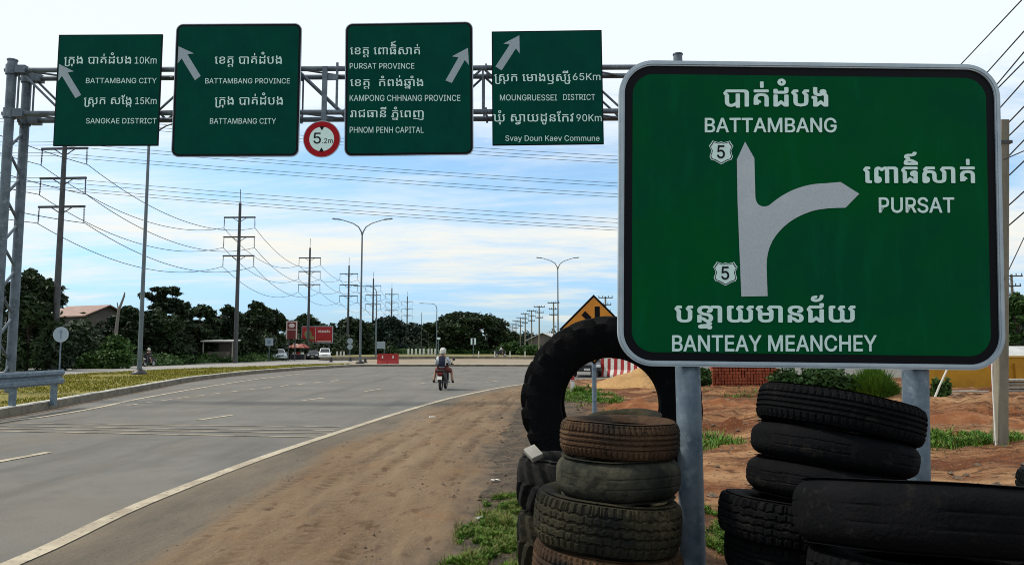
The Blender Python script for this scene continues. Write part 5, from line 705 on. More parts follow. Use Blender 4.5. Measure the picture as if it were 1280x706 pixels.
# ------------------------------------------------------------------ big direction sign
def place_children(root, board, parts):
    m = Matrix.Translation(-Vector(root.location)) @ board.m
    for o in parts:
        for q in (o if isinstance(o, list) else [o]):
            if q is not None: q.matrix_basis = m
def arrow_parts(board, px, m, root, z=.012, name='arrow'):
    return flat([board.pixel(*p) for p in px], z, name, m, root)
def big_sign():
    Y = 4.72; c = at(1014.5, 268, Y)
    B = Board(board_matrix(c, 0, R_(-.72), R_(2.0)))
    base = Vector((c.x, Y + .1, 0))
    root = thing('direction_sign', 'large green road sign on two steel posts with branching arrow to Battambang and Pursat', 'road sign', base)
    tl, br = B.pixel(772, 76), B.pixel(1257, 462.5); bl, tr = B.pixel(774, 457), B.pixel(1246.5, 82)
    Wd = ((tr.x - tl.x) + (br.x - bl.x)) / 2; Hh = ((tl.y - bl.y) + (tr.y - br.y)) / 2
    cx, cy = (tl.x + tr.x + bl.x + br.x) / 4, (tl.y + tr.y + bl.y + br.y) / 4
    sh = lambda P: [(x + cx, y + cy) for x, y in P]
    parts = []
    mb = MB(); ring_prism(mb, sh(rrect(Wd, Hh, .215, 14)), sh(rrect(Wd - .068, Hh - .068, .181, 14)), -.03, .014)
    ring_prism(mb, sh(rrect(Wd - .024, Hh - .024, .203, 14)), sh(rrect(Wd - .05, Hh - .05, .19, 14)), .010, .0195)
    parts.append(mb.build('frame', M['alu'], root, True, 0, 30))
    mb = MB(); mb.prism(sh(rrect(Wd - .06, Hh - .06, .185, 14)), -.022, .004); parts.append(mb.build('border', M['black_film'], root))
    mb = MB(); mb.prism(sh(rrect(Wd - .172, Hh - .172, .135, 14)), -.004, .0065); parts.append(mb.build('sign_face', M['green_sign'], root))
    Z = .0105
    def w(t, x0, x1, yt, yb, u, bold): parts.append(write(t, B, x0, x1, yt, yb, u, M['white_film'], root, Z, bold))
    w('បាត់ដំបង', 903.5, 1034.5, 113.5, 133.5, 586, 24)
    w('BATTAMBANG', 880.4, 1045, 148.6, 165.8, 727, 22)
    w('\u17c1ពាធ\u17b7\u17cdសាត់', 1078, 1217.5, 209.5, 228.8, 586, 24)
    w('PURSAT', 1097.5, 1191.8, 247.6, 265.8, 727, 22)
    w('បន\u17d2ទាយមានជ\u17d0យ', 842.5, 1068.5, 382.5, 402.4, 586, 24)
    w('BANTEAY MEANCHEY', 839.5, 1095, 419.2, 438.4, 727, 22)
    # branching arrow
    sc = lambda x, y: (870 + x / 3.209, 160 + y / 3.209)
    def bez(a, b, c, n=7): return [((1 - t) ** 2 * a[0] + 2 * t * (1 - t) * b[0] + t * t * c[0], (1 - t) ** 2 * a[1] + 2 * t * (1 - t) * b[1] + t * t * c[1]) for t in [i / n for i in range(1, n + 1)]]
    P = [(195, 57), (232, 123), (236, 278)] + bez((236, 278), (240, 316), (272, 316), 6) + bez((272, 316), (288, 316), (300, 304), 4) + bez((300, 304), (395, 224), (520, 223), 10) + [(577, 218), (652, 265), (597, 321)] + bez((597, 321), (500, 321), (455, 337), 5) + bez((455, 337), (380, 362), (335, 412), 6) + bez((335, 412), (278, 472), (281, 560), 6) + [(285, 674), (180, 676), (172, 480), (165, 300), (162, 128)]
    parts.append(arrow_parts(B, [sc(*p) for p in P], M['silver_film'], root, Z - .001))
    mk = [sc(*p) for p in P]; gx = sum(p[0] for p in mk) / len(mk)
    # route shields
    for (sx, sy) in ((901, 190.6), (906.3, 341.6)):
        o = B.pixel(sx, sy); s = (B.pixel(sx + 15.5, sy).x - o.x)
        half = [(0, -1.0), (.22, -.88), (.50, -.72), (.82, -.62), (.94, -.38), (.84, -.10), (.80, .12), (.90, .34), (.98, .50), (.80, .74), (.70, .92), (.44, .84), (.18, .78), (0, .88)]
        full = half + [(-x, y) for x, y in half[::-1][1:-1]]
        def shp(k): return [(o.x + x * s * k, o.y + y * s * k) for x, y in full]
        a = flat(shp(1.0), Z - .002, 'route_shield', M['white_film'], root, .0008); parts.append(a)
        b = MB(); ring_prism(b, shp(.93), shp(.86), 0, .0006); b.v = [(x, y, z + Z - .0004) for x, y, z in b.v]; q = b.build('shield_outline', M['black_film'], a)
        q2 = write('5', B, sx - 5.2, sx + 4.6, sy - 8.2, sy + 7.6, 727, M['black_film'], a, Z + .0006, 12, 'shield_number')
        a.matrix_basis = Matrix.Translation(-base) @ B.m
    place_children(root, B, parts)
    # posts behind the board, footplates, clamps
    for (xt, xb, top) in ((849, 866, 84), (1146, 1146, 100)):
        pt = at(xt if top < 90 else 1139, top, Y + .125); pb = at(xb, 690 if top < 90 else 600, Y + .125)
        d = (pb - pt); k = (0 - pt.z) / d.z; foot = pt + d * k; r = .078
        mb = MB(); mb.tube([foot - base, pt - base], r, 28); mb.tube([pt - base, pt - base + Vector((0, 0, .006))], r * 1.06, 28)
        post = mb.build('post', M['galv'], root, True, 0, 50)
        for zz in (1.66, 2.4, 3.2):
            q = pt + d * ((zz - pt.z) / d.z) - base
            mb = MB(); mb.tube([q - Vector((0, 0, .02)), q + Vector((0, 0, .02))], r * 1.1, 20); mb.build('clamp', M['galv'], post, True, 0, 50)
        mb = MB(); mb.tube([foot - base - Vector((0, 0, .05)), foot - base + Vector((0, 0, .09))], [.24, .22], 20); mb.build('concrete_footing', M['concrete'], post, True, 0, 40)
    for zz in (1.66, 2.4, 3.2): mb = MB(); mb.box((0, -.035, zz), (2.1, .03, .05)); mb.build('back_rail', M['galv'], root)
big_sign()

# ------------------------------------------------------------------ overhead gantry and what hangs on it
GY = 24.5
YAW = R_(-.75)
def gpt(px, py, back=0.0):
    """point of the gantry's front plane (or back metres behind it) seen at a photo pixel"""
    Y = GY
    for _ in range(6):
        p = at(px, py, Y); Y = GY + math.tan(YAW) * (p.x + 16) + back
    return at(px, py, Y)
def gantry():
    A = gpt(15, 88); Bq = gpt(847.5, 84); zt = (A.z + Bq.z) / 2; zl = (gpt(15, 142).z + gpt(847.5, 139).z) / 2
    ax = (Bq - A); ax.z = 0; L_ = ax.length; ax.normalize(); bk = Vector((-ax.y, ax.x, 0)) * .78
    base = Vector((A.x, A.y, .0))
    root = thing('overhead_gantry', 'grey steel truss gantry spanning the road on paired tubular legs', 'gantry', base)
    P = lambda s, z, b: Vector((0, 0, z)) + ax * s + bk * b
    for z in (zt, zl):
        for b in (0, 1):
            mb = MB(); mb.tube([P(-.22, z, b), P(L_ + .22, z, b)], .085, 14)
            for k in range(8):
                s = k * L_ / 7; mb.tube([P(s - .03, z, b), P(s + .03, z, b)], .14, 14)
            mb.build('chord', M['galv_dark'], root, True, 0, 40)
    n = 14; dg = MB()
    for b in (0, 1):
        for k in range(n):
            s0, s1 = .25 + (L_ - .5) * k / n, .25 + (L_ - .5) * (k + 1) / n
            dg.tube([P(s0, zt if k % 2 == 0 else zl, b), P(s1, zl if k % 2 == 0 else zt, b)], .04, 8)
    for k in range(n + 1):
        s = .25 + (L_ - .5) * k / n
        for z in (zt, zl):
            if k < n: dg.tube([P(s, z, k % 2), P(s + (L_ - .5) / n, z, 1 - k % 2)], .035, 8)
        if k % 2 == 0:
            for b in (0, 1): dg.tube([P(s, zt, b), P(s, zl, b)], .032, 8)
    dg.build('lattice', M['galv_dark'], root, True, 0, 40)
    for s in (0, L_):
        for b in (0, 1):
            mb = MB(); hh = zt + (.32 if s == 0 else .40); mb.tube([P(s, .0, b), P(s, hh, b)], .145, 20); mb.tube([P(s, hh, b), P(s, hh + .04, b)], .165, 20)
            leg = mb.build('leg', M['galv_dark'], root, True, 0, 50)
            for z in (zt, zl):
                mb = MB(); mb.tube([P(s, z - .16, b), P(s, z + .16, b)], .19, 16); mb.box(P(s + (.35 if s == 0 else -.35), z, b), (.34, .3, .26)); mb.build('clamp', M['galv_dark'], leg, True, 0, 40)
            mb = MB(); mb.box(P(s, .015, b), (.62, .62, .03))
            for k in range(8): mb.tube([P(s, .03, b) + Vector((.24 * math.cos(k * .785), .24 * math.sin(k * .785), 0)), P(s, .13, b) + Vector((.24 * math.cos(k * .785), .24 * math.sin(k * .785), 0))], .02, 6)
            mb.build('base_plate', M['galv_dark'], leg)
        mb = MB(); z = .4; k = 0
        while z < zl - .4:
            z2 = z + .78; mb.tube([P(s, z, k % 2), P(s, z2, 1 - k % 2)], .045, 8); z = z2; k += 1
        mb.build('leg_brace', M['galv_dark'], root, True, 0, 40)
        mb = MB(); mb.box(P(s, -.02, .5) , (1.2, 2.0, .24), Matrix.Rotation(math.atan2(ax.y, ax.x), 3, 'Z')); mb.build('concrete_plinth', M['concrete'], root)
    return A, ax
GA, GAX = gantry()
def gantry_sign(name, label, x0, y0, x1, y1, rounded, texts, arrow, roll=0.0):
    off = -.24
    c = gpt((x0 + x1) / 2, (y0 + y1) / 2, off); B = Board(board_matrix(c, math.atan2(GAX.y, GAX.x), roll))
    a, b = B.pixel(x0, (y0 + y1) / 2), B.pixel(x1, (y0 + y1) / 2); t, d = B.pixel((x0 + x1) / 2, y0), B.pixel((x0 + x1) / 2, y1)
    w, h = b.x - a.x, t.y - d.y; cx, cy = (a.x + b.x) / 2, (t.y + d.y) / 2
    base = Vector((c.x, c.y, c.z - h / 2)); root = thing(name, label, 'road sign', base); parts = []
    sh = lambda P: [(x + cx, y + cy) for x, y in P]
    if rounded:
        mb = MB(); mb.prism(sh(rrect(w, h, .24, 8)), -.03, 0); parts.append(mb.build('frame', M['alu'], root, bevel=0))
        mb = MB(); mb.prism(sh(rrect(w - .05, h - .05, .22, 8)), -.01, .004); parts.append(mb.build('border', M['black_film'], root))
        mb = MB(); mb.prism(sh(rrect(w - .19, h - .19, .16, 8)), -.01, .008); parts.append(mb.build('sign_face', M['green_gantry'], root))
    else:
        mb = MB(); mb.prism(sh(rrect(w, h, .015, 2)), -.03, .004); parts.append(mb.build('backing', M['black_film'], root))
        mb = MB(); mb.prism(sh(rrect(w - .07, h - .07, .015, 2)), -.01, .008); parts.append(mb.build('sign_face', M['green_gantry'], root))
    for (s, a0, a1, yt, yb, u, bold) in texts: parts.append(write(s, B, a0, a1, yt, yb, u, M['white_film'], root, .014, bold))
    parts.append(flat([B.pixel(*p) for p in arrow], .013, 'arrow', M['grey_film'], root))
    for fx in (-.3, .3): mb = MB(); mb.box((cx + fx * w, cy, -.09), (.09, h * .94, .10)); parts.append(mb.build('bracket', M['galv_dark'], root))
    place_children(root, B, parts)
K, Cc = 586, 727
def arrow7(tip, l, r, t1, t2):
    """tip, two barbs, two tail corners -> a seven-point arrow"""
    tip, l, r, t1, t2 = map(lambda p: Vector(p), (tip, l, r, t1, t2))
    ax = (tip - (t1 + t2) / 2).normalized(); w = (t2 - t1) / 2; mid = (l + r) / 2 + ax * (-.0) + ax * 3.0
    return [tip, l, mid - w, t1, t2, mid + w, r]
BT = 'បាត់ដំបង'
gantry_sign('gantry_sign', 'square cornered dark green overhead sign reading Battambang City 10Km, nearest the left legs', 70, 43.5, 200.7, 182.6, False,
    [('\u17d2រក\u17bbង ' + BT, 80.3, 164, 71.8, 80, K, 3), ('10Km', 168.5, 195.8, 71.6, 80, Cc, 0), ('BATTAMBANG CITY', 107.6, 195.8, 98, 104.5, Cc, -8),
     ('\u17d2រស\u17bbក ស\u17c2ង\u17d2ក', 105, 164.5, 122.6, 130.6, K, 3), ('15Km', 169.2, 195.8, 122.2, 130.6, Cc, 0), ('SANGKAE DISTRICT', 107.6, 195.8, 148.1, 154.7, Cc, -8)],
    arrow7((74.1, 80.5), (73.1, 102), (92.6, 89.7), (94.6, 123.2), (101.8, 119)))
gantry_sign('gantry_sign', 'round cornered dark green overhead sign reading Battambang Province, arrow pointing up left', 217, 29.8, 375.5, 196.2, True,
    [('\u17c1ខត\u17d2ត ' + BT, 268.5, 352.3, 71.4, 80.2, K, 3), ('BATTAMBANG PROVINCE', 256.7, 362.5, 98.3, 104.8, Cc, -8), ('\u17d2រក\u17bbង ' + BT, 268.5, 353.6, 122.3, 131.2, K, 3), ('BATTAMBANG CITY', 262.5, 345, 148.2, 155, Cc, -8)],
    arrow7((223.4, 58.4), (222.2, 79.9), (242.7, 67.3), (243.9, 100.8), (251.1, 95.5)))
gantry_sign('gantry_sign', 'round cornered dark green overhead sign listing Pursat, Kampong Chhnang and Phnom Penh', 431, 28.5, 591.5, 194.7, True,
    [('\u17c1ខត\u17d2ត \u17c1ពាធ\u17b7\u17cdសាត់', 437.8, 525, 60, 68.5, K, 3), ('PURSAT PROVINCE', 437.2, 518, 79.5, 86.3, Cc, -8), ('\u17c1ខត\u17d2ត  កំពង់ឆ\u17d2នាំង', 437.8, 529, 99.8, 108, K, 3),
     ('KAMPONG CHHNANG PROVINCE', 437.2, 575.5, 119.2, 126.6, Cc, -8), ('រាជធានី ភ\u17d2នំ\u17c1ពញ', 437.8, 529.6, 138.6, 147, K, 3), ('PHNOM PENH CAPITAL', 437.2, 529.6, 159, 166.3, Cc, -8)],
    arrow7((585, 60.3), (565, 71), (586.2, 82), (556.9, 101), (564.8, 104.2)), R_(.6))
gantry_sign('gantry_sign', 'square cornered dark green overhead sign reading Moungruessei District 65Km, nearest the big sign', 615, 38.8, 753.5, 181.4, False,
    [('\u17d2រស\u17bbក \u17c1មាងឫស\u17d2សី', 617.9, 713.3, 93.4, 102, K, 3), ('65Km', 716, 750.5, 92, 100.6, Cc, 0), ('MOUNGRUESSEI', 625, 696.3, 118.8, 126, Cc, -8), ('DISTRICT', 704, 743.7, 118.2, 125.4, Cc, -8),
     ('ឃ\u17bbំ ស\u17d2វាយដ\u17bcន\u17c2កវ', 616.8, 717.2, 143.3, 152.3, K, 3), ('90Km', 720.6, 752, 143.3, 152, Cc, 0), ('Svay Doun Kaev Commune', 631.7, 749.4, 169.7, 176.4, Cc, -2)],
    arrow7((649.2, 44.7), (629.3, 55), (649.6, 67.4), (619.3, 83.7), (627, 88.5)), R_(.5))
def height_sign():
    c = gpt(402.2, 174, -.2); B = Board(board_matrix(c, math.atan2(GAX.y, GAX.x))); r = B.pixel(402.2 + 23.4, 174).x
    base = Vector((c.x, c.y, c.z - r)); root = thing('height_limit_sign', 'round red and white height limit sign reading 5.2m hung below the gantry', 'road sign', base)
    circ = lambda k, n=48: [(k * math.cos(i * 2 * math.pi / n), k * math.sin(i * 2 * math.pi / n)) for i in range(n)]
    parts = []
    mb = MB(); mb.prism(circ(r), -.03, 0); parts.append(mb.build('edge', M['alu'], root))
    mb = MB(); mb.prism(circ(r * .96), -.01, .004); parts.append(mb.build('red_ring', M['red_film'], root))
    mb = MB(); mb.prism(circ(r * .66), -.01, .008); parts.append(mb.build('sign_face', M['white_film'], root))
    for s in (1, -1):
        parts.append(flat([(-.13 * r, s * .68 * r), (.13 * r, s * .68 * r), (0, s * .46 * r)], .012, 'triangle', M['black_film'], root))
    parts.append(write('5', B, 391.8, 401.2, 166.2, 179.6, Cc, M['black_film'], root, .012, 8)); parts.append(write('.2m', B, 403, 416, 173.2, 179.2, Cc, M['black_film'], root, .012, 4))
    mb = MB()
    t = B.pixel(404, 82).y; mb.box((.03, (t + r * .4) / 2, -.10), (.16, t - r * .4, .08)); mb.box((.42, (t + r) / 2 + .3, -.16), (.07, t - r - .3, .06)); mb.box((.2, t - .35, -.13), (.5, .2, .05))
    parts.append(mb.build('hanger', M['galv_dark'], root))
    place_children(root, B, parts)
height_sign()

# ------------------------------------------------------------------ tyres
def tyre_mesh(name, R, rin, w, tread, seed=0, nseg=None):
    rs = random.Random(seed); NT = {'ag': 25, 'big': 25}.get(tread, 33); n = nseg or {'ag': 256, 'big': 256, 'road': 288, 'truck': 288}.get(tread, 144)
    lug = {'road': .010, 'truck': .012, 'bald': .004, 'ag': .034, 'big': .040}[tread]
    prof = []                                         # (r, z, tread parameter or None)
    zt0, zt1 = -.43 * w, .43 * w
    side = lambda s: [(rin, s * .30 * w), (rin + .012, s * .40 * w), (rin + (R - rin) * .30, s * .475 * w), (rin + (R - rin) * .55, s * .50 * w), (rin + (R - rin) * .78, s * .49 * w), (R - (.068 if tread == 'bald' else .05) - lug * .3, s * .468 * w), (R - (.047 if tread == 'bald' else .020) - lug * .2, s * .448 * w)]
    for p in side(-1): prof.append((*p, None))
    for i in range(NT):
        t = i / (NT - 1); prof.append((R - (.042 if tread == 'bald' else .016) * abs(2 * t - 1) ** 3.4, zt0 + (zt1 - zt0) * t, t))
    for p in side(1)[::-1]: prof.append((*p, None))
    for q in ((rin + .008, .24), (rin + .03, .36), (R * .62 + rin * .38, .44), (R - .05 - lug * .5, .38), (R - .034 - lug * .5, .0)): prof.append((q[0], q[1] * w, None))
    for q in ((R - .05 - lug * .5, -.38), (R * .62 + rin * .38, -.44), (rin + .03, -.36), (rin + .008, -.24)): prof.append((q[0], q[1] * w, None))
    k = len(prof); V = []; ph = rs.random() * 6
    for j in range(n):
        u = j / n; a = 2 * math.pi * u; ca, sa = math.cos(a), math.sin(a)
        wob = 1 + .008 * math.sin(2 * a + ph) + .006 * math.sin(3 * a + ph * 2); zw = .004 * math.sin(2 * a + ph * 1.7) + .0015 * math.sin(5 * a + ph)
        for (r, z, t) in prof:
            d = 0
            if t is not None:
                if tread == 'road':
                    for g in (.26, .42, .58, .74):
                        if abs(t - g) < .022: d = lug
                    if (t < .22 or t > .78) and (u * 72 + t * .8) % 1 < .28: d = lug * .9
                    if .3 < t < .7 and (u * 72 + t * 3) % 1 < .16: d = max(d, lug * .4)
                elif tread == 'truck':
                    z1 = .035 * (abs((u * 40) % 1 - .5) * 4 - 1)
                    for g in (.2, .4, .6, .8):
                        if abs(t - g - z1 * .6) < .026: d = lug
                    if (t < .16 or t > .84) and (u * 60) % 1 < .30: d = lug * .9
                    if (u * 60 + (0.5 if t > .5 else 0)) % 1 < .12: d = max(d, lug * .6)
                elif tread == 'bald':
                    for g in (.36, .64):
                        if abs(t - g - .01 * math.sin(u * 9 + ph)) < .016: d = lug * max(0, min(1, .9 + math.sin(u * 17 + ph) + math.sin(u * 41)))
                    d += .0012 * rs.random() + .003 * mnoise.noise(Vector((u * 30, t * 3, seed)))
                else:
                    q = ((u * (18 if tread == 'ag' else 22)) + (abs(t - .5) * 1.3) + (.5 if t > .5 else 0)) % 1
                    d = lug * min(1, max(0, (abs(q - .5) - .21) / .09))
                    if abs(t - .5) < .07 and tread == 'big': d = min(d, lug * .3)
            elif tread in ('ag', 'big') and r > R - .07:
                q = ((u * (18 if tread == 'ag' else 22)) + .65 + (.5 if z > 0 else 0)) % 1; d = lug * .8 * min(1, max(0, (abs(q - .5) - .21) / .09))
            V.append(((r - d) * ca * wob, (r - d) * sa * wob, z + zw))
    F = [(j * k + i, ((j + 1) % n) * k + i, ((j + 1) % n) * k + (i + 1) % k, j * k + (i + 1) % k) for j in range(n) for i in range(k)]
    me = bpy.data.meshes.new(name); me.from_pydata(V, [], F)
    bm = bmesh.new(); bm.from_mesh(me); bmesh.ops.recalc_face_normals(bm, faces=bm.faces); bm.to_mesh(me); bm.free(); me.shade_smooth(); me.set_sharp_from_angle(angle=R_(38)); return me
def tyre(label, loc, R, w, tread, m, rot=(0, 0, 0), rin=None, seed=0, group=None):
    o = obj('tyre', tyre_mesh('tyre', R, rin or R * .62, w, tread, seed), m); o.location = loc; o.rotation_mode = 'ZYX'; o.rotation_euler = rot
    return tag(o, label, 'tyre', group)
def flat_tyre(label, pxl, pxr, ztop, zbot, Y, tread, m, tilt=0, seed=0, pitch=0):
    """a tyre lying flat: seen between two photo columns, at distance Y, between two heights"""
    w = (ztop - zbot); z = (ztop + zbot) / 2
    k = Y / (FPX * math.cos(PITCH)) * math.cos(PITCH); x = ((pxl + pxr) / 2 - 640) * k / FPX * FPX / FPX if False else ((pxl + pxr) / 2 - 640) / FPX * Y; R = (pxr - pxl) / 2 / FPX * Y
    return tyre(label, (x, Y, z), R, w, tread, m, (R_(pitch), R_(tilt), R_(seed * 37)), seed=seed)
# stack left of the left post, from the bottom up
Yl = 4.36
flat_tyre('wide truck tyre on the ground, hidden bottom of the left stack', 668, 846, .33, .03, Yl, 'truck', M['tyre_mud'], 0, 1)
flat_tyre('brown mud stained tyre at the lower picture edge, under the thick dusty one', 664, 846, .575, .325, Yl, 'road', M['tyre_rust'], 4, 2)
flat_tyre('thick dusty tyre, third from the top of the left stack', 666, 846, .845, .575, Yl, 'truck', M['tyre_mud'], 5.5, 3)
flat_tyre('worn smooth grey tyre under the mud red tyre of the left stack', 694, 845, 1.06, .84, Yl - .02, 'bald', M['tyre_bald'], .8, 4)
flat_tyre('mud red grooved car tyre on top of the left stack', 699, 846, 1.255, 1.06, Yl, 'road', M['tyre_rust'], 1.2, 5)
# lugged tyres behind it
flat_tyre('smooth sided lower lugged tyre on the weeds behind the left stack', 646, 780, .60, .20, 5.15, 'ag', M['tyre_mud'], 0, 6)
flat_tyre('chunky lugged tractor tyre lying under the white block behind the left stack', 645, 775, .94, .60, 5.13, 'ag', M['tyre'], 2, 7)
flat_tyre('lugged tyre on the ground at the bottom behind the left stack', 650, 782, .21, .02, 5.17, 'truck', M['tyre'], 0, 26)
tyre('small domed tyre showing through the hole of the standing tractor tyre', (.735, 5.02, 1.10), .27, .24, 'bald', M['tyre_mud'], (R_(6), R_(-3), 1), seed=8)
# big tractor tyre standing on edge
Yb = 5.95
cb = at(763.5, 506, Yb)
tyre('huge black tractor tyre standing upright behind the left sign post', cb, 110.5 / FPX * Yb, .36, 'big', M['tyre_black'], (R_(90), 0, 0), rin=58.5 / FPX * Yb, seed=9).rotation_euler = Matrix.Rotation(R_(-9), 3, 'Z').to_4x4().__matmul__(Matrix.Rotation(R_(90), 4, 'X')).to_euler('ZYX')
for i, (zb, zt) in enumerate(((.02, .27), (.27, .53))):
    flat_tyre(('worn tyre on the ground under the standing tractor tyre', 'worn tyre carrying the standing tractor tyre')[i], 696, 835, zt, zb, Yb + .02, 'bald', M['tyre_black'], 0, 10 + i)
# leaning stack between the posts
Yr = 4.22
flat_tyre('bottom tyre of the leaning stack between the sign posts, hidden at ground level', 905, 1100, .24, .02, Yr, 'bald', M['tyre_black'], 0, 12)
flat_tyre('tyre second from the ground in the leaning stack between the sign posts', 900, 1096, .455, .24, Yr, 'truck', M['tyre_black'], 1, 13, -2)
flat_tyre('tyre third from the ground in the leaning stack, low beside the wide front tyre', 902, 1098, .66, .45, Yr, 'road', M['tyre_black'], 2, 28, -3)
flat_tyre('black tyre jutting left at mid height of the leaning stack between the posts', 896, 1096, .85, .63, Yr - .05, 'truck', M['tyre_black'], 5, 14, -4)
flat_tyre('tyre under the greenish black one in the leaning stack', 930, 1122, 1.02, .83, Yr, 'bald', M['tyre_black'], 8, 15, -5)
flat_tyre('greenish black tyre just below the top tyre of the leaning stack', 938, 1131, 1.195, 1.005, Yr, 'bald', M['tyre_black'], 10, 16, -5.5)
flat_tyre('black car tyre tilted on top of the leaning stack between the posts', 946, 1141, 1.385, 1.185, Yr, 'road', M['tyre_black'], 12.5, 17, -6)
# front right stack
Yf = 3.36
for i, (a, b, lab, tr) in enumerate(((.02, .27, 'wide tyre at ground level of the near right stack, below the picture', 'truck'), (.27, .52, 'wide black tyre hidden low in the near right stack', 'bald'), (.52, .79, 'wide black tyre at the picture bottom, under the top one of the near right stack', 'truck'))):
    flat_tyre(lab, 1006, 1292, b, a, Yf, tr, M['tyre_black'], 0, 18 + i, -3 * i)
flat_tyre('widest black lorry tyre on top of the near right stack', 993, 1281, 1.075, .80, Yf, 'bald', M['tyre_black'], 2.2, 22, -9)
tyre('tyre cut by the right edge of the picture behind the near right stack', (3.25, 4.35, .84), .36, .24, 'road', M['tyre'], (0, 0, 0), seed=23)
for i in range(3): tyre(('tyre right below the one cut by the right picture edge', 'tyre second from the ground at the right picture edge', 'tyre lying on the ground at the right picture edge')[i], (3.26, 4.36, .60 - .24 * i), .37, .24, 'bald', M['tyre_black'], seed=24 + i)
def block():
    c = at(665, 561, 4.95); mb = MB(); mb.box((0, 0, 0), (.08, .13, .035), Matrix.Rotation(R_(-22), 3, 'Y') @ Matrix.Rotation(R_(16), 3, 'Z') @ Matrix.Rotation(R_(28), 3, 'X'))
    o = mb.build('concrete_block', M['concrete'], None, bevel=.004); o.location = (c.x + .01, c.y, .985); tag(o, 'small pale concrete block lying on the lugged tyre beside the standing one', 'block')
block()
# ------------------------------------------------------------------ trees and shrubs: leaf-sized faces spread through clumps
def leaf_mesh(name, clumps, size, seed=0, droop=0.0):
    rg = np.random.default_rng(seed); VV = []
    for (cx, cy, cz, rx, ry, rz, n) in clumps:
        d = rg.normal(size=(n, 3)); d /= np.linalg.norm(d, axis=1)[:, None]
        r = rg.random(n) ** .45; lump = 1 + .22 * np.sin(d[:, 0] * 5 + seed) * np.cos(d[:, 1] * 4 + cx) + .14 * np.sin(d[:, 2] * 7 + cy)
        p = d * (r * lump)[:, None] * np.array([rx, ry, rz]) + np.array([cx, cy, cz])
        a = rg.normal(size=(n, 3)); a[:, 2] *= .6; a /= np.linalg.norm(a, axis=1)[:, None]
        b = np.cross(a, rg.normal(size=(n, 3))); b /= np.linalg.norm(b, axis=1)[:, None] + 1e-9
        s = size * (.55 + .9 * rg.random(n))[:, None]
        q = np.stack([p - a * s, p + b * s * .42, p + a * s, p - b * s * .42], axis=1); q[:, 2, 2] -= droop * s[:, 0]
        VV.append(q.reshape(-1, 3))
    V = np.concatenate(VV); n = len(V) // 4
    me = bpy.data.meshes.new(name); me.vertices.add(len(V)); me.vertices.foreach_set('co', V.ravel().astype('f4'))
    me.loops.add(n * 4); me.loops.foreach_set('vertex_index', np.arange(n * 4, dtype='i4')); me.polygons.add(n)
    me.polygons.foreach_set('loop_start', np.arange(0, n * 4, 4, dtype='i4')); me.update(); me.validate(); return me
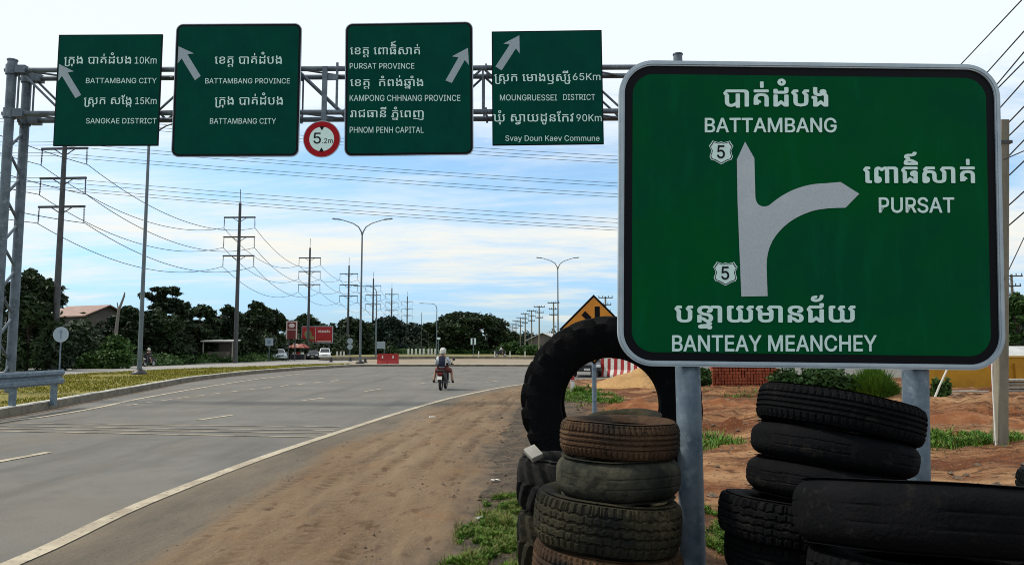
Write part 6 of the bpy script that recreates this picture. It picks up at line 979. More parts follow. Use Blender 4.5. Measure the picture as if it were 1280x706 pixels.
def tree(name, label, px, Y, hw, ytop, m, kind='round', size=None, seed=0, dens=1.0, z0=0.0, cat='tree', group=None, skirt=False):
    """a tree hw photo columns wide at distance Y, its top at photo row ytop"""
    x = (px - 640) / FPX * Y; W = hw / FPX * Y; H = at(px, ytop, Y).z - z0; rs = random.Random(seed); size = size or max(.16, Y * .0032)
    root = thing(name, label, cat, (x, Y, z0), 0, group); cl = []
    if kind == 'round':
        for i in range(16):
            a = rs.random() * 6.283; r = W * .62 * math.sqrt(rs.random()); hgt = H * (.42 + .46 * rs.random() * (1 - .45 * (r / W) ** 2)); s = W * (.24 + .16 * rs.random())
            hgt = min(hgt, H - s * .8); cl.append((r * math.cos(a), r * math.sin(a), hgt, s, s, s * .8, int(420 * dens)))
        cl.append((0, 0, H - W * .28, W * .32, W * .32, W * .28, int(420 * dens)))
        if skirt: 
            for i in range(9): cl.append((W * rs.uniform(-.85, .85), W * rs.uniform(-.5, .5), H * rs.uniform(.1, .3), W * .3, W * .3, H * .2, int(380 * dens)))
    elif kind == 'umbrella':                         # wide flat-topped rain tree
        for i in range(34):
            a = rs.random() * 6.283; r = W * .86 * math.sqrt(rs.random()); s = W * (.13 + .08 * rs.random())
            top = H * (1 - .40 * (r / W) ** 2.4) - s * .75; cl.append((r * math.cos(a), r * math.sin(a) * .9, top - H * .28 * rs.random() ** 1.5, s * 1.2, s * 1.2, s * .8, int(330 * dens)))
        for i in range(16): cl.append((W * rs.uniform(-.85, .85), W * rs.uniform(-.5, .3), H * rs.uniform(.08, .42), W * .16, W * .16, H * .13, int(300 * dens)))
    elif kind == 'layered':                          # tiers of flat branches
        for i in range(7):
            h = H * (.40 + .58 * i / 6); k = W * (1.15 - .08 * i if i < 5 else .78 - .22 * (i - 5))
            for j in range(7):
                a = rs.random() * 6.283; r = k * (.25 + .65 * rs.random()); cl.append((r * math.cos(a), r * math.sin(a), h + rs.uniform(-.3, .3) - H * .02, k * .28, k * .28, H * .028, int(170 * dens)))
        for i in range(5): cl.append((W * rs.uniform(0, .5), 0, H * rs.uniform(.5, .95), W * .28, W * .28, H * .05, int(160 * dens)))
    elif kind == 'bush':
        for i in range(9):
            a = rs.random() * 6.283; r = W * .65 * math.sqrt(rs.random()); s = W * (.28 + .16 * rs.random()); cl.append((r * math.cos(a), r * math.sin(a) * .8, H * rs.uniform(.2, .74 - .3 * (r / W)), s, s, H * .30, int(420 * dens)))
    obj('crown', leaf_mesh('crown', cl, size, seed, .3), m, root)
    mb = MB(); tr = max(.05, W * .035)
    if kind != 'bush':
        top = Vector((rs.uniform(-.3, .3), rs.uniform(-.3, .3), H * .62)); mb.tube([(0, 0, -.15), (rs.uniform(-.15, .15), 0, H * .3), top], [tr * 1.4, tr, tr * .6], 9)
        for c in cl[:: 2][:9]:
            st = Vector((0, 0, H * rs.uniform(.28, .5))); e = Vector(c[:3]); mb.tube([st, (st + e) / 2 + Vector((0, 0, .12 * H * rs.random())), e], [tr * .55, tr * .4, tr * .15], 6)
        mb.build('trunk', M['bark'], root, True, 0, 60)
    else:
        for c in cl: mb.tube([(0, 0, -.05), (c[0] * .4, c[1] * .4, c[2] * .6), c[:3]], [tr * .5, tr * .35, tr * .15], 5)
        mb.build('stem', M['bark'], root)
    return root
D, Md = M['leaf_dark'], M['leaf_mid']
GT = 'dark trees along the far left roadside'
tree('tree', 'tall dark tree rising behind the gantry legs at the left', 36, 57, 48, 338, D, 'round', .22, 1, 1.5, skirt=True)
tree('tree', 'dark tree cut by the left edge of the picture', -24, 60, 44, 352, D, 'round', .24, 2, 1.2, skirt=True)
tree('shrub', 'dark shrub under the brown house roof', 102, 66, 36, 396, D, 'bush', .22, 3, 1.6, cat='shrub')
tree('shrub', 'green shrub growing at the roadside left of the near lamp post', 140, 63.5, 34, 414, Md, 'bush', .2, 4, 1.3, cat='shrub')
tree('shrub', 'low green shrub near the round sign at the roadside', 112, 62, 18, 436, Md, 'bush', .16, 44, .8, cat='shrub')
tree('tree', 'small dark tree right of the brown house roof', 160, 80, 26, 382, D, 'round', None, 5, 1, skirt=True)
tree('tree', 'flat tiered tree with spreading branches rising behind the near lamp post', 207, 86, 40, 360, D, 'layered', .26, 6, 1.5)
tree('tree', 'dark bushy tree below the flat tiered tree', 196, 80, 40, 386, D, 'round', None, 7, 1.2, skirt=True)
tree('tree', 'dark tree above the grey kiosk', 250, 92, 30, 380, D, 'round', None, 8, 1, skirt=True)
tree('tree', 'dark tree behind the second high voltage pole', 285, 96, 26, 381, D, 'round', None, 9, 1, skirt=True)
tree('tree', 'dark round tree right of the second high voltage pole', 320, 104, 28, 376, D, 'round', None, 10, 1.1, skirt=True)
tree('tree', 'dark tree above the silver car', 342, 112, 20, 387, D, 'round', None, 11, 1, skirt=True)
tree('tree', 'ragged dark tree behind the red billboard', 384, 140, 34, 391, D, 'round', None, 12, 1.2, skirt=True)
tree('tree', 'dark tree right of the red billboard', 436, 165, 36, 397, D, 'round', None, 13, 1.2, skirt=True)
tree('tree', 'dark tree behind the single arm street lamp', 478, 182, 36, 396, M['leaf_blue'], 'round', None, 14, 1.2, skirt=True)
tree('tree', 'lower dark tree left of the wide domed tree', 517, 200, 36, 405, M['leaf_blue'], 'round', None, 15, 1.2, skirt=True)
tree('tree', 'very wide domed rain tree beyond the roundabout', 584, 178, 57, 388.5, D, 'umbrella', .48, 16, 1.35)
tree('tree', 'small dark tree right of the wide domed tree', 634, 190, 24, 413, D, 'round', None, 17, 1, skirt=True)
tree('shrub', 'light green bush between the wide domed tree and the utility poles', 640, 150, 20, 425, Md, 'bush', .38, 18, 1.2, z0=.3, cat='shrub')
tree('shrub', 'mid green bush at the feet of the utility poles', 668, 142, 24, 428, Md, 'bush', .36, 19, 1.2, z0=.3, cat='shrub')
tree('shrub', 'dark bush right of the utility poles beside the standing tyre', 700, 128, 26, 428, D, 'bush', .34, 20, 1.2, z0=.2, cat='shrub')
tree('tree', 'tree beside the distant wired pole at the right picture edge', 1272, 58, 26, 366, Md, 'round', .17, 21, 1.0)
tree('tree', 'tree behind the big sign showing low at its right edge', 1225, 64, 60, 385, D, 'round', .22, 22, 1.0, skirt=True)
tree('shrub', 'dark green bush behind the leaning tyre stack', 1012, 24.5, 58, 440, Md, 'bush', .085, 23, 2.0, z0=.1, cat='shrub')
tree('shrub', 'green weedy clump under the sign left of the brick stack', 880, 30, 13, 455, Md, 'bush', .085, 24, .6, z0=.1, cat='shrub')
tree('shrub', 'weedy bush beside the slanted bamboo stake', 1172, 24, 14, 468, Md, 'bush', .08, 25, .5, z0=.05, cat='shrub')
def grass_bush():
    c = gr(1092, 503); rs = random.Random(5); root = thing('grass_clump', 'bright green grassy bush in front of the right sign post', 'shrub', (c.x, c.y, .1)); V = []; F = []
    for _ in range(2600):
        a = rs.random() * 6.283; r = .62 * math.sqrt(rs.random()); x, y = r * math.cos(a), r * math.sin(a); h = (1.0 - .75 * (r / .62) ** 1.6) * rs.uniform(.55, 1.15) + .1; l = rs.uniform(.05, .35); b = rs.random() * 6.283; w = .014 + .014 * rs.random()
        dx, dy = math.cos(b) * l + x * .25, math.sin(b) * l + y * .25; sx, sy = -math.sin(b) * w, math.cos(b) * w; o = len(V)
        V += [(x - sx, y - sy, 0), (x + sx, y + sy, 0), (x + dx * .4 + sx, y + dy * .4 + sy, h * .65), (x + dx * .4 - sx, y + dy * .4 - sy, h * .65), (x + dx, y + dy, h)]; F += [(o, o + 1, o + 2, o + 3), (o + 3, o + 2, o + 4)]
    me = bpy.data.meshes.new('foliage'); me.from_pydata(V, [], F); obj('foliage', me, M['leaf_bright'], root)
grass_bush()
def undergrowth(name, label, line, h0, h1, n, size, m, seed):
    rs = random.Random(seed); cl = []
    for i in range(n):
        t = i / (n - 1) * (len(line) - 1); k = min(int(t), len(line) - 2); f = t - k
        px = line[k][0] + (line[k + 1][0] - line[k][0]) * f + rs.uniform(-4, 4); Y = line[k][1] + (line[k + 1][1] - line[k][1]) * f + rs.uniform(0, 5); h = rs.uniform(h0, h1); w = rs.uniform(1.2, 2.4) * Y / 90
        cl.append(((px - 640) / FPX * Y, Y, h * .5, w, w, h * .55, 330))
    tag(obj(name, leaf_mesh(name, cl, size, seed, .2), m), label, None, None, 'stuff')
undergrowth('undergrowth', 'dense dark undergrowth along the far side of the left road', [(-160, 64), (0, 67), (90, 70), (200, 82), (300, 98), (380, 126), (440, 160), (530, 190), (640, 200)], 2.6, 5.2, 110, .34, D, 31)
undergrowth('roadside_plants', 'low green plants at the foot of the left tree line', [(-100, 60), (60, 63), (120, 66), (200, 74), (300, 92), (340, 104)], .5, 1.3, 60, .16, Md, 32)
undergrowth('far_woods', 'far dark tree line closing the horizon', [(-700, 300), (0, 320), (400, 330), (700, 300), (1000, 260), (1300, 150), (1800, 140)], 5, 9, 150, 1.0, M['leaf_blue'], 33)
undergrowth('hedge', 'clipped dark green planting on the roundabout', [(430, 170), (480, 172), (540, 176), (600, 172), (700, 160)], 1.2, 2.0, 40, .34, Md, 34)

# ------------------------------------------------------------------ poles and cables
def wire(name, label, pts, sag, r, group=None, cat='cable'):
    mb = MB(); L_ = []
    for i in range(len(pts) - 1):
        a, b = Vector(pts[i]), Vector(pts[i + 1]); s = sag if isinstance(sag, (int, float)) else sag[i]
        for k in range(20 if i < len(pts) - 2 else 21): t = k / 20; p = a.lerp(b, t); p.z -= 4 * s * t * (1 - t); L_.append(p)
    mb.tube(L_, r, 5); return tag(mb.build(name, M['wire'], None, True), label, cat, group)
ARMS = (16.9, 14.6, 12.4)
def hv_pole():
    root = thing('high_voltage_pole', 'x', 'power pole'); mb = MB(); mb.tube([(0, 0, -.2), (0, 0, 18.6)], [.27, .15], 12); mb.build('pole', M['steel_dark'], root, True, 0, 60)
    mb = MB(); mb.tube([(0, 0, 18.6), (0, 0, 20.2)], .04, 6); mb.build('lightning_spike', M['steel_dark'], root)
    for z in ARMS:
        mb = MB(); mb.box((0, 0, z), (3.7, .14, .16)); mb.tube([(-.9, 0, z), (-.1, 0, z - .5)], .04, 5); mb.tube([(.9, 0, z), (.1, 0, z - .5)], .04, 5); mb.build('crossarm', M['steel_dark'], root)
        for s in (-1, 1):
            mb = MB(); mb.tube([(s * 1.78, 0, z - .05), (s * 1.82, 0, z - 1.25)], .035, 6)
            for k in range(7): mb.lathe([(.02, -.02), (.085, 0), (.02, .03)], 8, Matrix.Translation((s * 1.8, 0, z - .25 - .13 * k)))
            mb.build('insulator', M['steel_dark'], root)
    return root
HV = [((-32.6, 22), 'x'), ((-34.2, 57), 'nearest high voltage pole with three cross arms, left of the gantry legs'), ((-31.7, 87.5), 'second high voltage pole, standing clear right of the near lamp post'), ((-34.0, 127), 'third high voltage pole, behind the red billboard'), ((-33.2, 154), 'fourth high voltage pole, left of the tall two arm lamp'), ((-33.5, 183), 'fifth high voltage pole, just right of the tall two arm lamp'), ((-33.6, 212), 'sixth high voltage pole, small behind the single arm lamp'), ((-33.8, 245), 'farthest and smallest of the high voltage poles on the left')]
hp = hv_pole()
for i, ((x, y), lab) in enumerate(HV[1:]):
    o = hp if i == 0 else dup(hp); o.location = (x, y, 0); o['label'] = lab; o['group'] = 'high voltage poles on the left'
    o.rotation_euler = (0, 0, R_(-4 + 2 * i))
for z, zn in zip(ARMS, ('top', 'middle', 'lowest')):
    for s, sn in ((-1, 'left'), (1, 'right')):
        wire('power_line', 'high voltage cable strung from the %s ends of the %s cross arms' % (sn, zn), [(x + s * 1.82, y, z - 1.25) for (x, y), _ in HV], [.9, 1.9, 2.0, 1.4, 1.4, 1.4, 1.5], .028, 'high voltage cables along the left roadside')
XO = ('first', 'second', 'third', 'fourth', 'fifth', 'sixth', 'seventh', 'eighth', 'ninth', 'tenth', 'eleventh')
xp = thing('wooden_power_pole', 'far power pole hidden behind the big direction sign', 'power pole', ((1050 - 640) / FPX * 60, 60, 0))
mb = MB(); mb.tube([(0, 0, -.2), (0, 0, 17)], [.2, .13], 10); mb.build('pole', M['steel_dark'], xp, True, 0, 60)
for yy in (214, 252, 296): mb = MB(); mb.box((0, 0, at(1050, yy, 60).z), (2.6, .12, .14)); mb.build('crossarm', M['steel_dark'], xp)
for i, y590 in enumerate((181, 185.5, 189.5, 214.5, 218.5, 228, 232, 259, 264, 270, 273.5)):
    a = at(-180, y590 - 46, 54); b = at(66, y590 - 37, 57); c = at(1050, y590 + 28.5, 60)
    wire('overhead_line', '%s from the top of the thin cables crossing the whole sky behind the gantry' % XO[i], [a, b, c], [.2, .35], .017, 'thin cables crossing the sky behind the gantry')
def utility_pole():
    root = thing('utility_pole', 'x', 'power pole'); mb = MB(); mb.tube([(0, 0, -.2), (0, 0, 9.2)], [.17, .11], 10); mb.build('pole', M['pole_concrete'], root, True, 0, 60)
    for z, w in ((9.0, 1.9), (8.0, 1.5), (7.1, 1.3)):
        mb = MB(); mb.box((0, -.1, z), (w, .1, .12))
        for k in (-.46, -.2, .2, .46): mb.tube([(k * w, -.1, z), (k * w, -.1, z + .28)], .05, 6)
        mb.build('crossarm', M['steel_dark'], root)
    return root
up = utility_pole(); UL = ('nearest and tallest utility pole of the far row, left of the two arm lamp', 'second utility pole of the far row, beside the tall one', 'third utility pole of the far row', 'fourth utility pole of the far row', 'fifth utility pole of the far row', 'sixth utility pole of the far row', 'seventh utility pole of the far row', 'last utility pole of the far row, faintest beside the domed tree', 'utility pole whose top shows behind the orange warning sign', 'wired utility pole far behind the right edge of the big sign')
US = [(692, 122, 1), (674, 130, .98), (664.5, 148, 1), (656.5, 164, 1.02), (650.5, 182, 1), (645, 205, 1.02), (641, 228, 1), (636.5, 250, 1), (757, 100, .93), (1267, 72, .95)]
UP_ = []
for i, (px, Y, s) in enumerate(US):
    o = up if i == 0 else dup(up); o.location = ((px - 640) / FPX * Y, Y, 0); o.scale = (1, 1, s); o['label'] = UL[i]; o['group'] = 'utility poles beyond the road'; o.rotation_euler = (0, 0, R_((17 * i) % 25 - 10))
# near line on the right: pole behind the right sign post, cables coming over the photographer's right shoulder
nb = thing('roadside_pole', 'utility pole hidden behind the big sign carrying the right hand cables', 'power pole', (13.4, 25, 0)); mb = MB(); mb.tube([(0, 0, -.2), (0, 0, 9.6)], [.16, .11], 12); mb.build('pole', M['pole_concrete'], nb, True, 0, 60)
for z in (9.0, 8.05, 7.4, 6.6): mb = MB(); mb.box((0, 0, z), (1.2, .1, .12)); mb.build('crossarm', M['steel_dark'], nb)
for i, (zb, dx, ye) in enumerate(((9.1, -.3, -6), (8.1, .0, 36), (7.5, .3, 62), (7.2, -.3, 74), (6.7, .2, 98), (5.95, 0, 130), (5.5, -.2, 148), (5.1, .2, 172), (4.5, 0, 198), (3.7, 0, 236), (3.2, 0, 262))):
    b = Vector((13.4 + dx, 25, zb)); q = at(1280, ye, 14.3 + .3 * dx); a = q + (q - b) * 1.2; far = Vector(((1267 - 640) / FPX * 72 + dx, 72, 5.6 + zb * .32))
    wire('utility_cable', '%s cable from the top in the bundle at the upper right corner' % XO[i], [a, b, far], [.05, .6], .014, 'cables fanning out at the upper right')
for i, (y0, y1) in enumerate(((200, 180), (352, 255))):
    p = at(1254, y0, 12.15); q = at(1300, y1, 11 if i == 0 else 15); wire('service_cable', ('thin cable leaving the top of the short concrete pole', 'steep cable rising right beside the short concrete pole')[i], [p, q, q + (q - p) * 2], 0, .009)
def concrete_pole():
    f = gr(1250.5, 566); t = at(1253.5, 151, f.y + .05); root = thing('concrete_pole', 'short grey concrete pole standing in the dirt at the right edge of the sign', 'power pole', f)
    d = t - f; mb = MB(); ax = d.normalized(); w0, w1 = .085, .072
    vs = []
    for k in range(13):
        c = d * (k / 12); w = w0 + (w1 - w0) * k / 12; vs += [c + Vector((sx * w, sy * w, 0)) for sx, sy in ((-1, -.8), (-.8, -1), (.8, -1), (1, -.8), (1, .8), (.8, 1), (-.8, 1), (-1, .8))]
    vs = [v - Vector((0, 0, .25)) if i < 8 else v for i, v in enumerate(vs)]
    fs = [(k * 8 + j, k * 8 + (j + 1) % 8, (k + 1) * 8 + (j + 1) % 8, (k + 1) * 8 + j) for k in range(12) for j in range(8)] + [tuple(range(96, 104))]
    mb.add(vs, fs); mb.build('pole', M['pole_concrete'], root)
    mb = MB(); mb.tube([Vector((-.105, -.06, 0)), Vector((-.102, -.06, 1.3)), d * .62 + Vector((-.09, -.05, 0))], .013, 6); mb.build('conduit', M['white_paint'], root)
    mb = MB(); mb.box(d * .93 + Vector((0, 0, 0)), (.21, .19, .05)); mb.build('clamp', M['steel_dark'], root)
concrete_pole()

# ------------------------------------------------------------------ street lamps
def lamp_post(h, double, span=2.9):
    root = thing('street_lamp', 'x', 'street lamp'); mb = MB(); mb.tube([(0, 0, .1), (0, 0, 1.2), (0, 0, h - 1.7)], [.14, .125, .075], 14); p = mb.build('pole', M['lamp_grey'], root, True, 0, 60)
    mb = MB(); mb.lathe([(.0, .34), (.17, .34), (.2, .28), (.42, .12), (.46, -.05), (0, -.05)], 20); mb.build('base', M['plastic_black'], root, True, 0, 40)
    mb = MB(); mb.box((0, -.13, 1.0), (.14, .03, .42)); mb.build('access_door', M['lamp_grey'], p)
    for s in ((-1, 1) if double else (-1,)):
        if double: P = [(0, 0, h - 1.75), (s * .10, 0, h - 1.35), (s * .38, 0, h - .85), (s * .95, 0, h - .48), (s * 1.75, 0, h - .22), (s * (span - .6), 0, h - .06)]
        else: P = [(0, 0, h - 1.75), (0, 0, h - 1.0), (s * .12, 0, h - .5), (s * .45, 0, h - .16), (s * .95, 0, h - .02), (s * (span - .5), 0, h + .04)]
        mb = MB(); mb.tube(P, [.075, .07, .06, .05, .045, .04], 8); a = mb.build('arm', M['lamp_grey'], root, True, 0, 60)
        e = Vector(P[-1]); d = Vector((s, 0, .12 if double else .02)).normalized(); mb = MB(); mb.box(e + d * .38, (.95, .3, .11), Matrix.Rotation(-math.atan2(d.z, d.x) if s > 0 else math.atan2(d.z, -d.x), 3, 'Y'), (.8, .7)); hd = mb.build('lamp_head', M['lamp_grey'], root, bevel=.02)
        mb = MB(); mb.box(e + d * .42 - Vector((0, 0, .062)), (.55, .2, .012)); mb.build('lens', M['lens_clear'], hd)
    return root
lp = lamp_post(14.9, True)
for i, (px, Y, lab, rz) in enumerate(((177, 43.4, 'near street lamp on the median whose top is hidden by the leftmost overhead sign', 0), (451, 78, 'tall two arm street lamp at the tip of the grass median', 0), (697.5, 110, 'two arm street lamp rising behind the standing tractor tyre', 0))):
    o = lp if i == 0 else dup(lp); o.location = ((px - 640) / FPX * Y, Y, .19 if i < 2 else 0); o.rotation_euler = (0, 0, rz); o['label'] = lab; o['group'] = 'two arm street lamps'
sp = lamp_post(10.0, False)
for i, (px, Y, lab, sc) in enumerate(((546, 140, 'single arm street lamp bent left, right of the motorbike riders', 1), (470.5, 122, 'single arm street lamp close behind the tall two arm one', 1.17))):
    o = sp if i == 0 else dup(sp); o.location = ((px - 640) / FPX * Y, Y, 0); o.scale = (sc,) * 3; o['label'] = lab; o['group'] = 'single arm street lamps'
mb = MB(); mb.tube([(0, 0, 0), (0, 0, 9.5)], [.09, .05], 8); o = mb.build('flag_pole', M['steel_dark']); o.location = ((527 - 640) / FPX * 165, 165, 0); tag(o, 'thin bare pole left of the bent single arm lamp', 'pole')

# ------------------------------------------------------------------ guard rail, signs, barriers, posts along the road
def guard_rail():
    P0, P1 = gr(-150, 530, .22), gr(70, 501, .22); d = (P1 - P0); d.z = 0; L_ = d.length; ax = d.normalized(); nrm = Vector((ax.y, -ax.x, 0)); root = thing('guard_rail', 'galvanised steel guard rail on the median in front of the gantry legs', 'guard rail', (P0.x, P0.y, .22))
    prof = [(0, .80), (.05, .80), (.085, .75), (.085, .68), (.02, .625), (.02, .575), (.085, .52), (.085, .45), (.05, .40), (0, .40)]
    prof = [(a, b + .06) for a, b in prof]
    vs = []; n = len(prof); S = [0, L_ * .5, L_, L_ + .45]
    for k, s in enumerate(S):
        for (a, b) in prof: vs.append(ax * s + nrm * (a - (.10 if k == 3 else 0)) + Vector((0, 0, b)))
    fs = [(k * n + i, k * n + i + 1, (k + 1) * n + i + 1, (k + 1) * n + i) for k in range(len(S) - 1) for i in range(n - 1)]
    back = len(vs); vs += [v - nrm * .006 for v in vs]; fs += [tuple(i + back for i in f[::-1]) for f in fs]
    mb = MB(); mb.add(vs, fs); mb.build('rail', M['galv'], root, True, 0, 30)
    for k in range(5):
        s = L_ - k * 2.0
        if s < 0: break
        mb = MB(); mb.box(ax * s - nrm * .07 + Vector((0, 0, .36)), (.14, .12, .95), Matrix.Rotation(math.atan2(ax.y, ax.x), 3, 'Z')); mb.box(ax * s - nrm * .0 + Vector((0, 0, .66)), (.12, .05, .3), Matrix.Rotation(math.atan2(ax.y, ax.x), 3, 'Z')); mb.build('post', M['galv'], root)
guard_rail()
def disc_sign(name, label, px, py, r_px, Y, zbase, mface, second=None):
    c = at(px, py, Y); r = r_px / FPX * Y; root = thing(name, label, 'road sign', (c.x, Y, zbase)); h = c.z - zbase
    mb = MB(); mb.tube([(0, .05, 0), (0, .05, h + r * .8)], .045, 10); mb.build('post', M['galv'], root, True, 0, 60)
    RX = Matrix.Translation((0, 0, h)) @ Matrix.Rotation(R_(90), 4, 'X')
    circ = [(r * math.cos(i * .1963), r * math.sin(i * .1963)) for i in range(32)]
    mb = MB(); mb.prism(circ, -.03, 0, RX); mb.build('sign_face', mface, root)
    ci2 = [(x * .9, y * .9) for x, y in circ]; mb = MB(); ring_prism(mb, [(x * .97, y * .97) for x, y in circ], ci2, .001, .006); mb.v = [RX @ Vector(v) for v in mb.v]; mb.build('rim', M['alu'], root)
    return root, RX, r
M['pale_face'] = mat('faded_blue_grey_sign_face', (.27, .33, .37), .5, 0, var=(2, (.22, .28, .33), .4, .7)); M['blue_mark'] = mat('faded_blue_print', (.13, .18, .24), .5)
rt, RX, r = disc_sign('round_sign', 'round pale grey blue sign on a thin post left of the near lamp', 76, 418, 9.6, 52, .0, M['pale_face'])
mb = MB(); mb.prism([(-.05, -.3), (.05, -.3), (.05, .15), (.16, .15), (0, .36), (-.16, .15), (-.05, .15)], .002, .008, RX); mb.build('faded_arrow', M['blue_mark'], rt)
disc_sign('round_sign', 'upper of two small round signs beside the white bollards', 437.5, 426.3, 3.6, 118, .1, M['pale_face']); disc_sign('round_sign', 'lower of two small round signs beside the white bollards', 437.5, 433.4, 3.4, 117.6, .1, M['pale_face'])
def board_sign(name, label, x0, y0, x1, y1, Y, zb, mface, posts=(0.5,), cat='road sign', mark=None):
    a, b = at(x0, y1, Y), at(x1, y0, Y); w, h = b.x - a.x, b.z - a.z; root = thing(name, label, cat, ((a.x + b.x) / 2, Y, zb)); z = a.z - zb
    mb = MB(); mb.box((0, 0, z + h / 2), (w, .05, h)); mb.build('frame', M['alu'], root)
    mb = MB(); mb.box((0, -.03, z + h / 2), (w * .9, .02, h * .88)); mb.build('sign_face', mface, root)
    for t in posts: mb = MB(); mb.tube([(w * (t - .5), .06, 0), (w * (t - .5), .06, z + h * .9)], .05, 8); mb.build('post', M['galv'], root)
    if mark: mb = MB(); mb.box((0, -.042, z + h / 2), (w * mark[0], .006, h * mark[1])); mb.build('mark', mark[2], root)
    return root
board_sign('road_sign', 'pale blue square sign on a post above the silver car', 331.5, 422.5, 341.5, 432, 96, .05, M['pale_face'], mark=(.4, .5, M['blue_mark']))
board_sign('road_sign', 'grey rectangular sign board seen behind the red barrier', 469.5, 427, 481.5, 435.6, 128, .2, M['pale_face'], (.1, .9))
board_sign('road_sign', 'small white square sign with a dark middle beyond the riders', 588.3, 422.5, 595, 430.8, 120, .4, M['white_film'], mark=(.36, .9, M['plastic_black']))
board_sign('road_sign', 'tiny white plate on the pole beside the single arm lamp', 546.2, 421.5, 550.5, 424.2, 138, .3, M['white_film'])
def warning_sign():
    Y = 17.0; c = at(742.5, 411.5, Y); hd = 43.5 / FPX * Y; root = thing('warning_sign', 'orange diamond warning sign showing above the standing tractor tyre', 'road sign', (c.x, Y, 0)); RX = Matrix.Translation((0, 0, c.z)) @ Matrix.Rotation(R_(90), 4, 'X')
    dia = lambda k: [(0, k), (-k, 0), (0, -k), (k, 0)]
    mb = MB(); mb.prism(dia(hd), -.03, 0, RX); mb.build('border', M['black_film'], root)
    mb = MB(); mb.prism(dia(hd - .065), -.01, .005, RX); mb.build('sign_face', M['orange_film'], root)
    u = Y / FPX; q = lambda x, y: ((x - 742.5) * u, (411.5 - y) * u)
    mb = MB(); mb.prism([q(743.5, 383), q(743.5, 431), q(750, 431), q(750, 383)], .006, .009, RX); mb.build('mark', M['black_film'], root)
    mb = MB(); mb.prism([q(731.6, 388.6), q(726.8, 393.8), q(735.5, 402), q(739.5, 396.5)], .006, .009, RX); mb.build('mark', M['black_film'], root)
    mb = MB(); mb.tube([(0, .06, 0), (0, .06, c.z + hd * .7)], .052, 14); mb.build('post', M['galv'], root, True, 0, 60)
warning_sign()
def guide_post(label, px, pyb, z0, h, w, Y=None, m=None, group=None, top=True):
    Y = Y or gr(px, pyb, z0).y; root = thing('guide_post', label, 'bollard', ((px - 640) / FPX * Y, Y, z0), 0, group)
    mb = MB(); mb.box((0, 0, h * .36), (w, w, h * .72 + .1)); mb.build('post', m or M['white_paint'], root, bevel=.01 if w > .12 else 0)
    mb = MB(); mb.box((0, 0, h * .86), (w * 1.02, w * 1.02, h * .28), None, (.8, .8)); mb.build('cap', M['red_paint'] if top else M['white_paint'], root)
    return root
guide_post('short white kerb post with red top seen through the tractor tyre', 715.3, 492, .04, .66, .13, 27.0)
for i, (px, lab) in enumerate(((598.5, 'leftmost white guide post of the four right of the riders'), (618.5, 'second white guide post right of the riders'), (637.5, 'third white guide post right of the riders'), (656.2, 'white guide post nearest the standing tractor tyre'))): guide_post(lab, px, 446, .5, .85, .16, 112, None, 'white guide posts on the roundabout', False)
for i, px in enumerate((511, 515.5, 520.5, 525.5, 530, 536, 540, 544.5)): guide_post('%s from the left in the row of pale posts left of the riders' % XO[i], px, 443, .5, 1.25, .34, 150, None, 'row of pale posts beyond the roundabout', False)
for i, px in enumerate((422.3, 426.8, 430.8)): guide_post(('leftmost', 'middle', 'rightmost')[i] + ' of three white bollards beside the white pickup', px, 446, .1, 1.2, .22, 118, None, 'three white bollards', False)
for i, px in enumerate((290, 300, 321, 308)): guide_post('%s small white stone at the edge of the left road by the kiosk' % XO[i], px, 447, .06, .6, .2, 96, None, 'white stones at the left roadside', False)
for px, Y, lab in ((439, 92, 'small black bollard left of the tall two arm lamp'), (457.5, 80.5, 'small black bollard right of the tall two arm lamp'), (415, 86, 'low black block on the median tip')):
    mb = MB(); mb.lathe([(0, .5), (.10, .5), (.13, .42), (.16, .1), (.26, .06), (.26, 0), (0, 0)], 14); o = mb.build('bollard', M['plastic_black'], None, True, 0, 40); o.location = ((px - 640) / FPX * Y, Y, .2); tag(o, lab, 'bollard')
def jersey(mb, x0, x1, h):
    prof = [(-.27, 0), (-.27, .12 * h), (-.13, .42 * h), (-.10, h), (.10, h), (.13, .42 * h), (.27, .12 * h), (.27, 0)]; n = len(prof)
    vs = [(x, y, z) for x in (x0, x1) for y, z in prof]; return mb.add(vs, [tuple(range(n - 1, -1, -1)), tuple(range(n, 2 * n))] + [(i, (i + 1) % n, n + (i + 1) % n, n + i) for i in range(n)])
def red_barrier():
    c = gr(485, 455.2, .15); root = thing('water_barrier', 'red plastic water filled barrier at the roundabout kerb', 'barrier', (c.x, c.y, .15)); mb = MB()
    for k in range(4): jersey(mb, -1.05 + k * .53, -.55 + k * .53, 1.0)
    mb.box((0, 0, .5), (2.05, .22, .8)); mb.build('body', M['red_paint'], root, bevel=0)
    for x in (-.52, .52): mb = MB(); mb.box((x, -.16, .72), (.12, .06, .28)); mb.build('slot', M['white_paint'], root)
    mb = MB(); mb.box((0, 0, 1.02), (1.9, .2, .06)); mb.build('rail', M['red_paint'], root)
red_barrier()
STR = [M['white_paint'], M['red_paint']]
for i in range(6):
    Y = 46.5 - i * 1.0; px = 747 + i * 12.5; root = thing('striped_barrier', '%s from the left of the red and white striped barriers seen through the tractor tyre' % XO[i], 'barrier', ((px - 640) / FPX * Y, Y, .02), R_(-18 - i * 5), 'red and white striped barriers')
    for k in range(4): mb = MB(); jersey(mb, -.42 + k * .21, -.42 + k * .21 + (.205 if k < 3 else .21), 1.05); mb.build('band', STR[(k + i) % 2], root)
    mb = MB(); mb.box((0, 0, 1.12), (.7, .13, .13)); mb.build('top_light', M['white_paint'] if i % 2 else M['red_paint'], root, bevel=.03)

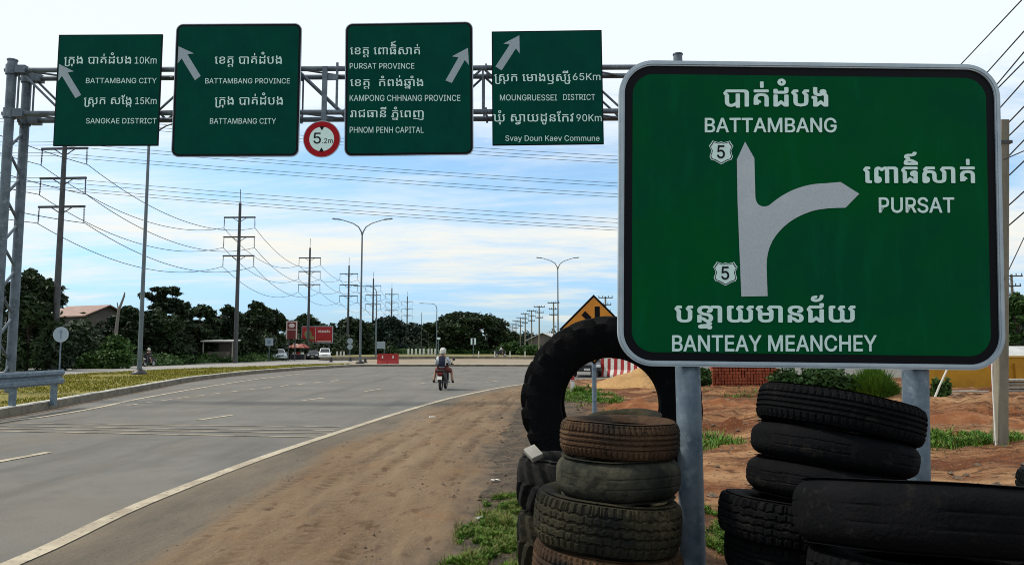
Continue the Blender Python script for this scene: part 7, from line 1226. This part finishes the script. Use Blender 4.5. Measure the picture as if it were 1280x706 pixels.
# ------------------------------------------------------------------ vehicles
def car(label, loc, rz, paint, pickup=False, name='car'):
    root = thing(name, label, 'car', loc, rz)
    # profile along y (front = -y), half widths shrink upwards
    W = .86; L_ = 2.2
    low = [(-L_, .34), (-L_ + .05, .62), (-L_ + .25, .76), (-1.05, .90), (1.35, .95), (2.05, .92), (2.2, .66), (2.2, .32)] if not pickup else [(-2.4, .42), (-2.42, .80), (-2.2, .95), (-1.25, 1.06), (2.5, 1.06), (2.55, .45)]
    cab = [(-1.1, .89), (-.35, 1.40), (.65, 1.44), (1.45, .94)] if not pickup else [(-1.3, 1.05), (-.65, 1.68), (.75, 1.72), (.95, 1.05)]
    def slab(P, w0, w1):
        mb = MB(); n = len(P); zs = [z for _, z in P]; lo, hi = min(zs), max(zs); ww = lambda z: w0 + (w1 - w0) * (z - lo) / (hi - lo)
        vs = [(-ww(z), y, z) for y, z in P] + [(ww(z), y, z) for y, z in P]
        return mb.add(vs, [tuple(range(n)), tuple(range(2 * n - 1, n - 1, -1))] + [(i, n + i, n + (i + 1) % n, (i + 1) % n) for i in range(n)])
    b = slab(low, W, W * .93).build('body', paint, root, bevel=.05)
    slab(cab, W * .92, W * .72).build('cabin', paint, root, bevel=.05)
    def glasspoly(name, pts): mb = MB(); mb.add(pts, [tuple(range(len(pts)))]); mb.build(name, M['glass'], root)
    (y0, z0), (y1, z1), (y2, z2), (y3, z3) = cab; f = lambda a, c, t: a + (c - a) * t
    def g2(t0, t1, ya, za, yb, zb, s, out):
        w = lambda z: W * .92 + (W * .72 - W * .92) * (z - z0) / (z2 - z0)
        A, B_ = (f(ya, yb, t0), f(za, zb, t0)), (f(ya, yb, t1), f(za, zb, t1)); dx = .1
        return [(-w(A[1]) + dx, A[0] + out, A[1] + .015), (w(A[1]) - dx, A[0] + out, A[1] + .015), (w(B_[1]) - dx, B_[0] + out, B_[1] + .015), (-w(B_[1]) + dx, B_[0] + out, B_[1] + .015)]
    glasspoly('windscreen', g2(.12, .9, y0, z0, y1, z1, 1, -.012)); glasspoly('rear_window', g2(.12, .9, y3, z3, y2, z2, 1, .012)[::-1])
    for s in (-1, 1):
        w = lambda z: s * (W * .92 + (W * .72 - W * .92) * (z - z0) / (z2 - z0) + .008); za, zb = z0 + .08, z1 - .07
        glasspoly('side_window', [(w(za), y0 + .22, za), (w(za), y3 - .2, za), (w(zb), y2 - .05, zb), (w(zb), y1 + .08, zb)])
        fy = low[0][0]; mb = MB(); mb.box((s * .62, fy + .03, .66 if not pickup else .8), (.34, .1, .15)); mb.build('headlight', M['lens_clear'], root, bevel=.02)
        mb = MB(); mb.box((s * .68, low[-1][0] - .02, .78), (.26, .08, .16)); mb.build('tail_light', M['lens_red'], root)
        mb = MB(); mb.box((s * (W + .06), y0 + .35, z0 + .08), (.16, .1, .12)); mb.build('wing_mirror', paint, root, bevel=.02)
        for y in ((-1.35, 1.35) if not pickup else (-1.55, 1.5)):
            r = .31 if not pickup else .36; T = Matrix.Translation((s * (W - .1), y, r)) @ Matrix.Rotation(R_(90), 4, 'Y'); mb = MB(); mb.lathe([(r * .62, -.1), (r * .95, -.1), (r, -.06), (r, .06), (r * .95, .1), (r * .62, .1)], 24, T); wh = mb.build('tyre', M['rubber'], root, True, 0, 40)
            mb = MB(); mb.lathe([(0, .075 * s), (r * .3, .085 * s), (r * .63, .06 * s), (r * .63, -.06 * s)], 20, T); mb.build('rim', M['chrome'], wh)
    mb = MB(); mb.box((0, low[0][0] - .02, .44 if not pickup else .55), (1.62, .14, .2)); mb.build('bumper', paint if not pickup else M['white_car'], root, bevel=.03)
    mb = MB(); mb.box((0, low[0][0] + .01, .64 if not pickup else .8), (.8, .06, .12)); mb.build('grille', M['plastic_black'], root)
    mb = MB(); mb.box((0, low[0][0] - .095, .46 if not pickup else .56), (.36, .012, .13)); mb.build('number_plate', M['white_paint'], root)
    return root
    return root
px2 = lambda px, Y, z: ((px - 640) / FPX * Y, Y, z)
car('silver white saloon car driving along the left road', px2(349, 106, .05), R_(24), M['silver_car']).scale = (1.12,) * 3
car('white pickup truck parked below the red billboard', px2(407, 112, .05), R_(14), M['white_car'], True, 'pickup')
car('dark car half hidden left of the white pickup', px2(393, 118, .05), R_(10), M['dark_car'])
car('dark car seen through the hole of the tractor tyre', px2(733.5, 47, .0), R_(-6), M['dark_car'])
def scooter():
    root = thing('motorbike', 'x', 'motorbike')
    for y, nm in ((-.62, 'rear_wheel'), (.62, 'front_wheel')):
        T = Matrix.Translation((0, y, .28)) @ Matrix.Rotation(R_(90), 4, 'Y'); mb = MB(); mb.lathe([(.19, -.04), (.26, -.05), (.28, -.02), (.28, .02), (.26, .05), (.19, .04)], 24, T); w = mb.build(nm, M['rubber'], root, True, 0, 50); mb = MB(); mb.lathe([(0, -.03), (.2, -.03), (.2, .03), (0, .03)], 18, T); mb.build('rim', M['chrome'], w)
    def slab(P, w): mb = MB(); mb.prism([(y, z) for y, z in P], -w, w, Matrix(((0, 0, 1, 0), (1, 0, 0, 0), (0, 1, 0, 0), (0, 0, 0, 1)))); return mb
    slab([(-.78, .62), (-.85, .74), (.1, .74), (.2, .40), (.0, .34), (-.35, .42)], .13).build('rear_body', M['plastic_black'], root, bevel=.03)
    slab([(.08, .30), (.08, .36), (.42, .38), (.50, .95), (.60, .95), (.58, .32)], .15).build('leg_shield', M['dark_car'], root, bevel=.02)
    slab([(-.86, .74), (-.84, .82), (-.2, .80), (.16, .76), (.12, .72)], .125).build('seat', M['rubber'], root, bevel=.03)
    slab([(-.95, .36), (-.97, .40), (-.80, .60), (-.78, .56)], .07).build('mudguard', M['plastic_black'], root)
    mb = MB(); mb.box((0, -.87, .67), (.2, .05, .09)); mb.build('tail_light', M['lens_red'], root, bevel=.01); mb = MB(); mb.box((0, -.93, .50), (.19, .012, .14), Matrix.Rotation(R_(-25), 3, 'X')); mb.build('number_plate', M['white_paint'], root)
    mb = MB(); mb.tube([(.0, .62, .28), (0, .52, 1.0)], .03, 8); mb.tube([(-.36, .44, 1.02), (-.12, .52, 1.0), (.12, .52, 1.0), (.36, .44, 1.02)], .018, 8); mb.box((0, .55, 1.0), (.24, .16, .16)); mb.build('handlebar', M['plastic_black'], root)
    for s in (-1, 1): mb = MB(); mb.tube([(s * .26, .48, 1.02), (s * .34, .46, 1.2)], .008, 6); mb.sphere((s * .36, .46, 1.22), (.065, .02, .05), 12, 8); mb.build('mirror', M['plastic_black'], root)
    mb = MB(); mb.tube([(.14, .0, .28), (.16, -.4, .28), (.16, -.85, .36)], [.03, .05, .055], 10); mb.build('exhaust', M['steel_dark'], root, True, 0, 50)
    mb = MB(); mb.tube([(-.3, -.3, .30), (.3, -.3, .30)], .015, 6); mb.build('foot_peg', M['steel_dark'], root); mb = MB(); mb.tube([(-.27, .1, .29), (.27, .1, .29)], .015, 6); mb.build('foot_peg', M['steel_dark'], root)
    mb = MB(); mb.box((0, .72, .68), (.16, .06, .12)); mb.build('headlight', M['lens_clear'], root, bevel=.02)
    return root
# ------------------------------------------------------------------ people
def skin(V, E, Rr, root_i=0, sub=2):
    me = bpy.data.meshes.new('skin'); me.from_pydata([tuple(v) for v in V], E, []); o = bpy.data.objects.new('skin', me); COL.objects.link(o); md = o.modifiers.new('s', 'SKIN'); sv = me.skin_vertices[0].data
    for i, r in enumerate(Rr):
        sv[i].radius = (r, r) if isinstance(r, (int, float)) else r; sv[i].use_root = i == root_i
    md.use_smooth_shade = True; sb = o.modifiers.new('d', 'SUBSURF'); sb.levels = sb.render_levels = sub
    dg = bpy.context.evaluated_depsgraph_get(); r = bpy.data.meshes.new_from_object(o.evaluated_get(dg)); bpy.data.objects.remove(o); bpy.data.meshes.remove(me); r.shade_smooth(); return r
def person(label, shirt, trousers, helmet, loc, rz=0, lean=0, arms='bar', bag=None, hat_r=.14):
    """seated astride: hips at the origin's height .86, facing +y"""
    root = thing('person', label, 'person', loc, rz); J = {}
    hz = .84; J['hip'] = (0, 0, hz); J['belly'] = (0, .03, hz + .2); J['chest'] = (0, .06 + lean, hz + .38); J['neck'] = (0, .09 + lean, hz + .53); J['head'] = (0, .12 + lean, hz + .63); J['crown'] = (0, .11 + lean, hz + .75)
    for s, n in ((-1, 'l'), (1, 'r')):
        J['sh' + n] = (s * .19, .06 + lean, hz + .43); J['el' + n] = (s * .29, .18 + lean, hz + .20); J['wr' + n] = (s * (.33 if arms == 'bar' else .22), .40 + lean, hz + .16); J['ha' + n] = (s * (.34 if arms == 'bar' else .2), .48 + lean, hz + .15)
        J['hj' + n] = (s * .10, .03, hz - .02); J['kn' + n] = (s * .33, .36, hz - .12); J['an' + n] = (s * .37, .22, hz - .46); J['to' + n] = (s * .41, .38, hz - .52)
    rad = {'hip': .12, 'belly': .125, 'chest': .13, 'neck': .055, 'head': .085, 'crown': .075, 'sh': .062, 'el': .042, 'wr': .03, 'ha': .036, 'hj': .09, 'kn': .062, 'an': .04, 'to': .034}
    keys = list(J); V = [Vector(J[k]) for k in keys]; Rr = [rad[k] if k in rad else rad[k[:2]] for k in keys]; ix = {k: i for i, k in enumerate(keys)}
    E = [('hip', 'belly'), ('belly', 'chest'), ('chest', 'neck'), ('neck', 'head'), ('head', 'crown')]
    for n in 'lr': E += [('chest', 'sh' + n), ('sh' + n, 'el' + n), ('el' + n, 'wr' + n), ('wr' + n, 'ha' + n), ('hip', 'hj' + n), ('hj' + n, 'kn' + n), ('kn' + n, 'an' + n), ('an' + n, 'to' + n)]
    body = obj('body', skin(V, [(ix[a], ix[b]) for a, b in E], Rr), M['skin'], root)
    def part(name, ks, es, k, m, trim=None):
        vs = [Vector(J[q]) for q in ks]; 
        if trim:
            for (a, b, t) in trim: vs[ks.index(b)] = Vector(J[a]).lerp(Vector(J[b]), t)
        obj(name, skin(vs, [(ks.index(a), ks.index(b)) for a, b in es], [(rad[q] if q in rad else rad[q[:2]]) * k + .012 for q in ks]), m, root)
    part('shirt', ['belly', 'hip', 'chest', 'shl', 'ell', 'wrl', 'shr', 'elr', 'wrr'], [('hip', 'belly'), ('belly', 'chest'), ('chest', 'shl'), ('shl', 'ell'), ('ell', 'wrl'), ('chest', 'shr'), ('shr', 'elr'), ('elr', 'wrr')], 1.06, shirt, [('ell', 'wrl', .85), ('elr', 'wrr', .85)])
    part('shorts', ['hip', 'hjl', 'knl', 'hjr', 'knr'], [('hip', 'hjl'), ('hjl', 'knl'), ('hip', 'hjr'), ('hjr', 'knr')], 1.12, trousers, [('hjl', 'knl', .95), ('hjr', 'knr', .95)])
    hd = Vector(J['head']) + Vector((0, -.005, .045)); mb = MB(); mb.lathe([(.001, .15), (.06, .143), (.105, .105), (.132, .04), (.136, -.03), (.128, -.075), (.118, -.075)], 22, Matrix.Translation(hd) @ Matrix.Scale(1.0, 4)); mb.box(hd + Vector((0, .15, .0)), (.2, .09, .012)); mb.build('helmet', helmet, root, True, 0, 50)
    mb = MB(); mb.sphere(Vector(J['head']) + Vector((0, .095, -.01)), (.016, .022, .024), 8, 6)
    for s in (-1, 1): mb.sphere(Vector(J['head']) + Vector((s * .083, 0, -.01)), (.014, .026, .034), 8, 6)
    mb.build('face', M['skin'], root)
    for n in 'lr': a = Vector(J['an' + n]); t = Vector(J['to' + n]); mb = MB(); mb.box((a + t) / 2 - Vector((0, 0, .055)), (.085, .25, .03), Matrix.Rotation(R_(-16), 3, 'X')); mb.build('sandal', M['rubber'], root, bevel=.012)
    if bag: mb = MB(); c = Vector(J['chest']) + Vector((0, -.19, -.08)); mb.box(c, (.30, .15, .44), Matrix.Rotation(R_(-8), 3, 'X'), (.8, .8)); b = mb.build('backpack', bag, root, bevel=.05); mb = MB(); mb.box(c + Vector((0, -.09, -.07)), (.22, .06, .2)); mb.build('pocket', bag, b, bevel=.02)
    return root
M['skin'] = mat('skin', (.30, .165, .105), .6); M['shirt_white'] = mat('pale_shirt', (.52, .57, .60), .85, 0, var=(8, (.42, .47, .50), .4, .7)); M['shirt_grey'] = mat('grey_shirt', (.13, .14, .15), .85); M['shorts_red'] = mat('dark_red_shorts', (.10, .022, .016), .85); M['navy'] = mat('navy_backpack', (.010, .014, .035), .7); M['helmet_grey'] = mat('grey_helmet', (.34, .35, .34), .4); M['cap_white'] = mat('white_cap', (.58, .57, .52), .7, 0, var=(14, (.34, .33, .28), .45, .6)); M['cloth_dark'] = mat('dark_cloth', (.02, .022, .028), .85)
bike = scooter(); Yk = 30.7; bx = (553 - 640) / FPX * Yk
bike.location = (bx, Yk + .62, .004); bike.rotation_euler = (0, 0, R_(-4)); bike['label'] = 'black motorbike with two riders driving away down the road'
pb = person('person riding pillion in pale shirt with navy backpack and white cap, seen from behind', M['shirt_white'], M['shorts_red'], M['cap_white'], (bx - .02, Yk + .34, .02), R_(-4), 0, 'hold', M['navy'])
person('person driving the motorbike, grey helmet and dark shirt, mostly hidden by the passenger', M['shirt_grey'], M['shorts_red'], M['helmet_grey'], (bx - .05, Yk + .80, .05), R_(-2), 0, 'bar')
b2 = dup(bike, px2(189, 70, .07), R_(172), 'motorbike facing the camera at the foot of the dark trees on the left', None)
person('person in dark clothes with white helmet on the motorbike by the left trees', M['cloth_dark'], M['cloth_dark'], M['cap_white'], px2(189, 70.2, .09), R_(172))
b3 = dup(bike, px2(626, 118, .52), R_(-82), 'small motorbike beyond the white guide posts on the roundabout', None)
person('person in white shirt bent over the far motorbike on the roundabout', M['shirt_white'], M['cloth_dark'], M['plastic_black'], px2(625.5, 118, .54), R_(-82), .06)

# ------------------------------------------------------------------ buildings, billboards, stall
def house(name, label, px, Y, w, dpt, hw, hr, mroof, rz=0, mwall=None, z0=0):
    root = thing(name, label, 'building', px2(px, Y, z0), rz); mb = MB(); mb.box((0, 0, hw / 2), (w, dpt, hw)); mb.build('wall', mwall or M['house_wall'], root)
    mb = MB(); o = .5; a, b = w / 2 + o, dpt / 2 + o; t = .12
    top = [(-a, -b, hw), (a, -b, hw), (a, 0, hw + hr), (-a, 0, hw + hr), (-a, b, hw), (a, b, hw)]; vs = top + [(x, y, z + t) for x, y, z in top]
    mb.add(vs, [(0, 1, 2, 3), (3, 2, 5, 4), (6, 9, 8, 7), (9, 10, 11, 8), (0, 6, 7, 1), (4, 5, 11, 10), (0, 3, 9, 6), (3, 4, 10, 9), (1, 7, 8, 2), (2, 8, 11, 5)])
    mb.build('roof', mroof, root)
    mb = MB(); mb.add([(-w / 2 + .01, -dpt / 2 + .02, hw), (-w / 2 + .01, dpt / 2 - .02, hw), (-w / 2 + .01, 0, hw + hr - .05)], [(0, 1, 2)]); mb.build('gable', mwall or M['house_wall'], root); mb = MB(); mb.add([(w / 2 - .01, -dpt / 2 + .02, hw), (w / 2 - .01, dpt / 2 - .02, hw), (w / 2 - .01, 0, hw + hr - .05)], [(0, 2, 1)]); mb.build('gable', mwall or M['house_wall'], root)
    for k in (-.25, .25):
        mb = MB(); mb.box((k * w, -dpt / 2 - .03, hw * .55), (w * .2, .08, hw * .4)); mb.build('window', M['glass'], root)
    return root
house('house', 'house with a rusty brown gable roof above the left shrubs', 110, 88, 6.6, 5.2, 5.2, 1.35, M['roof_sheet'], R_(-26))
house('shed', 'low shed with pale sheet roof behind the utility poles', 684, 150, 5.5, 6, 3.2, 1.5, M['roof_pale'], R_(70))
house('shed', 'pale roofed shed at the right picture edge behind the yellow wall', 1290, 45, 6, 4, 1.0, .7, M['roof_pale'], R_(10))
def kiosk():
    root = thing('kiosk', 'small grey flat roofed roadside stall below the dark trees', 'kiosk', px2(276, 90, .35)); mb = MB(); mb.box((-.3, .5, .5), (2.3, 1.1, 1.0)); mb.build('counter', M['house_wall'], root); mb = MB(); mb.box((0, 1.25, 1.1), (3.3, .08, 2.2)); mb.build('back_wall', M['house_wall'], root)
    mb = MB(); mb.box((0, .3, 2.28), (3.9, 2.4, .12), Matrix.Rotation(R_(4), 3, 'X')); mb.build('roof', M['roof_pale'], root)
    for x in (-1.7, 1.7): mb = MB(); mb.tube([(x, -.6, 0), (x, -.6, 2.2)], .07, 8); mb.build('post', M['wood'], root)
kiosk()
M['gold'] = mat('faded_gold_print', (.30, .20, .08), .6, 0, var=(2.5, (.10, .16, .05), .45, .6)); M['poster_white'] = mat('faded_white_print', (.55, .45, .42), .6)
def billboard():
    Y = 128; a, b = at(377, 428.5, Y), at(416.3, 407.5, Y); w, h = b.x - a.x, b.z - a.z; z = a.z; root = thing('billboard', 'red billboard with pale print behind the white pickup', 'billboard', ((a.x + b.x) / 2, Y, 0))
    mb = MB(); mb.box((0, 0, z + h / 2), (w, .25, h)); mb.build('frame', M['alu'], root); mb = MB(); mb.box((0, -.14, z + h / 2), (w * .975, .04, h * .93)); mb.build('panel', M['red_paint'], root)
    X = lambda px: (px - 640) / FPX * Y - root.location.x; Zf = lambda py: at(396, py, Y).z
    mb = MB(); mb.box((X(395.4), -.17, z + h / 2), (.07, .02, h * .85)); mb.build('divider', M['poster_white'], root); mb = MB(); mb.box((X(406), -.17, Zf(426.6)), (2.4, .02, .16)); mb.build('divider', M['poster_white'], root)
    mb = MB(); mb.sphere((X(386), -.165, z + h * .52), (.62, .015, .68), 20, 10); mb.build('picture', M['gold'], root); mb = MB(); mb.sphere((X(391), -.165, z + h * .3), (.4, .015, .3), 16, 8); mb.build('picture', M['gold'], root)
    rs = random.Random(2); mb = MB(); x = X(398.5)
    while x < X(413.5): ww = rs.uniform(.12, .26); mb.box((x + ww / 2, -.165, Zf(414.2) + rs.uniform(-.04, .04)), (ww, .014, rs.uniform(.3, .46))); x += ww + .09
    mb.build('pale_print', M['poster_white'], root)
    for k in (-.38, 0, .38): mb = MB(); mb.tube([(k * w, .22, -.1), (k * w, .22, z + h * .9)], .1, 8); mb.build('post', M['steel_dark'], root)
    Y = 106; a, b = at(358, 423.5, Y), at(371.8, 401.3, Y); w, h = b.x - a.x, b.z - a.z; z = a.z; root = thing('pylon_sign', 'upright dark red sign with white frame left of the billboard', 'billboard', ((a.x + b.x) / 2, Y, 0))
    mb = MB(); mb.box((0, 0, z + h / 2), (w, .3, h)); mb.build('panel', mat('dark_red_panel', (.13, .018, .014), .5), root)
    for s in (-1, 1): mb = MB(); mb.box((s * w * .46, -.17, z + h / 2), (.14, .05, h)); mb.build('frame', M['poster_white'], root)
    mb = MB(); mb.box((0, -.172, z + h * .97), (w, .05, .14)); mb.box((0, -.172, z + h * .52), (w, .05, .1)); mb.build('frame', M['poster_white'], root)
    mb = MB(); mb.sphere((0, -.165, z + h * .75), (.44, .03, .3), 18, 8); mb.build('emblem', M['poster_white'], root)
    for k in (-.3, .3): mb = MB(); mb.tube([(k * w, .1, -.1), (k * w, .1, z + .2)], .09, 8); mb.build('post', M['steel_dark'], root)
billboard()
def umbrella(label, px, Y, m):
    root = thing('parasol', label, 'parasol', px2(px, Y, .06)); mb = MB(); mb.tube([(0, 0, 0), (0, 0, 2.4)], .03, 6); mb.build('pole', M['wood'], root); mb = MB(); mb.lathe([(.01, 2.45), (.5, 2.3), (1.0, 2.05), (1.3, 1.82), (1.28, 1.74)], 8); mb.build('canopy', m, root)
umbrella('faded red market parasol over the stall left of the dark car', 371, 116, mat('faded_red_cloth', (.34, .10, .07), .8, 0, var=(1.5, (.45, .30, .24), .45, .6)))
umbrella('second red market parasol right behind the first one', 378, 120, mat('red_cloth', (.26, .05, .04), .8))
st = thing('market_table', 'dark market stall table with goods under the red parasols', 'stall', px2(374, 115, .06)); mb = MB(); mb.box((0, 0, .78), (2.2, .9, .06)); mb.build('top', M['wood'], st)
for sx in (-1, 1):
    for sy in (-.38, .38): mb = MB(); mb.box((sx, sy, .375), (.07, .07, .75)); mb.build('leg', M['wood'], st)
mb = MB(); mb.box((0, -.42, .42), (2.0, .02, .62)); mb.build('cloth', M['cloth_dark'], st)
def crate_row():
    for i, (px, c) in enumerate(((369, M['white_paint']), (374, M['red_paint']), (379, M['white_paint']))):
        mb = MB(); mb.box((0, 0, .14), (.42, .34, .28)); o = mb.build('crate', c, None, bevel=.02); o.location = px2(px, 115, .872); tag(o, ('left white crate on the market table', 'red crate between two white ones on the market table', 'right white crate on the market table')[i], 'crate')
crate_row()
mb = MB(); T0 = px2(145, 71, 0); mb.tube([(0, 0, 0), (.1, 0, 3.6), (.22, 0, 5.2), (.68, 0, 6.6), (.72, 0, 6.95)], [.2, .16, .13, .09, .05], 8); mb.tube([(.22, 0, 5.2), (.05, 0, 6.0)], [.08, .04], 6); o = mb.build('dead_trunk', mat('bare_grey_trunk', (.16, .14, .12), .9), None, True); o.location = T0; tag(o, 'bare forked dead trunk sticking up right of the brown roof', 'tree')

# ------------------------------------------------------------------ right side: heap, brick stack, yellow wall, rubble
def mound(name, label, px, pyb, R, H, m, seed, cat):
    c = gr(px, pyb); n = 40; V = []; F = []
    for j in range(n):
        for i in range(n):
            x = (i / (n - 1) * 2 - 1) * R; y = (j / (n - 1) * 2 - 1) * R; r = math.hypot(x, y) / R; h = H * max(0, 1 - r) ** .85 * (1 + .22 * fbm(x * 1.1, y * 1.1, seed)) + .05 * fbm(x * 4, y * 4, seed) - (.15 if r > .9 else 0); V.append((x, y, h))
    for j in range(n - 1):
        for i in range(n - 1): q = j * n + i; F.append((q, q + 1, q + n + 1, q + n))
    me = bpy.data.meshes.new(name); me.from_pydata(V, [], F); me.shade_smooth(); o = obj(name, me, m); o.location = (c.x, c.y, .02); return tag(o, label, cat)
M['sand'] = mat('orange_sand', (.36, .215, .09), .95, 0, var=(1.5, (.26, .15, .065), .4, .65), dust=(8, (.42, .28, .14), .55, .7), bump=(7, .8, .05), spec=.1)
M['red_earth'] = mat('red_earth_clods', (.15, .055, .022), .95, 0, var=(1.6, (.24, .11, .05), .4, .65), bump=(6, 1, .06), spec=.1)
mound('sand_heap', 'heap of orange sand seen through the hole of the tractor tyre', 802, 487, 2.4, .86, M['sand'], 4, 'heap')
mound('earth_heap', 'low heap of red earth below the sand heap', 805, 516, 1.5, .35, M['red_earth'], 9, 'heap')
mound('earth_heap', 'low ridge of dark red earth under the big sign left of the leaning stack', 905, 520, 1.6, .42, M['red_earth'], 12, 'heap')
mound('earth_heap', 'flat mound of red earth left of the short concrete pole', 1205, 532, 1.6, .30, M['red_earth'], 15, 'heap')
def brick_stack():
    c = gr(931, 488); root = thing('brick_stack', 'tall stack of red bricks standing on the dirt under the big sign', 'brick stack', (c.x, c.y, .02)); rs = random.Random(4); mb = MB(); w = 83 / FPX * c.y
    nx = int(w / .115)
    for k in range(11):
        for i in range(nx):
            for j in range(2):
                if k > 8 and rs.random() < .3: continue
                mb.box((-w / 2 + (i + .5) * w / nx + rs.uniform(-.008, .008), j * .24 + rs.uniform(-.03, .01) - .1, .065 + k * .125), (.092, .2, .105), Matrix.Rotation(rs.uniform(-.12, .12), 3, 'Z') @ Matrix.Rotation(rs.uniform(-.09, .09), 3, 'Y'))
    mb.build('bricks', M['brick'], root); mb = MB(); mb.box((0, .15, .66), (w * .94, .3, 1.28)); mb.build('brick_gap_shade', mat('shadowed_brick_gap', (.07, .016, .009), .95), root)  # inner box in darker brick red paints the shade between the bricks
brick_stack()
def yellow_wall():
    a, b = gr(1168, 489), gr(1300, 489); Y = a.y; root = thing('yellow_wall', 'long ochre yellow rendered wall behind the dirt at the right', 'wall', (a.x - .2, Y, 0)); h0, h1 = at(1270, 481, Y).z, at(1270, 454, Y).z - .02; w = b.x - a.x + 9
    mb = MB(); mb.box((w / 2, .2, (h0 + h1) / 2 + .06), (w, .34, h1 - h0 + .4)); mb.build('rendered_panel', M['yellow_wall'], root)
    mb = MB(); mb.box((w / 2, .19, h1 + .29), (w + .1, .46, .06)); mb.build('coping', mat('pale_yellow_coping', (.58, .40, .12), .8), root)
    mb = MB(); mb.box((w / 2, .26, h0 / 2 - .07), (w - .2, .3, h0 - .1)); mb.build('shadow_gap', mat('wall_gap_shade', (.035, .03, .025), .9, 0, var=(2, (.07, .06, .05), .45, .7), coord='Pos'), root)  # dark strip: the shadow gap beneath the wall, painted as a dark colour
    for k in range(3): mb = MB(); mb.box((.1 + k * 3.4, .12, .55), (.26, .4, 1.1)); mb.build('pier', M['yellow_wall'], root)
yellow_wall()
def planks():
    rs = random.Random(8)
    for i, (px, py) in enumerate(((1198, 493.5), (1204, 491.5), (1212, 494.5))):
        c = gr(px, py, .1); mb = MB(); mb.box((0, 0, 0), (1.15, .18, .05), Matrix.Rotation(R_(rs.uniform(-14, 14)), 3, 'Z')); o = mb.build('plank', M['wood'], None, bevel=.008); o.location = (c.x, c.y, .12 + i * .06); tag(o, ('pale plank at the bottom of the small pile before the yellow wall', 'pale plank in the middle of the small pile before the yellow wall', 'pale plank topmost of the small pile before the yellow wall')[i], 'plank')
    for i in range(4):
        c = gr(1272, 497 - i * 4, .1 + .10 * i); mb = MB(); mb.box((0, 0, 0), (1.5, .55, .085), Matrix.Rotation(R_(rs.uniform(-5, 5)), 3, 'Z')); o = mb.build('concrete_slab', (M['concrete'], M['wood'])[i % 2], None, bevel=.01); o.location = (27.0 * (1272 - 640) / FPX, 27.0 + .02 * i, .2 + i * .12); tag(o, ('lowest', 'second', 'third', 'topmost')[i] + ' grey slab of the pile right of the short concrete pole', 'slab')
planks()
def stake():
    f = gr(1162.5, 507); t = at(1185.5, 458, f.y - .1); mb = MB(); mb.tube([f - Vector((0, 0, .1)), f.lerp(t, .5) + Vector((.01, 0, .01)), t], [.035, .03, .026], 8); tag(mb.build('bamboo_stake', M['white_paint'], None, True), 'pale slanted bamboo stake stuck in the dirt right of the right sign post', 'stake')
stake()
def red_chair():
    Y = 27.6; c = px2(1246, Y, .15); root = thing('plastic_chair', 'overturned red plastic chair lying in front of the yellow wall', 'chair', c); mb = MB(); mb.box((0, 0, .62), (.44, .42, .05), Matrix.Rotation(R_(24), 3, 'Y')); mb.build('seat', M['red_paint'], root, bevel=.015); mb = MB(); mb.box((-.24, 0, .82), (.05, .42, .46), Matrix.Rotation(R_(-30), 3, 'Y')); mb.build('backrest', mat('faded_pink_plastic', (.42, .17, .11), .6), root, bevel=.015)
    for sx, sy in ((-.16, -.17), (.18, -.17), (-.16, .17), (.18, .17)): mb = MB(); mb.tube([(sx, sy, .6 - sx * .4), (sx * 1.35, sy * 1.2, 0)], .022, 6); mb.build('leg', mat('pale_chair_leg', (.5, .42, .34), .6) if sx < 0 and sy < 0 else M['red_paint'], root)
red_chair()
mb = MB(); mb.box((0, 0, 0), (.5, .09, .03), Matrix.Rotation(R_(14), 3, 'Z')); o = mb.build('plank', M['white_paint']); o.location = gr(1192, 517, .14); tag(o, 'white broken board lying flat on the dirt right of the right sign post', 'plank')

def litter(label, px, py, s, m, seed):
    p = gr(px, py, .03); rs = random.Random(seed); mb = MB(); n = 5; V = [((i / n - .5) * s * 1.6, (j / n - .5) * s, .012 + s * .28 * abs(mnoise.noise(Vector((i * .7 + seed, j * .9, seed))))) for j in range(n + 1) for i in range(n + 1)]
    V += [(x * .96, y * .96, z - .006) for x, y, z in V]; k = (n + 1) ** 2
    F = [(j * (n + 1) + i, j * (n + 1) + i + 1, (j + 1) * (n + 1) + i + 1, (j + 1) * (n + 1) + i) for j in range(n) for i in range(n)]; F += [tuple(q + k for q in f[::-1]) for f in F]
    mb.add(V, F); o = mb.build('paper_scrap', m, None, True); o.location = p; o.rotation_euler = (0, 0, rs.random() * 3); tag(o, label, 'paper scrap')
litter('scrap of pale paper on the brown shoulder near the white edge line', 540, 521.5, .10, M['white_paint'], 1)
litter('crumpled pale wrapper on the dark gravel left of the lugged tyres', 619, 601, .07, M['white_paint'], 2)
litter('flattened grey wrapper by the green weeds at the lower left of the tyres', 600, 648, .06, M['roof_pale'], 3)
